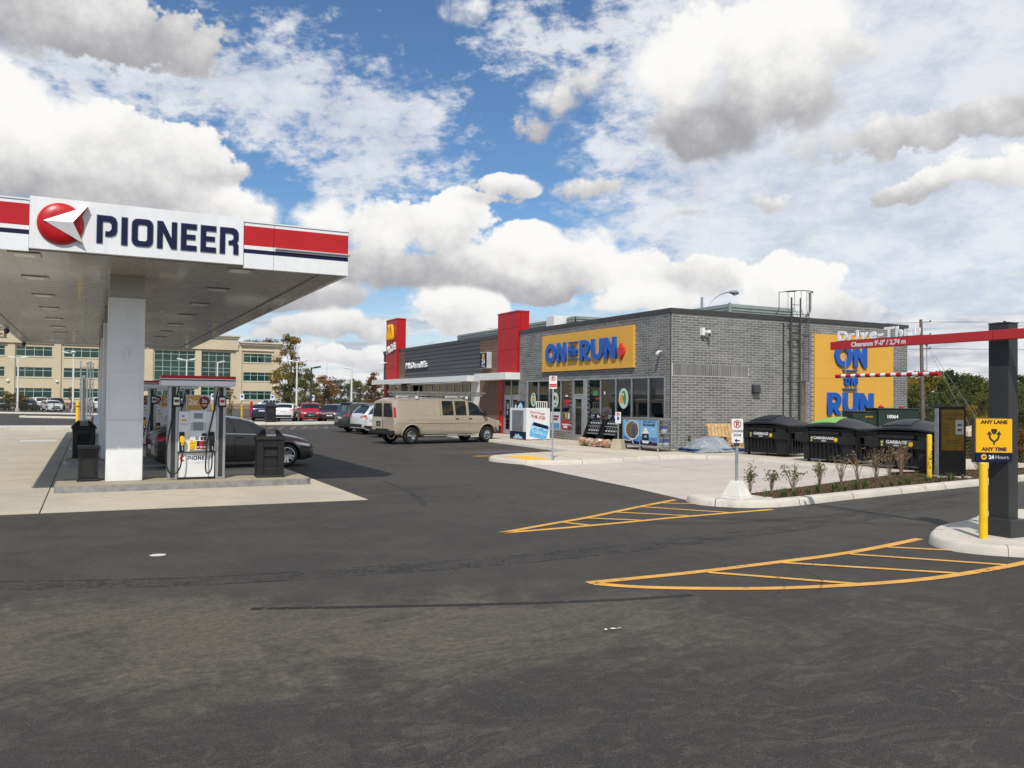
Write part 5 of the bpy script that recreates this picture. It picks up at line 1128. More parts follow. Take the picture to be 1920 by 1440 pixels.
def build_vehicles():
    # --- grey hatchback fuelling
    h = 2.23; W = .90
    hatch = dict(L=4.46, R=.325, xf=h-.90, xr=-h+.86, zb=.19, tumble=.36, crown=.06, spokes=5, rim=.235,
        top=[(-h, .84), (-h+.03, .96), (-h+.10, 1.03), (-h+.62, 1.31), (-h+.85, 1.37), (-h+1.3, 1.435), (-.25, 1.455), (.05, 1.43), (.25, 1.37), (1.02, 1.01), (1.12, .98), (h-.55, .87), (h-.22, .76), (h-.05, .64), (h, .56)],
        belt=[(-h, .80), (-h+.5, 1.0), (-.4, .965), (1.0, .90), (h-.35, .73), (h, .52)],
        width=[(-h, W*.78), (-h+.07, W*.90), (-h+.3, W*.97), (-h+.9, W), (h-1.1, W), (h-.5, W*.95), (h-.2, W*.84), (h-.05, W*.66), (h, W*.5)],
        side_windows=[[(-1.15, 1.02), (-.20, .99), (-.28, 1.335), (-.95, 1.31)], [(-.12, .985), (.86, .945), (.20, 1.315), (-.20, 1.34)], [(-1.62, 1.05), (-1.22, 1.03), (-1.03, 1.29), (-1.28, 1.235)]],
        screen=(.98, .24), rear_glass=(-h+.14, -h+.6), seams=[(-.16, .26, -.16, 1.32), (-1.22, .55, -1.02, 1.30), (.92, .30, .92, .93)], handles=[(-.02, .86), (-1.02, .88)], mirror=(.76, 1.0),
        chrome_line=[(-1.6, 1.01), (.90, .918), (.90, .932), (-1.6, 1.028)],
        side_parts=[([(h-.62, .64), (h-.14, .56), (h-.20, .64), (h-.72, .73)], HEADL, 'headlight'), ([(h-.66, .70), (h-.54, .68), (h-.56, .73), (h-.68, .745)], AMBER, 'side_marker'), ([(-h+.02, .76), (-h+.45, .82), (-h+.42, .92), (-h+.04, .90)], TAILR, 'tail_light'), ([(-1.0, .19), (.9, .19), (.9, .27), (-1.0, .27)], TRIM, 'sill_trim')],
        end_parts=[(1, [(-.42, .36), (.42, .36), (.52, .56), (-.52, .56)], TRIM, 'grille'), (1, [(-.6, .24), (.6, .24), (.6, .32), (-.6, .32)], TRIM, 'lower_intake'), (-1, [(-.26, .55), (.26, .55), (.26, .66), (-.26, .66)], PLATE, 'number_plate'), (-1, [(-.6, .28), (.6, .28), (.62, .42), (-.62, .42)], TRIM, 'rear_bumper')])
    a = radians(5); c, s = cos(a), sin(a)
    fx, fy = 5.12, 24.5   # where the right front tyre stands
    ox, oy = hatch['xf'], -.80
    car('parked_car', 'dark grey hatchback stopped at the nearest pump', 'car', (fx-(ox*c-oy*s), fy-(ox*s+oy*c), 0.006), a, hatch, paint('graphite', (.024, .0225, .022), .3))
    # --- silver pickup on the far side of the pumps
    h = 2.95; W = .99
    pick = dict(L=5.9, R=.40, xf=h-.98, xr=-h+1.2, zb=.42, tumble=.22, crown=.07, spokes=6,
        top=[(-h, 1.02), (-h+.04, 1.26), (-h+1.75, 1.26), (-h+1.80, 1.28), (-h+1.86, 1.74), (-h+2.05, 1.88), (-.1, 1.90), (.45, 1.84), (1.15, 1.26), (1.3, 1.22), (h-.45, 1.15), (h-.15, 1.06), (h-.04, .95), (h, .85)],
        belt=[(-h, 1.0), (-h+.1, 1.22), (-.5, 1.20), (1.1, 1.15), (h-.3, 1.0), (h, .80)], width=[(-h, W*.95), (-h+.1, W), (h-1, W), (h-.4, W*.97), (h-.1, W*.90), (h, W*.8)],
        side_windows=[[(-.95, 1.27), (-.15, 1.26), (-.18, 1.74), (-.85, 1.74)], [(-.05, 1.26), (.95, 1.22), (.42, 1.72), (-.08, 1.75)]], screen=(1.12, .48), seams=[(-.1, .5, -.1, 1.75), (-1.02, .6, -.98, 1.7), (1.0, .5, 1.0, 1.2)], handles=[(.05, 1.08), (-.85, 1.08)], handle_mat=TRIM, mirror=(.8, 1.32), mirror_mat=TRIM,
        side_parts=[([(h-.30, .90), (h-.05, .88), (h-.05, 1.02), (h-.32, 1.06)], AMBER, 'side_marker'), ([(-h+.0, .92), (-h+.16, .92), (-h+.16, 1.2), (-h, 1.2)], TAILR, 'tail_light')],
        end_parts=[(1, [(-.6, .72), (.6, .72), (.6, 1.0), (-.6, 1.0)], TRIM, 'grille'), (1, [(.62, .78), (.95, .80), (.95, 1.0), (.62, 1.0)], HEADL, 'headlight'), (-1, [(.78, .9), (.97, .9), (.97, 1.2), (.78, 1.2)], TAILR, 'tail_light'), (-1, [(-.8, .5), (.8, .5), (.85, .68), (-.85, .68)], CHROME, 'rear_bumper')])
    car('pickup_truck', 'pale silver pickup seen past the pumps, bonnet above the grey hatchback', 'pickup truck', (3.1, 35.4, .006), radians(-22), pick, paint('silver', (.50, .53, .56)))
    # --- tan van with ladders
    h = 2.975; W = 1.0
    van = dict(L=5.95, R=.375, xf=h-.84, xr=-h+.90, zb=.42, tumble=.15, crown=.12, spokes=8, style='steel', rim=.215, tw=.24, archgap=.10,
        top=[(-h, 1.88), (-h+.05, 1.98), (-h+.3, 2.05), (-1.0, 2.08), (.90, 2.07), (1.30, 2.0), (1.54, 1.88), (2.14, 1.32), (2.26, 1.25), (h-.35, 1.13), (h-.12, 1.06), (h-.02, .92), (h, .80)],
        belt=[(-h, 1.22), (1.25, 1.22), (2.1, 1.20), (h-.2, 1.0), (h, .74)], width=[(-h, W*.93), (-h+.06, W*.97), (-h+.2, W), (2.0, W), (h-.4, W*.975), (h-.12, W*.92), (h, W*.84)], bottom=[(-h, .50), (-h+.02, .44), (h-.4, .42), (h, .50)],
        side_windows=[[(-.42, 1.27), (.20, 1.27), (.18, 1.93), (-.43, 1.93)], [(.31, 1.27), (.93, 1.27), (.90, 1.93), (.30, 1.93)], [(1.07, 1.27), (2.02, 1.25), (1.47, 1.84), (1.06, 1.91)]],
        seams=[(-.52, .46, -.53, 2.0), (.28, .46, .28, 2.0), (1.08, .46, 1.08, 2.0), (1.92, .62, 1.94, 1.22)], handles=[(.37, 1.12), (1.12, 1.12)], handle_mat=TRIM, screen=(2.10, 1.56),
        side_parts=[([(-h+.01, 1.18), (-h+.12, 1.18), (-h+.12, 1.62), (-h+.01, 1.62)], TAILR, 'tail_light'), ([(h-.14, .80), (h-.01, .80), (h-.04, 1.02), (h-.16, 1.04)], TRIM, 'headlight_bezel')],
        end_parts=[(-1, [(-.82, 1.20), (-.06, 1.20), (-.08, 1.80), (-.76, 1.80)], CARGLASS, 'rear_window'), (-1, [(.06, 1.20), (.82, 1.20), (.76, 1.80), (.08, 1.80)], CARGLASS, 'rear_window'), (-1, [(-.012, .56), (.012, .56), (.012, 1.9), (-.012, 1.9)], WELL, 'door_seam'), (-1, [(.2, .78), (.56, .78), (.56, 1.0), (.2, 1.0)], TRIM, 'plate_recess'), (-1, [(.25, .81), (.50, .81), (.50, .93), (.25, .93)], PLATE, 'number_plate'), (1, [(-.75, .74), (.75, .74), (.72, 1.0), (-.72, 1.0)], TRIM, 'grille')])
    a = radians(12.5); c, s = cos(a), sin(a); rx_, ry_ = 12.67, 34.82; ox, oy = van['xr'], -.88
    TAN = paint('tan', (.42, .357, .275), .15, .24)
    t, B = car('cargo_van', 'tan cargo van with ladders on its roof, parked nose in by the entrance', 'van', (rx_-(ox*c-oy*s), ry_-(ox*s+oy*c), 0), a, van, TAN)
    for sg in (1, -1):
        q = MB(); q.box(-1.45, 1.5, sg*.92-.12, sg*.92+.14, .33, .39); q.build('running_board', GALV, t, bevel=.02)
        q = MB()
        for c0 in (van['xr'], van['xf']):
            arc = [(c0+.50*cos(pi*i/14), .375+.50*sin(pi*i/14)) for i in range(15)]
            q.grid([[(x, sg*(B.side(x, z)+.02), z) for x, z in arc], [(c0+(x-c0)*1.07, sg*(B.side(x, z+.02)+.004), .375+(z-.375)*1.07) for x, z in arc]])
        q.build('wheel_arch_lip', TAN, t, smooth=60, fix=False)
        y = sg*(B.side(-.2, 1.12)+.012)
        q = MB(); q.grid([[(x, sg*(B.side(x, .92)+.004), .90) for x in (-2.85, -1.5, 0, 1.8)], [(x, sg*(B.side(x, .95)+.022), .935) for x in (-2.85, -1.5, 0, 1.8)], [(x, sg*(B.side(x, .98)+.004), .985) for x in (-2.85, -1.5, 0, 1.8)]]); q.build('side_crease', TAN, t, smooth=80, fix=False)
        if sg < 0:
            q = MB(); e = B.side(-2, 1.3)+.004
            for x0, x1, z0, z1 in ((-2.75, -.70, 1.26, 1.275), (-2.75, -.70, 1.93, 1.945), (-2.75, -2.735, 1.275, 1.93), (-.715, -.70, 1.275, 1.93)):
                q.quad((x0, sg*(B.side(x0, z0)+.004), z0), (x1, sg*(B.side(x1, z0)+.004), z0), (x1, sg*(B.side(x1, z1)+.004), z1), (x0, sg*(B.side(x0, z1)+.004), z1))
            q.build('panel_crease', mat('paint_tan_edge', (.50, .43, .34), .3, metal=.3), t, fix=False)
        q = MB(); yy = sg*(B.side(1.90, 1.3)+.12); q.box(1.85, 1.99, yy-.09, yy+.09, 1.24, 1.50); q.build('door_mirror', TRIM, t, bevel=.03)
    q = MB(); q.box(-h-.16, -h+.10, -.95, .95, .44, .62); q.box(-h-.10, -h+.02, -.5, .5, .62, .68); q.build('rear_bumper', TRIM, t, bevel=.03)
    q = MB(); q.frustum([(h-.38, -.97, .40), (h+.10, -.82, .40), (h+.10, .82, .40), (h-.38, .97, .40)], [(h-.38, -.98, .74), (h+.12, -.84, .74), (h+.12, .84, .74), (h-.38, .98, .74)]); q.build('front_bumper', TRIM, t, bevel=.03)
    for sg in (1, -1):
        q = MB(); q.frustum([(h-.14, sg*.60, .78), (h+.02, sg*.60, .78), (h+.02, sg*.88, .78), (h-.14, sg*.93, .78)], [(h-.16, sg*.60, 1.02), (h-.03, sg*.60, 1.02), (h-.03, sg*.86, 1.02), (h-.16, sg*.91, 1.02)]); q.build('headlight', HEADL, t, bevel=.02)
        q = MB(); q.box(h-.12, h+.03, sg*.90-.05, sg*.90+.03, .78, .86); q.build('side_marker', AMBER, t)
    # ladder rack and two extension ladders
    q = MB()
    for x in (-1.75, 1.0): q.box(x-.03, x+.03, -.85, .85, 2.10, 2.14); q.box(x-.05, x+.05, -.86, -.80, 2.02, 2.14); q.box(x-.05, x+.05, .80, .86, 2.02, 2.14)
    q.build('roof_rack', PAPER, t)
    q = MB()
    for x in (-1.70, 1.05):
        for yv in (-.78,): q.box(x-.05, x+.05, yv-.06, yv-.02, 2.12, 2.36)
    q.build('rack_clamp', GREYM, t)
    LADM = mat('ladder_aluminium', (.28, .28, .27), .45, metal=.5, var=.15, vs=4)
    def ladder(label, y0, z0, x0, x1, w):
        l = thing('extension_ladder', label, 'ladder', t.location, a, 'ladders on the van roof')
        for yy in (y0, y0+w):
            q = MB(); q.box(x0, x1, yy-.015, yy+.015, z0, z0+.09); q.build('rail', LADM, l)
        for i in range(int((x1-x0)/.3)):
            q = MB(); q.tube([(x0+.15+i*.3, y0, z0+.045), (x0+.15+i*.3, y0+w, z0+.045)], .017, 6); q.build('rung', LADM, l)
    ladder('upper aluminium ladder lying on the tan van roof rack', -.74, 2.255, -2.95, 2.15, .42); ladder('lower aluminium ladder lying on the tan van roof rack', -.72, 2.145, -2.85, 2.0, .40)
    # --- three SUVs beside the van, tails towards the aisle
    def stand(name, label, sp, col, rx_, ry_, deg, group='SUVs parked nose in beside the van'):
        a = radians(deg); c, s = cos(a), sin(a); ox, oy = sp['xr'], -sp['width'][3][1]+.1
        return car(name, label, 'SUV', (rx_-(ox*c-oy*s), ry_-(ox*s+oy*c), 0), a, sp, col, group)
    s1 = suv_spec(4.82, 1.76, .955, 1.10, rake=.36); s1['rails'] = (-1.6, .5); s1['spoiler'] = (-2.05, 1.735, .6)
    stand('parked_suv', 'dark grey SUV with roof rails, farthest of the nose in row', s1, paint('charcoal', (.050, .052, .055)), 14.25, 47.6, 9)
    s2 = suv_spec(4.68, 1.66, .92, 1.12, rake=.62); s2['spoiler'] = (-1.72, 1.62, .56); s2['spoiler_mat'] = TRIM
    stand('parked_suv', 'silver white SUV with steeply raked tail beside the dark grey SUV', s2, paint('silver_white', (.62, .64, .66), .2), 14.35, 44.6, 10)
    s3 = suv_spec(4.70, 1.70, .94, 1.08, rake=.55); s3['spoiler'] = (-1.80, 1.66, .6)
    stand('parked_suv', 'white SUV tucked behind the rear of the tan van', s3, paint('white', (.72, .72, .70), .05), 14.15, 41.0, 10)
    # --- cars on the raised far row
    G2 = 'cars in the far row by the iron fence'
    def at(px, d, z=0.0): 
        pass
    box = suv_spec(4.14, 1.61, .90, 1.02, rake=.20, hood=1.03, nose=.84); box['end_parts'] += [(1, [(-.62, .44), (.62, .44), (.55, .62), (-.55, .62)], TRIM, 'grille')]
    car('parked_car', 'bright red boxy car facing the camera in the far row', 'car', (16.68, 70.6, .0), radians(-101), box, paint('red', (.42, .012, .02), .2), G2)
    xo = suv_spec(4.28, 1.54, .885, 1.04, rake=.70, zb=.24); car('parked_car', 'white crossover with dark rear glass left of the red boxy car', 'car', (15.0, 72.2, 0), radians(72), xo, paint('white', (.7, .7, .68)), G2)
    xo2 = suv_spec(4.3, 1.45, .9, 1.0, rake=.8, zb=.2); car('parked_car', 'dark blue car mostly hidden by the far litter bin', 'car', (13.6, 75.2, 0), radians(78), xo2, paint('deep_blue', (.015, .02, .05)), G2)
    car('parked_car', 'dark maroon car half hidden beyond the charcoal SUV', 'car', (18.35, 69.6, 0), radians(-112), suv_spec(4.3, 1.5, .9, 1.02, rake=.6), paint('maroon', (.06, .012, .014)), G2)
    car('parked_suv', 'silver SUV in profile in front of the office block', 'SUV', (26.2, 141.3, 0), radians(172), suv_spec(4.6, 1.7, .93, 1.08), paint('silver', (.5, .53, .56)), None, False)
    # --- cars on the left, in the office lot
    G3 = 'cars in the office block parking lot'
    for nm, lab, cat, px_, d, deg, sp, cl in (
        ('parked_suv', 'white SUV showing its tail among the left office lot cars', 'SUV', 69, 115, 110, suv_spec(4.8, 1.75, .95), paint('white', (.7, .7, .68))),
        ('parked_car', 'white saloon facing the camera left of the yellow bollards', 'car', 98, 105, -75, suv_spec(4.6, 1.42, .90, .98, rake=.9, hood=.92, zb=.2), paint('white', (.7, .7, .68))),
        ('parked_suv', 'dark SUV behind the white SUV, near the office wall', 'SUV', 76, 125, 100, suv_spec(4.9, 1.85, .97), paint('black', (.015, .016, .018))),
        ('parked_suv', 'dark blue SUV behind the white saloon', 'SUV', 106, 118, -80, suv_spec(4.7, 1.7, .94), paint('deep_blue', (.015, .02, .05))),
        ('parked_car', 'black car behind the fence at the far left edge', 'car', 5, 112, 95, suv_spec(4.6, 1.45, .92, 1.0, rake=.8), paint('black', (.015, .016, .018))),
        ('parked_car', 'dark green car hidden behind the fence hedge', 'car', 52, 109, 100, suv_spec(4.5, 1.42, .9, 1.0, rake=.8), paint('bottle_green', (.02, .035, .03))),
        ('parked_pickup', 'white pickup facing the camera beside the canopy column', 'pickup truck', 187, 110, -80, suv_spec(5.4, 1.86, 1.0, 1.18, zb=.4, R=.4, hood=1.2, nose=1.0), paint('white', (.7, .7, .68)))):
        dd = fw + rt*((px_-960)/1560.0); dd.z = 0; k = d/(dd.x*fw.x+dd.y*fw.y); car(nm, lab, cat, (dd.x*k, dd.y*k, -.04), radians(deg), sp, cl, G3, False)
build_vehicles()
# ================================================================== THINGS STANDING ABOUT
def build_props():
    BINB = mat('dumpster_plastic', (.015, .0155, .0165), .55, var=.18, vs=3, spec=.3); LIDB = mat('dumpster_lid', (.014, .016, .019), .42, var=.15, vs=3, spec=.4); LIME = mat('lime_plastic', (.20, .42, .10), .5, var=.12, vs=5)
    def dumpster(p, deg, word_, label, green):
        # local: x along the face (0..1.9), y to the back (0..1.45)
        t = thing('dumpster', label, 'dumpster', p, radians(deg), 'plastic waste dumpsters beside the store wall')
        Wd, Dp = 1.88, 1.45
        mb = MB(); mb.frustum([(.06, .10, .10), (Wd-.06, .10, .10), (Wd-.06, Dp-.1, .10), (.06, Dp-.1, .10)], [(0, .03, 1.08), (Wd, .03, 1.08), (Wd, Dp, 1.08), (0, Dp, 1.08)]); mb.build('hull', BINB, t, bevel=.02)
        for x0, x1, nm in ((.02, .24, 'corner_rib'), (1.38, 1.80, 'corner_rib')):
            mb = MB(); mb.frustum([(x0+.02, .02, .08), (x1-.02, .02, .08), (x1-.02, .12, .08), (x0+.02, .12, .08)], [(x0, -.02, 1.08), (x1, -.02, 1.08), (x1, .06, 1.08), (x0, .06, 1.08)]); mb.build(nm, BINB, t, bevel=.02)
        mb = MB(); mb.box(-.06, .26, -.07, .02, .62, .86); mb.box(1.30, 1.86, -.07, .02, .60, .84); mb.build('fork_band', BINB, t, bevel=.015)
        mb = MB(); mb.box(.262, 1.296, -.035, .028, .88, .98); mb.build('top_rail', BINB, t, bevel=.01)
        mb = MB(); mb.box(.262, 1.296, -.012, .025, .62, .86); lb = mb.build('label_board', BLACK, t)
        for i in range(7):
            mb = MB(); mb.box(.33+i*.145, .37+i*.145, .0, .05, .14, .58); mb.build('rib', BINB, t)
        # side pocket for the lifting forks, on the right flank
        mb = MB(); mb.box(Wd-.02, Wd+.16, .20, 1.15, .58, .62); mb.box(Wd-.02, Wd+.16, .20, 1.15, .82, .86); mb.box(Wd+.12, Wd+.16, .20, 1.15, .62, .82); mb.build('fork_pocket', BINB, t, bevel=.01)
        mb = MB(); mb.box(-.16, .02, .20, 1.15, .58, .62); mb.box(-.16, .02, .20, 1.15, .82, .86); mb.box(-.16, -.12, .20, 1.15, .62, .82); mb.build('fork_pocket', BINB, t, bevel=.01)
        for i in range(7):
            mb = MB(); mb.box(Wd-.05, Wd+.03, .2+i*.15, .25+i*.15, .14, .55); mb.build('rib', BINB, t)
        # domed lid: arched along the face, falling towards the front
        mb = MB(); rows = []
        for j in range(9):
            v = j/8; y = -.10+v*(Dp+.16); r = []
            for i in range(21):
                u = i/20; x = -.10+u*(Wd+.20); z = 1.10+.32*(1-abs(2*u-1)**2.2)*sin(pi*min(1, .06+v*.94))**.8
                r.append((x, y, z))
            rows.append(r)
        lip = [[(p[0], p[1], p[2]-.05) for p in rows[0]]]; mb.grid(lip+rows+[[(p[0], p[1], p[2]-.05) for p in rows[-1]]])
        for c in (0, -1): mb.grid([[r[c] for r in rows], [(r[c][0], r[c][1], r[c][2]-.06) for r in rows]])
        lid = mb.build('lid', LIDB, t, smooth=50)
        def lz(x, y): u = (x+.10)/(Wd+.2); v = (y+.10)/(Dp+.16); return 1.10+.32*(1-abs(2*u-1)**2.2)*sin(pi*min(1, .06+v*.94))**.8
        mb = MB(); g = [[(x, y, lz(x, y)+.022) for x in [.32+.105*i for i in range(9)]] for y in (.04, .2, .4, .6, .68)]; mb.grid(g); e = [(x, y, z-.03) for x, y, z in g[0]]; mb.grid([e, g[0]]); mb.grid([[(r[0][0], r[0][1], r[0][2]-.03) for r in g], [r[0] for r in g]]); mb.grid([[r[-1] for r in g], [(r[-1][0], r[-1][1], r[-1][2]-.03) for r in g]])
        mb.build('lid_flap', LIME if green else LIDB, lid, smooth=50, label='lime green flap' if green else None, fix=False)
        M = onface('S', (.78, -.014, .735))
        text(word_, .125 if len(word_) < 8 else .11, PAPER, lb, M, .001, .003, sx=1.1); text('ONLY', .065, PAPER, lb, M @ Matrix.Translation((0, -.075, 0)), .001, .001)
        shape([[(0, 0), (.10, 0), (.12, .07), (.10, .13), (0, .13)]], YEL, lb, onface('S', (1.14, -.014, .66)), .001, 'printed_truck'); shape([ell(.03, 0, .018, .018, 10), ell(.09, 0, .018, .018, 10)], BLACK, lb, onface('S', (1.14, -.0165, .67)), .001, 'printed_wheel')
        shape([[(.01, 0), (.09, 0), (.07, .05), (.10, .12), (.06, .16), (.0, .12), (.03, .06)]], mat('print_khaki', (.38, .36, .12), .5), lb, onface('S', (.30, -.014, .66)), .001, 'printed_figure')
        for x in (.12, 1.75):
            mb = MB(); mb.lathe([(.05, -.03), (.06, 0), (.05, .03)], 10, (x, .2, .055), 'X'); mb.lathe([(.05, -.03), (.06, 0), (.05, .03)], 10, (x, 1.25, .055), 'X'); mb.build('castor', RUBBER, t)
        return t
    # face runs towards -y: local +x -> world (sin, -cos)
    dumpster((21.0, 22.97, .135), -80.5, 'GARBAGE', 'black GARBAGE dumpster nearest the store wall, all black lid', False)
    dumpster((20.46, 19.66, .135), -80.0, 'CARDBOARD', 'black CARDBOARD dumpster in the middle with a lime green lid flap', True)
    dumpster((20.4, 16.98, .135), -79.5, 'GARBAGE', 'black GARBAGE dumpster nearest the menu board', False)
    for x, y, w in ((20.55, 20.6, 1.3), (20.6, 17.3, 1.0)):
        pass
    # transformer cabinets
    UG = mat('utility_green', (.010, .022, .016), .5, var=.15, vs=2)
    for (x, y, w, d, h, deg, lab, num) in ((25.0, 21.6, 1.15, 1.0, 1.68, -27, 'lower dark green utility cabinet behind the dumpsters', None), (25.75, 21.1, 1.5, 1.2, 1.80, -27, 'taller dark green utility cabinet with white number behind the dumpsters', '10064')):
        t = thing('utility_cabinet', lab, 'utility cabinet', (x, y, .0), radians(deg), 'green utility cabinets')
        mb = MB(); mb.box(0, w, 0, d, .1, h); mb.build('cabinet_body', UG, t, bevel=.02)
        mb = MB(); mb.box(-.03, w+.03, -.03, d+.03, h, h+.05); mb.build('cabinet_top', UG, t, bevel=.015)
        mb = MB(); mb.box(w*.5-.006, w*.5+.006, -.006, 0, .2, h-.1); mb.build('door_gap', BLACK, t)
        mb = MB(); mb.box(-.05, w+.05, -.05, d+.05, 0, .1); mb.build('plinth', KERBC, t)
        if num: text(num, .17, PAPER, t, onface('S', (.52, -.005, h-.32)), .001, .005); mb = MB(); mb.box(w*.52, w*.62, -.02, .05, h+.05, h+.11); mb.build('red_tag', RED, t); mb = MB(); mb.lathe([(.09, 0), (.11, .03), (.05, .10), (0, .12)], 8, (.15, .1, h+.05)); mb.build('red_cap', RED, t)
        else: text('DANGER', .07, YEL, t, onface('S', (.6, -.005, h-.18)), .001)
    # menu board in the bed
    t = thing('menu_board', 'tall black drive-through menu board with dim amber screen in the planting bed', 'menu board', (19.82, 14.36, .10), radians(-28)); w, h, d = .70, 1.86, .22
    mb = MB(); mb.add([], []); mb.M = Matrix.Rotation(pi/2, 4, 'X'); mb.prism(rrect(0, w, .0, h, .05, 4), -d, 0); mb.M = None; mb.build('case', mat('menu_case_black', (.005, .005, .005), .5, spec=.2), t, bevel=.01)
    mb = MB(); mb.box(-.02, 0, .02, d-.02, .02, h-.06); mb.build('side_trim', GALV, t)
    mb = MB(); mb.box(.06, w-.06, -.008, 0, .70, h-.09); sc = mb.build('screen', mat('amber_screen_off', (.065, .040, .005), .2, spec=.3, var=.1), t)
    PR = mat('screen_print_brown', (.03, .012, .004), .4); GP = mat('grey_notice', (.13, .135, .14), .5)
    text('QUICK ENTRY', .085, PR, sc, onface('S', (.33, -.010, 1.60)), .001, .002); text('SPECIALS', .075, PR, sc, onface('S', (.30, -.010, 1.51)), .001, .002)
    for i, s_ in enumerate(('COFFEE', 'BURGER', 'SALAD', 'WRAPS')): text(s_, .05, PR, sc, onface('S', (.09, -.010, 1.36-i*.08)), .001, .0, 'LEFT')
    mb = MB(); mb.box(.42, .63, -.014, -.008, 1.12, 1.50); nt_ = mb.build('notice', GP, sc); shape([ell(0, 0, .06, .025), ell(0, -.13, .06, .03)], BLACK, nt_, onface('S', (.525, -.016, 1.37)), .001, 'notice_print')
    text('PLEASE ORDER HERE', .04, PR, sc, onface('S', (.35, -.010, .95)), .001); text('HAVE PAYMENT READY', .03, PR, sc, onface('S', (.35, -.010, .89)), .001)
    mb = MB(); mb.box(.50, .56, -.012, -.008, .74, .79); mb.build('red_mark', mat('print_red_dark', (.2, .02, .02)), sc)
    mb = MB(); mb.box(-.1, w+.1, -.15, d+.1, -.1, .03); mb.build('plinth', KERBC, t)
    # height bar over the lane
    t = thing('height_bar', 'dark pillar with red clearance arm and hanging striped tube over the lane', 'height bar', (11.62, 7.28, .129))
    w = wmb(t); w.box(11.66, 11.88, 7.36, 7.66, .22, 3.17); w.build('pillar', mat('pillar_grey', (.030, .031, .032), .5, var=.08), t, bevel=.01)
    w = wmb(t); w.box(11.57, 11.95, 7.27, 7.72, .129, .38); w.build('pillar_base', MATS['pillar_grey'], t, bevel=.012)
    w = wmb(t); w.box(11.655, 11.885, 7.355, 7.665, 3.172, 3.19); w.tube([(11.7, 7.45, 3.19), (11.7, 7.45, 3.21)], .015, 6); w.tube([(11.8, 7.5, 3.19), (11.8, 7.5, 3.215)], .02, 6); w.build('pillar_cap', DARK, t)
    w = wmb(t); w.box(11.50, 11.595, 7.50, 10.42, 2.93, 3.07); arm = w.build('arm', mat('arm_red', (.50, .015, .022), .35, coat=.2, var=.05), t, bevel=.006)
    w = wmb(t); w.box(11.50, 11.595, 4.6, 7.495, 2.93, 3.07); w.build('arm', MATS['arm_red'], t, bevel=.006)
    text('Clearance 9\'-0" / 2,74 m', .108, PAPER, arm, wloc(t, onface('W', (11.498, 9.44, 2.962))), .0012, .0045, sx=1.0)
    w = wmb(t); w.box(11.50, 11.54, 8.62, 10.28, 3.071, 3.078); w.build('letter_rail', DARK, t)
    letters('Drive-Thru', .23, mat('sign_letter_white', (.88, .88, .87), .4, var=.02), t, wloc(t, onface('W', (11.52, 10.27, 3.08))), .008, .011, width=1.60, gap=.09)
    # the tube: red and white bands, each its own piece
    y = 10.30; n = 19; st = (10.30-8.42)/n
    for i in range(n):
        w = wmb(t); w.tube([(11.55, y-i*st, 2.47), (11.55, y-(i+1)*st, 2.47)], .032 if i % 2 else .033, 14); w.build('tube_band', RED if i % 2 == 0 else PAPER, t, smooth=60)
    w = wmb(t); w.tube([(11.55, 8.425, 2.47), (11.55, 8.36, 2.47)], .036, 14); w.tube([(11.55, 10.30, 2.47), (11.55, 10.33, 2.47)], .034, 14); w.build('tube_cap', RED, t, smooth=60)
    for yy in (10.13, 8.58):
        w = wmb(t)
        for k in range(12):
            z = 2.51+k*.036; r = .011; pts = [(11.55+(r*cos(a) if k % 2 else 0), yy+(0 if k % 2 else r*cos(a)), z+.014+.022*sin(a)) for a in [2*pi*i/8 for i in range(9)]]; w.tube(pts, .0035, 5, False)
        w.build('chain', GALV, t)
        w = wmb(t); w.tube([(11.55, yy, 2.93), (11.55, yy, 2.905)], .015, 6); w.build('hanger', RED, t)
    # lane sign fixed to the pillar
    s = thing('lane_sign', 'yellow ANY LANE ANY TIME sign with a navy 24 Hours strip on the pillar', 'sign', (11.255, 7.575, 1.20), radians(-27.5))
    mb = MB(); mb.box(-.02, .53, .03, .09, -.02, .62); mb.build('backing', DARK, s, bevel=.008)
    mb = MB(); mb.box(0, .51, 0, .03, .125, .605); yb = mb.build('yellow_panel', mat('sign_yellow', (.80, .43, .004), .35, var=.03), s)
    mb = MB(); mb.box(0, .512, 0, .03, -.005, .122); nb = mb.build('navy_panel', NAVY, s)
    BR = mat('sign_dark_brown', (.035, .022, .012), .5)
    text('ANY LANE', .068, BR, yb, onface('S', (.255, -.0015, .535)), .001, .0035, sx=1.15); text('ANY TIME', .068, BR, yb, onface('S', (.255, -.0015, .150)), .001, .0035, sx=1.15)
    def fork(sg): return [(.012*sg, -.09), (.012*sg, -.055), (.058*sg, -.022), (.078*sg, .02), (.078*sg, .055), (.105*sg, .055), (.068*sg, .105), (.030*sg, .055), (.052*sg, .055), (.052*sg, .028), (.038*sg, -.002), (0, -.035), (0, -.09)]
    for sg in (1, -1): shape([fork(sg)], BR, yb, onface('S', (.255, -.0015, .325)), .001, 'printed_arrow')
    shape([[(-.042, .135), (.042, .135), (.042, .105), (.03, .075), (0, .055), (-.03, .075), (-.042, .105)]], BR, yb, onface('S', (.255, -.0015, .325)), .001, 'printed_pointer')
    shape([ell(0, 0, .04, .04, 20)], mat('sign_yellow'), nb, onface('S', (.11, -.0015, .062)), .001, 'printed_badge'); shape([ell(0, 0, .024, .012, 14)], BR, nb, onface('S', (.11, -.004, .062)), .001, 'printed_badge')
    text('24', .075, PAPER, nb, onface('S', (.215, -.0015, .035)), .001, .003); text('Hours', .075, PAPER, nb, onface('S', (.365, -.0015, .035)), .001, -.0012)
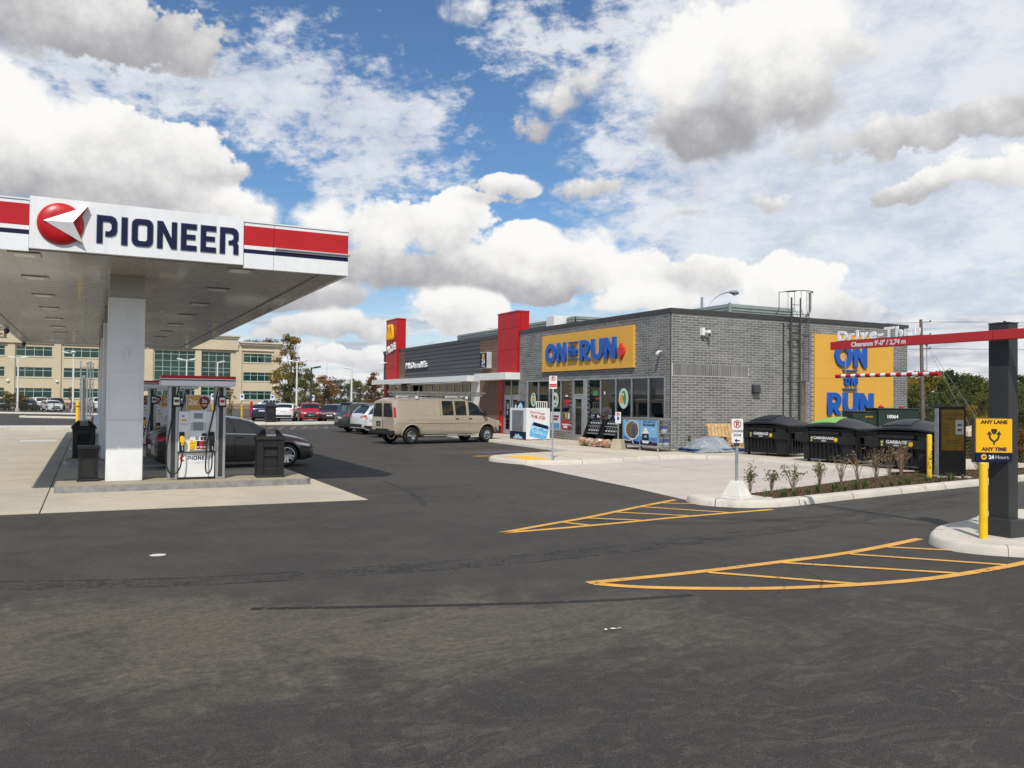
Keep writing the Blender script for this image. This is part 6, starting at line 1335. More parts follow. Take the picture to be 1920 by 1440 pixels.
    # sign posts
    def post_sign(p, h, sw, sh, rz, label, kind, block):
        t = thing('no_parking_sign', label, 'sign post', p, rz, 'no parking sign posts')
        mb = MB(); mb.box(-.025, .025, -.015, .015, 0, h); mb.build('post', GALV, t)
        mb = MB(); mb.M = Matrix.Rotation(pi/2, 4, 'X'); mb.prism(rrect(-sw/2, sw/2, h-sh+.05, h+.05, .015, 3), .016, .022); pl = mb.build('sign_plate', PAPER, t)
        z = h+.05-sh*.22; r = sw*.33; F = onface('S', (0, -.0232, z))
        shape([ell(0, 0, r, r, 24), list(reversed(ell(0, 0, r*.80, r*.80, 24)))], RED, pl, F, .0006, 'red_ring'); text('P', r*1.75, BLACK, pl, F @ Matrix.Translation((0, -r*.62, -.0002)), .0006, .003)
        shape([[(-r*.62, r*.50), (-r*.50, r*.62), (r*.62, -r*.50), (r*.50, -r*.62)]], RED, pl, F @ Matrix.Translation((0, 0, .0012)), .0006, 'red_slash')
        if kind == 'loading':
            text('LOADING', .062, BLACK, pl, onface('S', (0, -.0232, h-.21)), .0006, .0015, sx=.92); text('ZONE', .062, BLACK, pl, onface('S', (0, -.0232, h-.29)), .0006, .0015, sx=.92)
            shape([[(-.055, 0), (-.01, .045), (-.01, .012), (.05, .012), (.05, -.012), (-.01, -.012), (-.01, -.045)]], BLACK, pl, onface('S', (0, -.0232, h-.375)), .0006, 'printed_arrow')
        elif kind == 'fire':
            mb = MB(); mb.box(-sw/2+.01, sw/2-.01, -.0245, -.0225, h-.30, h-.20); mb.build('printed_band', RED, pl); text('FIRE ROUTE', .045, PAPER, pl, onface('S', (0, -.0250, h-.27)), .0006, 0, sx=.8)
        else:
            mb = MB(); mb.box(-.05, .05, -.0245, -.0225, h-.26, h-.14); mb.build('printed_band', BLUE, pl); text('PERMIT', .035, BLACK, pl, onface('S', (0, -.0236, h-.33)), .0006)
        if block == 'pyramid':
            mb = MB(); b = .225; mb.frustum([(-b, -b, 0), (b, -b, 0), (b, b, 0), (-b, b, 0)], [(-b*.95, -b*.95, .05), (b*.95, -b*.95, .05), (b*.95, b*.95, .05), (-b*.95, b*.95, .05)]); mb.frustum([(-b*.95, -b*.95, .05), (b*.95, -b*.95, .05), (b*.95, b*.95, .05), (-b*.95, b*.95, .05)], [(-.09, -.09, .34), (.09, -.09, .34), (.09, .09, .34), (-.09, .09, .34)]); o = mb.build('concrete_base', mat('cast_concrete_white', (.62, .60, .55), .8, var=.1, bump=.4, bs=25), t, bevel=.01); o.rotation_euler = (0, 0, radians(38))
            mb = MB(); mb.box(-.05, .05, -.02, .02, h-.48, h-.42); mb.build('clamp', DARK, t)
        if block == 'block':
            mb = MB(); b = .24; mb.frustum([(-b, -b, 0), (b, -b, 0), (b, b, 0), (-b, b, 0)], [(-b*.72, -b*.72, .40), (b*.72, -b*.72, .40), (b*.72, b*.72, .40), (-b*.72, b*.72, .40)]); mb.build('concrete_base', mat('cast_concrete_tan', (.40, .35, .25), .85, var=.1, bump=.4, bs=25), t, bevel=.02)
        return t
    post_sign((11.30, 12.53, .129), 1.50, .235, .47, radians(-20), 'LOADING ZONE no parking sign on a white concrete pyramid base', 'loading', 'pyramid')
    post_sign((12.86, 22.52, .135), 2.58, .24, .40, radians(-28), 'tall no parking sign on a bare post by the yellow tactile plate', 'fire', None)
    post_sign((18.25, 26.85, .13), 1.40, .24, .44, radians(-62), 'short permit sign set in a tan concrete block by the gas cage', 'permit', 'block')
    # ice chest
    t = thing('ice_merchandiser', 'white ice chest with grey door and printed bag of ice beside the door', 'ice chest', (18.9, 35.9, .13)); X = lambda a, b, c: (a-18.9, b-35.9, c-.13)
    w = wmb(t); w.box(18.1, 19.35, 34.15, 35.85, .17, 1.62); w.build('chest', mat('ice_white', (.74, .75, .77), .3, var=.03), t, bevel=.015)
    w = wmb(t); w.box(18.12, 19.33, 34.17, 35.83, .13, .18); w.build('red_kick', RED, t)
    w = wmb(t); w.box(18.055, 18.099, 34.45, 35.55, .55, 1.52); dr = w.build('door', mat('ice_door_grey', (.20, .22, .25), .4, metal=.3), t, bevel=.01)
    w = wmb(t); w.box(18.02, 18.055, 34.50, 34.55, .8, 1.3); w.build('door_handle', CHROME, dr)
    ICEB = mat('ice_pale_blue', (.36, .62, .80), .4, var=.2, vs=9); ICEM = mat('ice_mid_blue', (.12, .38, .66), .4, var=.25, vs=11)
    w = wmb(t); w.box(18.093, 18.0985, 34.17, 35.83, .18, .52); fb = w.build('front_band', NAVY, t)
    shape([[(-.5, 0), (.5, 0), (.32, .12), (.22, .10), (.08, .24), (-.05, .16), (-.2, .22), (-.34, .10)]], ICEB, fb, wloc(t, onface('W', (18.091, 35.0, .19))), .001, 'printed_ice')
    w = wmb(t); w.box(18.35, 18.40, 34.9, 35.6, 1.62, 1.95); tb = w.build('top_board', NAVY, t); shape([[(-.28, 0), (.28, 0), (.2, .14), (.06, .26), (-.1, .18), (-.2, .1)]], ICEB, tb, wloc(t, onface('W', (18.348, 35.28, 1.64))), .001, 'printed_ice')
    w = wmb(t); w.box(18.6, 19.2, 34.16, 34.18, 1.62, 1.95); tg = w.build('top_grille', PAPER, t)
    for i in range(5):
        w = wmb(t); w.box(18.64+i*.11, 18.70+i*.11, 34.145, 34.159, 1.66, 1.92); w.build('grille_slot', DARK, tg)
    F = wloc(t, onface('S', (18.72, 34.146, 0)))
    text("Don't Forget", .17, RED, t, F @ Matrix.Translation((-.05, 1.36, 0)) @ Matrix.Rotation(radians(-8), 4, 'Z'), .001, .002, sx=.9, shear=.1); text('THE ICE!', .20, RED, t, F @ Matrix.Translation((-.02, 1.14, 0)) @ Matrix.Rotation(radians(-8), 4, 'Z'), .001, .006, sx=1.0)
    Fb = F @ Matrix.Translation((.06, .56, 0)) @ Matrix.Rotation(radians(-14), 4, 'Z')
    bag = shape([[(-.48, -.36), (.46, -.34), (.50, .30), (.40, .36), (-.38, .36), (-.50, .28)]], ICEB, t, Fb, .001, 'printed_bag')
    shape([[(-.44, .18), (.46, .18), (.40, .34), (-.38, .34)]], NAVY, bag, Matrix.Translation((0, 0, .0025)), .001, 'printed_bag_band'); shape([[(-.46, -.05), (-.25, .12), (-.1, .05), (.1, .17), (.25, .06), (.44, .14), (.44, -.32), (-.44, -.33)]], ICEM, bag, Matrix.Translation((0, 0, .0025)), .001, 'printed_ice')
    text('ICEBERG', .19, ICEB, bag, Matrix.Translation((0, -.14, .005)), .001, .008, sx=1.02)
    # two firewood and washer-fluid racks
    def rack(p, label):
        t = thing('display_rack', label, 'display rack', p, 0, 'black sales racks outside the shop')
        Wd = 1.12
        for yv in (0, Wd-.05):
            mb = MB(); mb.M = Matrix.Translation((0, yv, 0)) @ Matrix.Rotation(pi/2, 4, 'X') @ Matrix.Translation((0, 0, -.05))
            mb.prism([(0, 0), (.62, 0), (.62, 1.12), (.34, 1.12), (.02, .35)], 0, .05); mb.build('side_panel', BLACK, t)
        mb = MB(); mb.box(.55, .60, .05, Wd-.05, .0, 1.12); mb.box(.0, .55, .05, Wd-.05, .02, .07); mb.build('back_panel', BLACK, t)
        for k, (x, z) in enumerate(((.20, .50), (.30, .80))):
            mb = MB(); mb.box(x, .56, .05, Wd-.05, z, z+.03); mb.box(x-.01, x, .05, Wd-.05, z-.0, z+.05); mb.build('shelf', GALV, t)
        mb = MB(); mb.box(.34, .36, .25, Wd-.1, 1.14, 1.33); hb = mb.build('header_board', NAVY, t); M = onface('W', (.338, .95, 1.24)); text('WASHER', .07, PAPER, hb, M, .001, 0, 'LEFT'); text('FLUID', .07, PAPER, hb, M @ Matrix.Translation((0, -.08, 0)), .001, 0, 'LEFT')
        shape([ell(0, 0, .05, .065), ell(.12, -.02, .03, .04)], PAPER, hb, onface('W', (.338, .42, 1.235)), .001, 'printed_drop')
        mb = MB(); mb.box(-.03, 0, .02, Wd-.02, .0, .14); mb.build('front_board', mat('raw_timber_board', (.26, .21, .14), .8, var=.2), t)
        return t
    def bottles(p, side_):
        for k, (x, z) in enumerate(((.24, .53), (.34, .83))):
            for i in range(5):
                b = thing('fluid_jug', '%s jug from the shop door on the %s shelf of the %s rack' % (('fifth', 'fourth', 'third', 'second', 'first')[i], ('lower', 'upper')[k], side_), 'jug', (p[0]+x+.09, p[1]+.18+i*.19, p[2]+z), 0, 'washer fluid jugs racked by the shop door')
                mb = MB(); mb.frustum([(-.07, -.08, 0), (.07, -.08, 0), (.07, .08, 0), (-.07, .08, 0)], [(-.07, -.08, .15), (.07, -.08, .15), (.07, .08, .15), (-.07, .08, .15)]); mb.frustum([(-.07, -.08, .15), (.07, -.08, .15), (.07, .08, .15), (-.07, .08, .15)], [(-.03, -.03, .21), (.03, -.03, .21), (.03, .03, .21), (-.03, .03, .21)]); mb.build('jug_body', mat('jug_dark', (.035, .037, .04), .3, var=.1), b)
                mb = MB(); mb.box(-.072, -.0705, -.06, .06, .10, .15); mb.build('jug_label', PAPER, b); mb = MB(); mb.lathe([(.025, .21), (.025, .24)], 8); mb.build('cap', PAPER, b)
    WOOD = [mat('bagged_wood_pale', (.44, .30, .18), .5, var=.4, vs=9), mat('bagged_wood_pink', (.46, .30, .25), .35, var=.4, vs=7), mat('bag_plastic_clear', (.40, .30, .22), .25, var=.3, vs=9), mat('bag_print_orange', (.70, .24, .05), .4)]
    def woodbag(p, label):
        t = thing('firewood_bag', label, 'firewood bag', p, 0, 'firewood bags at the foot of the racks')
        mb = MB(); n = 12; rows = []
        for j in range(8):
            v = j/7; r = []
            for i in range(n):
                a = 2*pi*i/n; q = noise.noise(Vector((cos(a)*1.7+p[0]*5, sin(a)*1.7+p[1]*5, v*2.4)))
                rr = sin(pi*min(.97, max(.06, v*.92+.05)))**.55*(1+q*.4); r.append((.19*rr*cos(a), .25*rr*sin(a), .0+.34*v+.03*q))
            rows.append(r+[r[0]])
        mb.grid(rows); mb.build('bag', WOOD[2], t, smooth=28)
        for k in range(11):
            a = rng.uniform(0, 3); mb = MB(); c0 = Vector((-.13+rng.uniform(-.05, .05), rng.uniform(-.18, .18), rng.uniform(.06, .30))); d = Vector((rng.uniform(-.05, .05), rng.uniform(-.14, .14), rng.uniform(-.05, .05)))
            mb.tube([c0-d, c0+d], .045, 5); mb.build('log', WOOD[rng.randrange(4) if k else 3], t)
    p1, p2 = (18.45, 28.72, .13), (18.50, 27.52, .13)
    rack(p1, 'left black sales rack of jugs and firewood beside the shop door'); rack(p2, 'right black sales rack of jugs and firewood nearest the concrete block'); bottles(p1, 'left'); bottles(p2, 'right')
    for p, y in ((p1, .3), (p1, .8), (p2, .3), (p2, .8)): woodbag((p[0]-.10, p[1]+y, .14), 'clear bag of split firewood at the %s foot of the %s black rack' % ('right' if y < .5 else 'left', 'left' if p is p1 else 'right'))
    # gas cylinder exchange cage
    t = thing('gas_cage', 'aluminium cage with blue posters for exchanging gas cylinders at the store corner', 'gas cage', (18.75, 25.05, .13))
    x0, x1, y0, y1 = 18.75, 19.7, 25.0, 27.3
    def fr(bm, *a, nm='frame_bar', m_=ALU): w = wmb(t); w.box(*a); return w.build(nm, m_, t, bevel=.004)
    for x in (x0, x1-.05):
        for y in (y0, y0+.05*0+1.12, y1-.05): fr(0, x, x+.05, y, y+.05, .13, 1.34)
    for z in (.30, 1.30):
        fr(0, x0, x0+.05, y0+.051, y0+1.119, z, z+.05); fr(0, x0, x0+.05, y0+1.171, y1-.051, z, z+.05); fr(0, x0+.051, x1-.051, y0, y0+.05, z, z+.05); fr(0, x0+.051, x1-.051, y1-.05, y1, z, z+.05); fr(0, x1-.05, x1, y0+.051, y1-.051, z, z+.05)
    fr(0, x0+.051, x1-.051, y0, y0+.05, .80, .84)
    w = wmb(t); w.box(x0-.02, x1+.02, y0-.02, y1+.02, 1.352, 1.37); w.build('cage_roof', ALU, t)
    w = wmb(t); w.box(x0+.05, x1-.05, y0+.05, y1-.05, .31, .33); w.build('cage_floor', GALV, t); w = wmb(t); w.box(x0+.06, x1-.06, y0+.06, y1-.06, .815, .83); w.build('cage_shelf', GALV, t)
    w = wmb(t)
    for i in range(15): w.box(x0+.05+i*.061, x0+.055+i*.061, y0+.02, y0+.025, .35, 1.30)
    for i in range(17): w.box(x0+.05, x1-.05, y0+.026, y0+.031, .37+i*.057, .375+i*.057)
    w.build('wire_mesh', GALV, t, kind='stuff')
    BA = mat('poster_blue', (.05, .24, .56), .3, var=.06); BB = mat('poster_light_blue', (.20, .46, .74), .3, var=.06)
    for k, (ya, yb) in enumerate(((y0+1.18, y1-.06), (y0+.06, y0+1.11))):
        w = wmb(t); w.box(x0+.01, x0+.02, ya, yb, .36, 1.29); pp = w.build('poster', BB, t); F = wloc(t, onface('W', (x0+.009, yb, .36))); wd = yb-ya
        shape([rect(0, wd, 0, .30)], BA, pp, F, .0004, 'poster_print'); shape([[(0, 0), (wd, 0), (wd, .10), (wd*.6, .13), (0, .16)]], NAVY, pp, F @ Matrix.Translation((0, 0, .001)), .0004, 'poster_print')
        if k == 0:
            shape([ell(wd*.56, .53, .46, .37, 32)], PAPER, pp, F @ Matrix.Translation((0, 0, .002)), .0004, 'poster_ring')
            sc = mat('picnic_scene', (.07, .06, .03), .5, var=.9, vs=16, col2=(.32, .20, .10)); shape([ell(wd*.56, .54, .42, .335, 32)], sc, pp, F @ Matrix.Translation((0, 0, .003)), .0004, 'poster_photo')
            shape([[(.60, .22), (.80, .22), (.82, .52), (.76, .68), (.78, .78), (.70, .80), (.66, .68), (.58, .56)]], mat('denim_blue', (.05, .07, .14), .7), pp, F @ Matrix.Translation((0, 0, .004)), .0004, 'poster_figure'); shape([ell(.73, .81, .045, .05, 12)], mat('poster_skin', (.42, .25, .16), .6), pp, F @ Matrix.Translation((0, 0, .0045)), .0004, 'poster_figure')
            shape([[(0, .12), (wd*.45, .10), (wd*.5, .18), (wd*.62, .02), (wd*.68, .02), (wd*.5, .23), (wd*.42, .13), (0, .15)]], PAPER, pp, F @ Matrix.Translation((0, 0, .005)), .0004, 'poster_print'); text('REFILL', .06, NAVY, pp, F @ Matrix.Translation((.25, .86, .002)), .0004)
        else:
            text('HOW ABOUT AN', .095, NAVY, pp, F @ Matrix.Translation((wd*.52, .83, .002)), .0004, .003, sx=1.05); text('EXCHANGE?', .125, NAVY, pp, F @ Matrix.Translation((wd*.52, .71, .002)), .0004, .006, sx=1.1)
            shape([[(.12, .12), (.16, .06), (.50, .06), (.54, .12), (.54, .44), (.44, .54), (.42, .64), (.26, .64), (.24, .54), (.12, .44)]], PAPER, pp, F @ Matrix.Translation((0, 0, .003)), .0004, 'printed_cylinder'); shape([rect(.12, .54, .16, .42)], NAVY, pp, F @ Matrix.Translation((0, 0, .004)), .0004, 'printed_label'); text('GAS', .1, PAPER, pp, F @ Matrix.Translation((.33, .28, .005)), .0004, .002)
            shape([ell(.80, .16, .09, .09, 20), list(reversed(ell(.80, .16, .06, .06, 16)))], RED, pp, F @ Matrix.Translation((0, 0, .003)), .0004, 'printed_ring'); text('1-2-3', .09, PAPER, pp, F @ Matrix.Translation((.80, .56, .002)), .0004, .003)
    def cyl(p, label):
        c = thing('gas_cylinder', label, 'gas cylinder', p, 0, 'white gas cylinders in the cage')
        mb = MB(); mb.lathe([(.11, 0), (.11, .03), (.14, .05), (.152, .10), (.152, .28), (.13, .34), (.05, .37), (0, .372)], 18); mb.build('tank', mat('cylinder_white', (.66, .66, .62), .35, var=.05), c, smooth=40)
        mb = MB(); mb.lathe([(.1545, .13), (.1545, .27)], 18, closed=True); mb.build('label_band', mat('cylinder_blue', (.05, .09, .36), .4, var=.4, vs=14), c, smooth=60)
        mb = MB(); mb.lathe([(.075, .36), (.08, .42), (.07, .44), (.07, .36)], 12); mb.build('collar', MATS['cylinder_white'], c)
    for x, y, z, l in ((19.25, 25.32, .83, 'single gas cylinder on the upper shelf of the cage'), (19.0, 25.3, .33, 'front left gas cylinder on the cage floor'), (19.35, 25.34, .33, 'right hand gas cylinder on the cage floor')): cyl((x, y, z), l)
    # pallets, one under a silver tarpaulin
    def pallet(p, rz, col, label, name='pallet', nb=6):
        t = thing(name, label, 'pallet', p, rz, 'pallets by the store wall')
        for i in range(nb): w_ = 1.2/nb; mb = MB(); mb.box(i*w_+.015, (i+1)*w_-.015, 0, 1.0, .115, .135); mb.build('deck_board', col, t)
        for y in (0, .45, .9):
            for x in (0, .55, 1.08): mb = MB(); mb.box(x, x+.12, y, y+.10, .02, .095); mb.build('block', col, t)
            mb = MB(); mb.box(0, 1.2, y, y+.10, .0, .02); mb.box(0, 1.2, y, y+.1, .095, .115); mb.build('bearer', col, t)
        return t
    PB = mat('pallet_blue', (.012, .055, .16), .7, var=.25, vs=6); PW = mat('pallet_pine', (.50, .33, .16), .75, var=.25, vs=5)
    pallet((19.75, 24.15, .13), 0.02, PB, 'blue pallet under the left part of the silver tarpaulin'); pallet((20.95, 24.1, .13), -.03, PB, 'blue pallet under the right part of the silver tarpaulin')
    for i in range(4): pallet((21.9, 24.75, .13+i*.137), .04+.03*(i % 2), PW, ('lowest', 'second', 'third', 'topmost')[i]+' flat lying pine pallet in the stack left of the dumpsters')
    pl = pallet((21.75, 25.55, .16), 0, PW, 'pine pallet standing on edge against the brick wall', nb=7); pl.rotation_euler = (radians(78), 0, 0); pl.location = (21.75, 25.75, .13)
    mb = MB(); g = []; nx, ny = 90, 54
    def hump(x, y, cx, cy, sx, sy, h): return h*math.exp(-((x-cx)/sx)**2-((y-cy)/sy)**2)
    def ridge(p): return 1-abs(noise.noise(p))*2
    for j in range(ny+1):
        r = []
        for i in range(nx+1):
            u, v = i/nx, j/ny; x = 19.72+2.42*u + .06*noise.noise(Vector((v*3, u*2, 3))); y = 23.95+1.36*v-.12*sin(u*5)+.06*noise.noise(Vector((u*5, 1, 2)))
            top = .24 + hump(x, y, 20.95, 24.7, .62, .60, .40) + hump(x, y, 20.35, 24.8, .36, .42, .20) + hump(x, y, 21.5, 24.6, .42, .5, .16)
            ed = max(0, min(u*5, (1-u)*3.2, v*3.0, (1-v)*8, 1)); z = .15 + (top-.15)*ed**.8
            P_ = Vector((x*1.5+y*.7, y*1.1-x*.3, 0)); fold = (ridge(P_*1.3)-.5)*.075 + (ridge(P_*2.7+Vector((5, 2, 0)))-.5)*.05 + (ridge(P_*5.5+Vector((1, 7, 0)))-.5)*.022
            z += fold*min(1, .25+ed*1.2); z = max(z, .142)
            r.append((x, y, z))
        g.append(r)
    mb.grid(g); tag(mb.build('tarpaulin', mat('silver_tarp', (.36, .38, .41), .28, metal=.45, var=.12, vs=3), None, smooth=24, fix=False), 'crumpled silver tarpaulin thrown over pallets by the store corner', 'tarpaulin')
    # far litter bin and scraps on the asphalt
    t = thing('litter_bin', 'plain black litter bin on the far kerb in front of the white crossover', 'waste bin', (12.2, 64.4, .14))
    mb = MB(); mb.box(-.36, .36, -.36, .36, 0, 1.15); mb.build('bin_body', BLACK, t, bevel=.03); mb = MB(); mb.lathe([(.56, 0), (.54, .12), (.40, .28), (.15, .34), (0, .35)], 4, (0, 0, 1.15)); o = mb.build('bin_hood', BLACK, t); o.rotation_euler = (0, 0, pi/4); mb = MB(); mb.box(-.22, .22, -.37, -.355, .7, .95); mb.build('mouth', RUBBER, t)
    mb = MB(); mb.grid([[(4.03+.038*i, 6.10-.006*i+.004*sin(i*2), .012+.010*abs(sin(i*1.3))) for i in range(5)], [(4.03+.038*i, 6.118-.006*i+.003*sin(i), .010+.012*abs(cos(i*1.7))) for i in range(5)]]); tag(mb.build('paper_scrap', PAPER, fix=False), 'thin strip of white paper lying on the open asphalt', 'litter')
    mb = MB(); mb.add([(2.62, 3.62, .01), (2.655, 3.60, .012), (2.69, 3.625, .014), (2.68, 3.66, .02), (2.64, 3.665, .012), (2.655, 3.635, .026)], [(0, 1, 5), (1, 2, 5), (2, 3, 5), (3, 4, 5), (4, 0, 5)]); tag(mb.build('dry_leaf', mat('dry_leaf_brown', (.22, .09, .03), .8), fix=False), 'curled brown leaf on the asphalt near the bottom edge', 'leaf')
    mb = MB()
    for k in range(45):
        x, y = rng.uniform(-3, 14), rng.uniform(2.8, 12); s_ = rng.uniform(.004, .010); a = rng.uniform(0, 6)
        mb.add([(x+s_*cos(a), y+s_*sin(a), .004), (x+s_*cos(a+2), y+s_*sin(a+2), .004), (x+s_*cos(a+4), y+s_*sin(a+4), .004), (x, y, .004+s_)], [(0, 1, 3), (1, 2, 3), (2, 0, 3)])
    mb.build('loose_gravel', mat('gravel_pale', (.17, .16, .14), .9, var=.3), kind='stuff')
build_props()

# ------------------------------------------------------------------ lamp posts, poles, fences
def build_poles():
    WP = mat('pole_white', (.68, .68, .66), .4, var=.05)
    def lamp(x, y, h, label, heads, m_, base=.25):
        t = thing('lamp_post', label, 'lamp post', (x, y, -.04), radians(-15), 'parking lot lamp posts'); mb = MB(); mb.tube([(0, 0, 0), (0, 0, h)], [.12, .075], 8); mb.build('post', m_, t)
        mb = MB(); mb.lathe([(base, 0), (base, .5)], 10); mb.build('concrete_foot', KERBC, t)
        for dx, dy in heads:
            mb = MB(); mb.tube([(0, 0, h-.1), (dx*.4, dy*.4, h)], .05, 6); mb.build('arm', m_, t)
            mb = MB(); mb.M = Matrix.Translation((dx*.75, dy*.75, h+.02)) @ Matrix.Rotation(atan2(dy, dx), 4, 'Z') @ Matrix.Rotation(radians(-10), 4, 'Y'); mb.box(-.35, .35, -.2, .2, -.07, .09); mb.build('lamp_head', m_, t, bevel=.03)
        return t
    lamp(-7.33, 110.27, 6.3, 'slim white lamp post among the shrubs at far left', [(.9, 0), (-.9, 0)], WP); lamp(-1.69, 107.41, 6.9, 'white lamp post behind the vent pipes with two flood heads', [(-1.1, -.3), (.2, -.9)], WP)
    lamp(10.34, 106.91, 6.5, 'white lamp post in front of the tall office glazing', [(1, 0), (-1, 0)], WP); lamp(13.66, 105.23, 6.2, 'white lamp post right of the nearest pump valance', [(.7, -.5)], WP)
    lamp(20.4, 92.83, 6.1, 'white lamp post in front of the yellowing tree', [(-1.0, .2), (1, -.2)], WP); lamp(18.5, 78.09, 4.9, 'slim black lamp post beyond the red car', [(.7, 0)], DARK); lamp(23.85, 83.23, 5.1, 'stout white lamp post with brackets near the restaurant', [(-.7, 0)], WP)
    t = thing('radio_mast', 'thin pale mast far behind the lot, right of the black lamp post', 'mast', (50.75, 198.56, -1)); mb = MB(); mb.tube([(0, 0, 0), (0, 0, 12.5)], [.16, .06], 6); mb.build('mast_tube', WP, t); mb = MB(); mb.tube([(-3, 0, 0), (-3, 0, 4.5)], .12, 6); mb.build('side_tube', WP, t)
    # cobra-head street lamp behind the store
    t = thing('street_lamp', 'curved grey street lamp rising from behind the store roof', 'street lamp', (37.4, 45, 0)); mb = MB(); mb.tube([(0, 0, 0), (0, 0, 9.2)], [.13, .09], 8); mb.build('post', GALV, t)
    mb = MB(); mb.tube(smooth3([(0, 0, 8.2), (.9, 0, 9.1), (1.8, 0, 9.62), (2.6, 0, 9.72)]), .05, 6); mb.build('arm', GALV, t); mb = MB(); mb.lathe([(0, -.42), (.09, -.38), (.16, -.1), (.17, .2), (.08, .4), (0, .42)], 10, (2.85, 0, 9.72), 'X'); mb.build('lamp_head', GREYM, t, smooth=50); mb = MB(); mb.lathe([(0, -.14), (.10, -.09), (.13, 0)], 10, (2.9, 0, 9.62)); mb.build('lens', PAPER, t, smooth=50)
    # wooden utility pole with its lines and guys
    t = thing('utility_pole', 'weathered wooden utility pole with three wires right of the store', 'utility pole', (65.25, 48.75, -3.0)); mb = MB(); mb.tube([(0, 0, 0), (-.25, .1, 12.45)], [.20, .13], 10); mb.build('pole', mat('weathered_wood', (.14, .115, .095), .85, var=.25, vs=3), t, smooth=60)
    for k, z in enumerate((12.2, 11.05, 9.85)):
        mb = MB(); mb.tube([(-.22, .1, z), (.45, -.3, z+.05)], .035, 6); mb.build('crossarm', DARK, t); mb = MB(); mb.lathe([(.05, 0), (.08, .04), (.05, .08), (.08, .12), (.04, .18)], 8, (.45, -.3, z+.05)); mb.build('insulator', GREYM, t)
        mb = MB(); mb.tube(smooth3([(.45, -.3, z+.05), (20, -16, z-.35), (48, -38, z-.25)]), .018, 5); mb.build('wire', DARK, t)
        mb = MB(); mb.tube(smooth3([(-.2, .1, z), (-9, 8, z-.25), (-30, 26, z-.1)]), .016, 5); mb.build('wire', DARK, t)
    for dx, dy in ((4.6, -2.8), (6.0, -3.4)): mb = MB(); mb.tube([(-.2, .1, 11.0), (dx, dy, .3)], .016, 5); mb.build('guy_wire', GALV, t)
    # iron fences
    def fence(pts, h, label):
        t = thing('iron_fence', label, 'fence', (*pts[0], 0), 0, 'black iron picket fences'); pk = MB(); ra = MB(); o = Vector((*pts[0], 0))
        for a, b in zip(pts[:-1], pts[1:]):
            A, B = Vector((*a, 0))-o, Vector((*b, 0))-o; L = (B-A).length; d = (B-A)/L; n = int(L/.13)
            for i in range(n): p = A+d*(i*.13); pk.box(p.x-.011, p.x+.011, p.y-.011, p.y+.011, .05, h)
            for z in (.15, h-.12): ra.tube([A+Vector((0, 0, z)), B+Vector((0, 0, z))], .022, 4)
            for i in range(int(L/2.4)+1): p = A+d*(i*2.4); q = MB(); q.box(p.x-.035, p.x+.035, p.y-.035, p.y+.035, -.1, h+.06); q.build('post', DARK, t)
        pk.build('pickets', DARK, t, kind='stuff', fix=False); ra.build('rails', DARK, t)
    fence([(-38, 121), (-9.3, 108.2), (2, 100), (10, 96.5)], 1.25, 'black iron fence before the office lot at left'); fence([(10.2, 84.2), (13.9, 81.2), (22, 80.6), (27, 80.4)], 1.25, 'black iron fence behind the far row of cars')
    # accessible-bay posts
    for x, y, l, r in ((13.3, 84.6, 'white signed yellow post beside the red post', True), (16.9, 88.2, 'white signed yellow post right of the silver SUV nose', False), (21.0, 88.0, 'white signed yellow post by the iron fence end', False), (10.6, 84.5, 'yellow post half hidden by the young shrub', False)):
        t = thing('bay_sign_post', l, 'sign post', (x, y, -.04), 0, 'signed yellow bay posts'); mb = MB(); mb.lathe([(.12, 0), (.12, 1.25), (.06, 1.3)], 10); mb.build('sleeve', YEL, t); mb = MB(); mb.box(-.03, .03, -.02, .02, 1.3, 2.2); mb.build('post', GALV, t); mb = MB(); mb.box(-.2, .2, -.035, -.021, 1.75, 2.35); pl = mb.build('sign_plate', PAPER, t); mb = MB(); mb.box(-.1, .1, -.042, -.036, 2.0, 2.22); mb.build('sign_print', BLUE, pl)
        if r: t = thing('red_post', 'bright red post beside the signed yellow post', 'post', (x+.9, y, 0)); mb = MB(); mb.lathe([(.13, 0), (.13, 1.5), (.05, 1.58)], 10); mb.build('post_tube', RED, t); mb = MB(); mb.box(-.14, .14, -.14, .14, .55, .75); mb.build('valve_box', RED, t)
build_poles()

# ------------------------------------------------------------------ office block
def build_office():
    STU = mat('cream_stucco', (.56, .475, .33), .85, var=.05, vs=.25, bump=.15, bs=8); COR = mat('cornice_cream', (.60, .53, .40), .8, var=.05); STN = mat('stone_base', (.33, .25, .16), .9, var=.2, vs=1.5)
    GG = mat('green_glass', (.010, .045, .036), .05, var=.35, vs=.35, spec=.7); FRM = mat('window_frame_pale', (.40, .50, .42), .4)
    t = thing('office_block', 'three storey cream office block with green glazing and stone base', 'office building', (0, 152, 0)); X1 = 30.6; X0 = -60
    w = wmb(t); w.box(X0, X1, 152.31, 178, -.8, 11.2); w.build('wall_core', STU, t)
    bays = [(-59+9.2*i, -59+9.2*i+6.2, 'rows') for i in range(5)] + [(-11.5+0*.1, -11.1, 'skip')]
    bays = [(-44.5, -38.6, 'rows'), (-35.6, -29.7, 'rows'), (-26.7, -20.8, 'rows'), (-17.8, -11.9, 'rows')]
    return t, STU, COR, STN, GG, FRM, X0, X1
def px_x(px): # bearing of a facade feature, met with the facade plane
    d = fw + rt*((px-960)/1560.0); return d.x*(152/d.y)
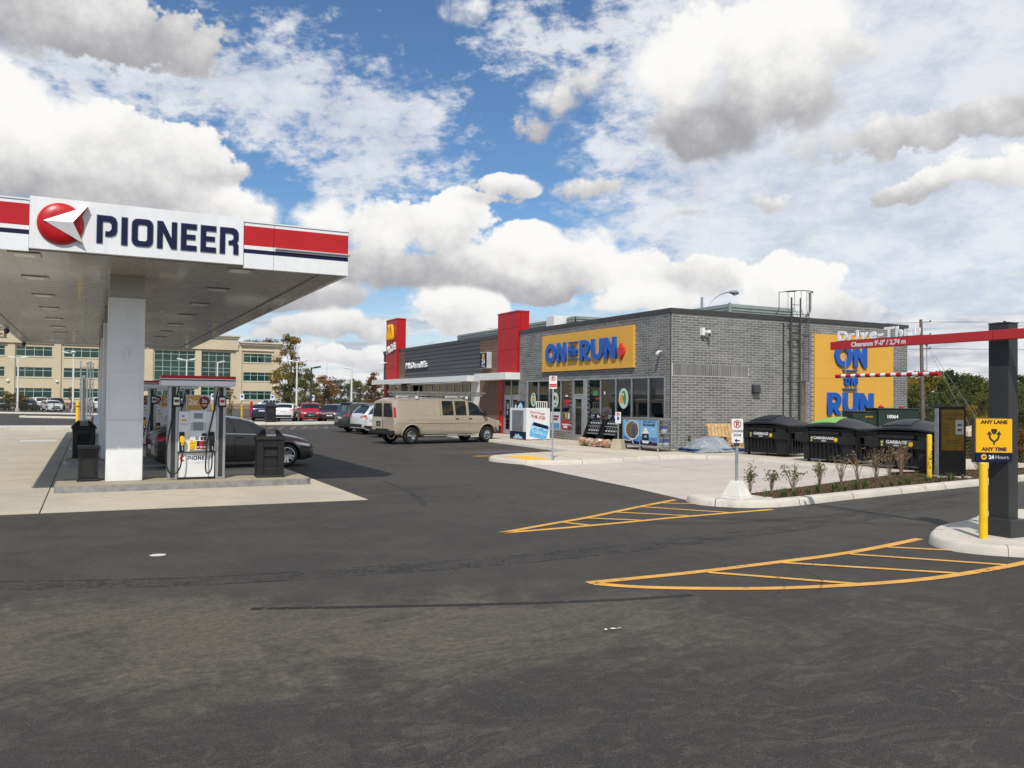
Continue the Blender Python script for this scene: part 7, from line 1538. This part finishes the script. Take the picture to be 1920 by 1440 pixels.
def finish_office(t, STU, COR, STN, GG, FRM, X0, X1):
    rows = ((8.15, 9.7), (4.85, 6.4), (1.55, 3.1)); bays = []
    for a, b in ((-92, -27), (-62+2, 8), (29, 97), (119, 184), (204, 268)): bays.append((px_x(a), px_x(b), rows, 4))
    bays.append((px_x(289), px_x(365), ((1.5, 9.8),), 5)); bays.append((px_x(377), px_x(432), ((1.5, 9.8),), 4)); bays.append((px_x(456), px_x(509), rows, 4))
    bays = [(X0+2, X0+9, rows, 4), (X0+12, X0+19, rows, 4), (X0+22, X0+29, rows, 4)] + bays
    bays.sort(); pr = X0
    # wall strips round the openings
    for a, b, rw, n in bays:
        w = wmb(t); w.box(pr, a, 152.0, 152.30, -.8, 11.2); w.build('wall', STU, t)
        zs = [-.8] + [q for r in sorted(rw) for q in r] + [11.2]
        for i in range(0, len(zs), 2): w = wmb(t); w.box(a+.001, b-.001, 152.0, 152.30, zs[i], zs[i+1]); w.build('wall', STU, t)
        for z0, z1 in rw:
            w = wmb(t); pw = (b-a)/n; tall = z1-z0 > 3
            hs = [z0+.55*0] + ([z0+1.55, z0+2.2, z0+3.3, z0+4.85, z0+5.5, z0+6.6, z0+7.7] if tall else [z1-.5])
            for i in range(n+1): w.box(a+i*pw-.04, a+i*pw+.04, 152.08, 152.16, z0, z1)
            for z in [z0+.03]+hs[1 if tall else 1:]+[z1-.03]: w.box(a, b, 152.085, 152.155, z-.035, z+.035)
            f = w.build('window', FRM, t)
            zz = [z0]+hs[1:]+[z1]
            for i in range(n):
                for j in range(len(zz)-1): q = wmb(t); q.box(a+i*pw+.04, a+(i+1)*pw-.04, 152.12, 152.14, zz[j]+.035, zz[j+1]-.035); q.build('pane', GG, f)
            w = wmb(t); w.box(a-.1, b+.1, 151.93, 151.998, z0-.14, z0-.02); w.build('sill', COR, t)
        pr = b
    w = wmb(t); w.box(pr, X1, 152.0, 152.30, -.8, 11.2); w.build('wall', STU, t)
    w = wmb(t); w.box(X0, X1+.15, 151.86, 151.99, -.8, .85); w.build('stone_base', STN, t)
    for a in (px_x(447), X1): pass
    xa, xb = px_x(275), px_x(445)
    def cornice(x0, x1, z, d=0): w = wmb(t); w.box(x0, x1, 151.7-d, 153, z, z+.28); w.box(x0-.2, x1+.2, 151.45-d, 153, z+.281, z+.62); w.box(x0-.35, x1+.35, 151.25-d, 153, z+.621, z+.85); w.build('cornice', COR, t)
    w = wmb(t); w.box(xa, xb, 151.6, 153, 10.2, 11.9); w.build('parapet', STU, t); cornice(xa, xb, 11.9); cornice(xb+.6, X1, 10.9, -.1)
    w = wmb(t); w.box(X0, px_x(40), 151.6, 153, 10.2, 12.0); w.build('parapet', STU, t); cornice(X0, px_x(40), 12.0); cornice(px_x(46), xa-.6, 10.9, -.1)
    for px in (20, 107, 194, 280, 371, 447, 518): x = px_x(px); w = wmb(t); w.box(x-.5, x+.5, 151.8, 151.995, .86, 10.6); w.build('pilaster', STU, t)
    w = wmb(t); w.box(X0, X1, 151.78, 151.992, 10.2, 10.42); w.build('string_course', COR, t)
    text('TERRACE', .95, mat('bronze_letters', (.06, .045, .03), .5), t, wloc(t, onface('S', (px_x(11.5), 151.55, 10.95))), .05, 0, 'RIGHT')
    for px in (15, 107, 515): x = px_x(px); w = wmb(t); w.lathe([(0, -.2), (.18, -.14), (.22, 0), (.18, .14), (0, .2)], 10, (x, 151.75 if px != 515 else 151.7, 4.2 if px < 500 else 4.1)); w.build('wall_lamp', PAPER, t, smooth=60)
finish_office(*build_office())
# ================================================================== TREES AND PLANTS
def leaf_mat(name, c1, c2, c3=None):
    mt = bpy.data.materials.new(name); mt.use_nodes = True; n = mt.node_tree; b = n.nodes['Principled BSDF']; MATS[name] = mt
    g = n.nodes.new('ShaderNodeNewGeometry'); oi = n.nodes.new('ShaderNodeObjectInfo'); tc = n.nodes.new('ShaderNodeTexCoord')
    r = (X(n, g.outputs['Random Per Island']) + X(n, oi.outputs['Random'])*3.0).f('FRACT'); f = xnoise(n, g.outputs['Position'], .55, 3, .6)
    c = xmix(n, (r*.55+f*.6).step(.25, .85), c1, c2)
    if c3: c = xmix(n, (xnoise(n, g.outputs['Position'], .33, 2, .5)*.75 + r*.25).step(.50, .62)*.8, c, c3)
    n.links.new(c.k, b.inputs['Base Color']); b.inputs['Roughness'].default_value = .65; b.inputs['Specular IOR Level'].default_value = .2
    o = n.nodes['Material Output']; tl = n.nodes.new('ShaderNodeBsdfTranslucent'); n.links.new(c.k, tl.inputs[0]); mx = n.nodes.new('ShaderNodeMixShader'); mx.inputs[0].default_value = .25
    n.links.new(b.outputs[0], mx.inputs[1]); n.links.new(tl.outputs[0], mx.inputs[2]); n.links.new(mx.outputs[0], o.inputs[0]); return mt
LM = dict(green=leaf_mat('leaves_green', (.045, .066, .018), (.115, .14, .038), (.17, .15, .045)), olive=leaf_mat('leaves_olive', (.075, .085, .024), (.17, .16, .05)), gold=leaf_mat('leaves_gold', (.16, .11, .02), (.38, .25, .05), (.15, .14, .035)),
          orange=leaf_mat('leaves_orange', (.18, .07, .02), (.37, .15, .042), (.20, .14, .045)), rust=leaf_mat('leaves_rust', (.11, .038, .017), (.24, .095, .032), (.10, .09, .03)), brown=leaf_mat('leaves_brown', (.075, .04, .026), (.17, .085, .05)),
          dark=leaf_mat('leaves_dark_green', (.024, .038, .018), (.062, .082, .033)), blue=leaf_mat('leaves_grey_green', (.045, .070, .044), (.105, .125, .07)), bed=leaf_mat('leaves_bed_shrub', (.11, .125, .04), (.24, .23, .085), (.09, .12, .03)), tan=leaf_mat('leaves_dry_tan', (.15, .11, .05), (.33, .25, .13)))
BARK = mat('bark', (.085, .062, .045), .95, var=.3, vs=3, bump=.5, bs=12)
def leaf(mb, p, s, r):
    d = Vector((r.gauss(0, 1), r.gauss(0, 1), r.gauss(0, .8))).normalized(); e = d.orthogonal().normalized(); e.rotate(Matrix.Rotation(r.uniform(0, 6.28), 3, d)); f = d.cross(e)
    l, w = s*r.uniform(.7, 1.3), s*r.uniform(.4, .75); n = d*s*.18
    mb.add([p-e*l*.5, p+f*w*.5+n, p+e*l*.5, p-f*w*.5+n], [(0, 1, 2, 3)])
def tree_meshes(seed, H, R, nclump, nleaf, ls, base=.25, shape='round', spread=.5):
    r = random.Random(seed); mb = MB(); lv = MB(); tips = []
    lean = Vector((r.uniform(-.06, .06), r.uniform(-.06, .06), 0)); pts = [Vector((0, 0, 0))]
    for i in range(1, 7): pts.append(Vector((lean.x*i*H*.13+r.uniform(-.02, .02)*H, lean.y*i*H*.13+r.uniform(-.02, .02)*H, H*.135*i)))
    rad = H*.022+.06; mb.tube(pts, [rad*(1.25 if i == 0 else 1-.14*i) for i in range(7)], 7)
    for c in range(nclump):
        t = r.random()**.8; z = H*(base+(1-base)*t*.97)
        if shape == 'cone': k = max(.08, 1-t*.95)
        elif shape == 'tall': k = (.62+.38*sin(pi*min(1, t*1.15)))*(1-.55*t*t)
        else: k = sqrt(max(.05, 1-(2*t*.92-.86)**2))
        a = r.uniform(0, 2*pi); q = R*k*(r.random()**.45); ctr = Vector((q*cos(a), q*sin(a), z)) + Vector((lean.x, lean.y, 0))*z
        j = min(5, max(1, int((z/H-.22)/.135))); st = pts[j]
        if c % 2 == 0: mid = (st+ctr)*.5+Vector((0, 0, -.04*H)); mb.tube([st, mid, ctr], [rad*.34, rad*.2, rad*.06], 5, False)
        cs = R*r.uniform(.20, .38)*spread*2
        for i in range(nleaf):
            v = Vector((r.gauss(0, 1), r.gauss(0, 1), r.gauss(0, .75))); v = v.normalized()*(r.random()**.4)*cs; v.z *= .75; leaf(lv, ctr+v, ls, r)
    return mb.mesh('trunk', BARK, 60), lv.mesh('crown', LM['green'], None, False)
VAR = {}
ORD = 'first second third fourth fifth sixth seventh eighth ninth tenth eleventh twelfth thirteenth fourteenth fifteenth sixteenth seventeenth eighteenth nineteenth twentieth'.split()
def tree(kind, var, loc, sc, label, group, lm, cat='tree', rz=None, name='broadleaf_tree'):
    tm, cm = VAR[var]; t = thing(name, label, cat, loc, rng.uniform(0, 6.28) if rz is None else rz, group); t.scale = sc if isinstance(sc, tuple) else (sc,)*3
    obj('trunk', tm, t); c = obj('crown', cm, t); c.material_slots[0].link = 'OBJECT'; c.material_slots[0].material = LM[lm]; return t
def build_vegetation():
    VAR['r0'] = tree_meshes(1, 9.5, 3.4, 46, 46, .36, .18); VAR['r1'] = tree_meshes(2, 9.5, 3.0, 42, 46, .36, .22); VAR['r2'] = tree_meshes(3, 9.5, 3.8, 50, 46, .38, .15); VAR['r3'] = tree_meshes(9, 9.5, 3.1, 44, 46, .36, .12)
    VAR['big'] = tree_meshes(14, 13, 3.7, 50, 66, .33, .22, 'tall', .36); VAR['tall'] = tree_meshes(5, 6.5, 1.7, 40, 44, .22, .16, 'tall', .5); VAR['con'] = tree_meshes(6, 8, 2.0, 48, 40, .30, .08, 'cone'); VAR['bush'] = tree_meshes(7, 2.4, 1.3, 26, 44, .15, .08); VAR['wisp'] = tree_meshes(8, 3.0, .75, 22, 30, .10, .12, 'tall', .42); VAR['open'] = tree_meshes(10, 15, 4.2, 34, 34, .28, .55, 'round', .30)
    # behind and beside the office block
    def P(px, d): q = fw + rt*((px-960)/1560.0); q.z = 0; k = d/(q.x*fw.x+q.y*fw.y); return q.x*k, q.y*k
    x, y = P(541, 136); tree(0, 'big', (x, y, -.5), (1.02, 1.02, 1.0), 'tall yellow green tree rising right of the office block corner', None, 'gold')
    for px, d, s, l, lm in ((472, 186, 1.06, 'left reddish brown treetop showing above the office roof', 'brown'), (507, 190, 1.10, 'right reddish brown treetop showing above the office roof', 'brown')): x, y = P(px, d); tree(0, 'open', (x, y, -1), s, l, 'brown treetops behind the office roof', lm)
    back = [(553, 118, 'tall', 1.05, 'olive', 'slender olive tree under the tall yellow green tree'), (571, 112, 'tall', 1.0, 'olive', 'olive leaning tree left of the black lamp post'), (533, 128, 'r1', .50, 'dark', 'low dark green tree at the foot of the tall yellow tree'), (588, 130, 'r1', .52, 'olive', 'olive tree behind the black lamp post'),
            (608, 150, 'r2', .62, 'orange', 'orange brown tree behind the thin pale mast'), (616, 118, 'tall', .58, 'dark', 'small dark tree beyond the maroon car'), (640, 165, 'r0', .58, 'blue', 'grey green tree left of the stout lamp post'), (660, 175, 'r3', .62, 'green', 'green tree behind the stout lamp post'), (676, 160, 'r2', .55, 'olive', 'yellowing olive tree right of the stout lamp post'),
            (704, 112, 'tall', .82, 'rust', 'russet upright tree left of the red restaurant tower'), (695, 150, 'r1', .55, 'olive', 'olive tree behind the russet upright tree'), (722, 120, 'r1', .42, 'green', 'green tree peeping past the red restaurant tower'), (628, 190, 'r0', .62, 'dark', 'dark far tree between the lamp posts'), (592, 200, 'r3', .6, 'dark', 'dark far tree behind the olive tree')]
    for px, d, v, s, lm, l in back: x, y = P(px, d); s *= 1.0 if px < 600 else 1.14; tree(0, v, (x, y, -.6), s, l, 'trees beyond the far row of cars', lm)
    for px, d, v, s, lm, l in ((430, 91, 'wisp', 1.12, 'tan', 'wispy yellow green young shrub behind the nearest pump'), (20, 106, 'bush', 1.15, 'olive', 'brown green shrub at the foot of the far left lamp post'), (40, 107, 'bush', 1.05, 'rust', 'reddish shrub right of the far left lamp post'), (47, 104, 'bush', .6, 'dark', 'dark low hedge plant behind the left iron fence'), (135, 118, 'wisp', 1.2, 'rust', 'thin russet sapling behind the vent pipes'), (10, 100, 'bush', .5, 'dark', 'dark hedge plant at the left edge behind the iron fence'), (68, 104, 'bush', .45, 'dark', 'dark hedge plant left of the white saloon')):
        x, y = P(px, d); tree(0, v, (x, y, -.3), s, l, None, lm, 'shrub', name='shrub')
    # wooded slope right of the store
    pal = {'gold': 'golden autumn tree on the wooded slope right of the store', 'green': 'green tree on the wooded slope right of the store', 'orange': 'orange autumn tree on the wooded slope right of the store', 'olive': 'olive tree on the wooded slope right of the store', 'dark': 'dark green tree on the wooded slope right of the store', 'blue': 'grey green tree on the wooded slope right of the store', 'rust': 'russet tree on the wooded slope right of the store'}
    r = random.Random(21)
    for row, (d, z, hs) in enumerate(((80, -3.6, .60), (92, -3.4, .76), (106, -3.1, .86), (122, -2.8, .95), (140, -2.5, 1.04))):
        px = 1640; k_ = 0
        while px < 2080:
            px_ = px + r.uniform(-10, 10); dd = d+r.uniform(-5, 5); x, y = P(px_, dd)
            if row >= 3: lm = r.choice(('orange', 'green', 'dark', 'gold', 'olive', 'green', 'dark', 'olive', 'green'))
            elif px_ < 1740: lm = r.choice(('dark', 'green', 'gold', 'olive'))
            elif px_ < 1800: lm = r.choice(('blue', 'green', 'dark', 'blue', 'olive'))
            elif px_ < 1880: lm = r.choice(('gold', 'gold', 'olive', 'green', 'gold'))
            else: lm = r.choice(('dark', 'green', 'dark', 'olive'))
            s = hs*r.uniform(.85, 1.12)*(1.0 if px_ < 1800 else .93)
            k_ += 1; tree(0, r.choice(('r0', 'r1', 'r2', 'r3')), (x, y, z), (s*.85, s*.85, s), pal[lm].split(' on ')[0] + ' in the %s row of the wooded slope, %s from the store' % (('front', 'second', 'middle', 'fourth', 'back')[row], ORD[k_-1]), pal[lm].split(' on ')[0]+'s of the wooded slope', lm); px += 27+r.uniform(0, 12)
    # scrub on the slope, one tangle nobody could count
    lv = MB(); r = random.Random(5)
    for k in range(620):
        px = r.uniform(1660, 2050); d = r.uniform(36, 82); x, y = P(px, d); z = ground_z(x, y); s = r.uniform(.25, .85)
        for i in range(26): leaf(lv, Vector((x+r.gauss(0, s*.8), y+r.gauss(0, s*.8), z+abs(r.gauss(0, s*.8)))), .20, r)
    lv.build('undergrowth', leaf_mat('leaves_scrub', (.040, .040, .016), (.13, .105, .05), (.055, .07, .025)), kind='stuff', fix=False)
    for px, d, s, lm, l in ((1816, 38, .62, 'olive', 'wild shrub with pale flower heads right of the menu board'), (1912, 60, 1.25, 'rust', 'dark red shrub at the right edge behind the pillar'), (1828, 44, .6, 'tan', 'dry wild shrub left of the yellow lane sign'), (1850, 58, .8, 'green', 'green wild shrub behind the yellow lane sign')):
        x, y = P(px, d); tree(0, 'bush', (x, y, ground_z(x, y)), s, l, None, lm, 'shrub', name='shrub')
    mb = MB(); x, y = P(1838, 66); n = 9; rows = []
    for j in range(6):
        rr = [(x+(2.3*cos(2*pi*i/n))*sin(pi*(j+.4)/6)*(1+.2*noise.noise(Vector((i, j, 4)))), y+1.2*sin(2*pi*i/n)*sin(pi*(j+.4)/6), -.3+.75*cos(pi*(j+.4)/6)*(1+.2*noise.noise(Vector((i, j, 9))))+1.3*0) for i in range(n)]; rows.append(rr+[rr[0]])
    mb.grid(rows); tag(mb.build('boulder', mat('pale_rock', (.45, .38, .25), .9, var=.2, bump=.5, bs=5), None), 'pale flat boulder on the scrub slope left of the pillar', 'rock')
    # planting bed
    def bed_shrub(x, y, h, wd, nst, nl, dry, label):
        t = thing('bed_shrub', label, 'shrub', (x, y, .10), 0, 'young shrubs in the planting bed'); rr = random.Random(int(x*100)); mb = MB(); lv = MB()
        for k in range(nst):
            a = rr.uniform(0, 2*pi); q = wd*rr.random()**.6; hh = h*rr.uniform(.7, 1.05); tip = Vector((q*cos(a), q*sin(a), hh)); mid = Vector((q*.35*cos(a), q*.35*sin(a), hh*.5)); mb.tube([(rr.uniform(-.03, .03), rr.uniform(-.03, .03), 0), mid, tip], [.005, .004, .002], 4, False)
            for i in range(nl):
                u = rr.uniform(.45, 1.0)**(.7); p = (mid.lerp(tip, (u-.5)*2) if u > .5 else mid*(u*2)); leaf(lv, p+Vector((rr.gauss(0, .028), rr.gauss(0, .028), rr.gauss(0, .014))), .055, rr)
        mb.build('stems', mat('twig', (.20, .14, .09), .9, var=.2), t, fix=False); lv.build('leaves', LM['tan'] if dry else LM['bed'], t, fix=False)
    for x, y, h, wd, ns, nl, dry, l in ((12.05, 13.02, .62, .15, 12, 11, 0, 'first young shrub, right of the white concrete sign base'), (12.62, 13.0, .56, .22, 13, 10, 0, 'second young shrub from the white sign base'), (13.5, 13.25, .60, .23, 14, 10, 0, 'third young shrub from the white sign base'), (14.5, 13.5, .64, .22, 15, 11, 0, 'fourth young shrub from the white sign base'),
        (15.7, 13.9, .70, .25, 14, 5, 1, 'fifth sparse dry shrub from the white sign base'), (16.9, 14.35, .72, .28, 15, 6, 1, 'sixth sparse dry shrub from the white sign base'), (17.9, 14.7, .80, .25, 16, 6, 1, 'seventh dry shrub in front of the middle dumpster'), (18.6, 14.8, .85, .28, 18, 6, 1, 'eighth dry shrub in front of the last dumpster'), (19.0, 14.95, .85, .24, 16, 6, 1, 'ninth dry shrub left of the scuffed bollard'), (19.55, 15.2, .9, .25, 16, 6, 1, 'tenth dry shrub behind the scuffed bollard'), (21.6, 14.5, .6, .3, 12, 9, 0, 'young shrub right of the menu board')): bed_shrub(x + .12*sin(x*7), y, h*(.82+.2*abs(sin(x*3.3))), wd*(.9+.35*abs(cos(x*5.1))), ns + int(5*abs(sin(x*2.2))), max(4, nl-2), dry, l)
    r = random.Random(3); gm = mat('tuft_green', (.055, .10, .018), .7, var=.3, vs=6, col2=(.11, .15, .035)); gs = []
    def tuft_mesh(sd):
        rr = random.Random(sd); mb = MB()
        for i in range(38):
            a = rr.uniform(0, 2*pi); q = rr.uniform(.04, .16); h = rr.uniform(.10, .24); w = .006; b = Vector((rr.gauss(0, .025), rr.gauss(0, .025), 0)); c = Vector((q*cos(a), q*sin(a), h)); s = Vector((-sin(a), cos(a), 0))*w
            mb.add([b-s, b+s, b+c*.6+s+Vector((0, 0, h*.2)), b+c*.6-s+Vector((0, 0, h*.2)), b+c], [(0, 1, 2, 3), (3, 2, 4)])
        return mb.mesh('grass_tuft', gm, None, False)
    ms = [tuft_mesh(k) for k in range(3)]
    for i in range(19):
        x = 12.05+i*.44+r.uniform(-.08, .08); y = 12.42+(x-12.05)*.155+r.uniform(.0, .16); o = obj('grass_tuft', ms[i % 3], None); o.location = (x, y, .10); o.rotation_euler = (0, 0, r.uniform(0, 6)); s = r.uniform(.6, 1.05)*(1 if i != 5 else 1.4); o.scale = (s, s, s)
        tag(o, ORD[i] + ' green grassy tuft along the bed kerb, counted from the white sign base', 'grass tuft', 'grass tufts along the bed kerb')
    def inbed(x, y): return 12.25+(x-11.9)*.155 < y < 13.15+(x-12)*.26 and (x < 20 or y < 16)
    lv = MB()
    for k in range(5200):
        x = r.uniform(11.95, 27); y = r.uniform(12.2, 16.5)
        if inbed(x, y): leaf(lv, Vector((x, y, .105+abs(r.gauss(0, .018)))), .055, r)
    lv.build('leaf_litter', leaf_mat('litter_leaves', (.045, .026, .016), (.22, .16, .09), (.09, .05, .03)), kind='stuff', fix=False)
    lv = MB()
    for k in range(900):
        x = r.uniform(12.2, 26); y = r.uniform(12.4, 16.2)
        if inbed(x, y) and r.random() < .2+.5*(x > 16.5):
            for i in range(3):
                h = r.uniform(.12, .42)*(1 if x > 16 else .4); a = r.uniform(0, 6); lv.add([(x, y, .1), (x+.006, y, .1), (x+.05*cos(a), y+.05*sin(a), .1+h)], [(0, 1, 2)])
    lv.build('dry_grass', leaf_mat('dry_grass_blades', (.10, .075, .03), (.26, .20, .09), (.07, .08, .025)), kind='stuff', fix=False)
    for x, y, l in ((5.62, 2.98, 'dry yellow weed sprig at the bottom edge, left one'), (5.95, 2.86, 'dry yellow weed sprig at the bottom edge, right one')):
        t = thing('weed_sprig', l, 'weed', (x, y, 0), 0, 'weed sprigs in the foreground'); mb = MB(); rr = random.Random(int(x*10))
        for i in range(6): a = rr.uniform(0, 6); mb.tube([(0, 0, 0), (.012*cos(a), .012*sin(a), .06), (.03*cos(a), .03*sin(a), rr.uniform(.08, .15))], [.0025, .002, .001], 4, False)
        mb.build('stems', LM['gold'], t, fix=False); lv = MB()
        for i in range(18): leaf(lv, Vector((rr.gauss(0, .02), rr.gauss(0, .02), rr.uniform(.05, .14))), .022, rr)
        lv.build('leaves', LM['gold'], t, fix=False)
build_vegetation()
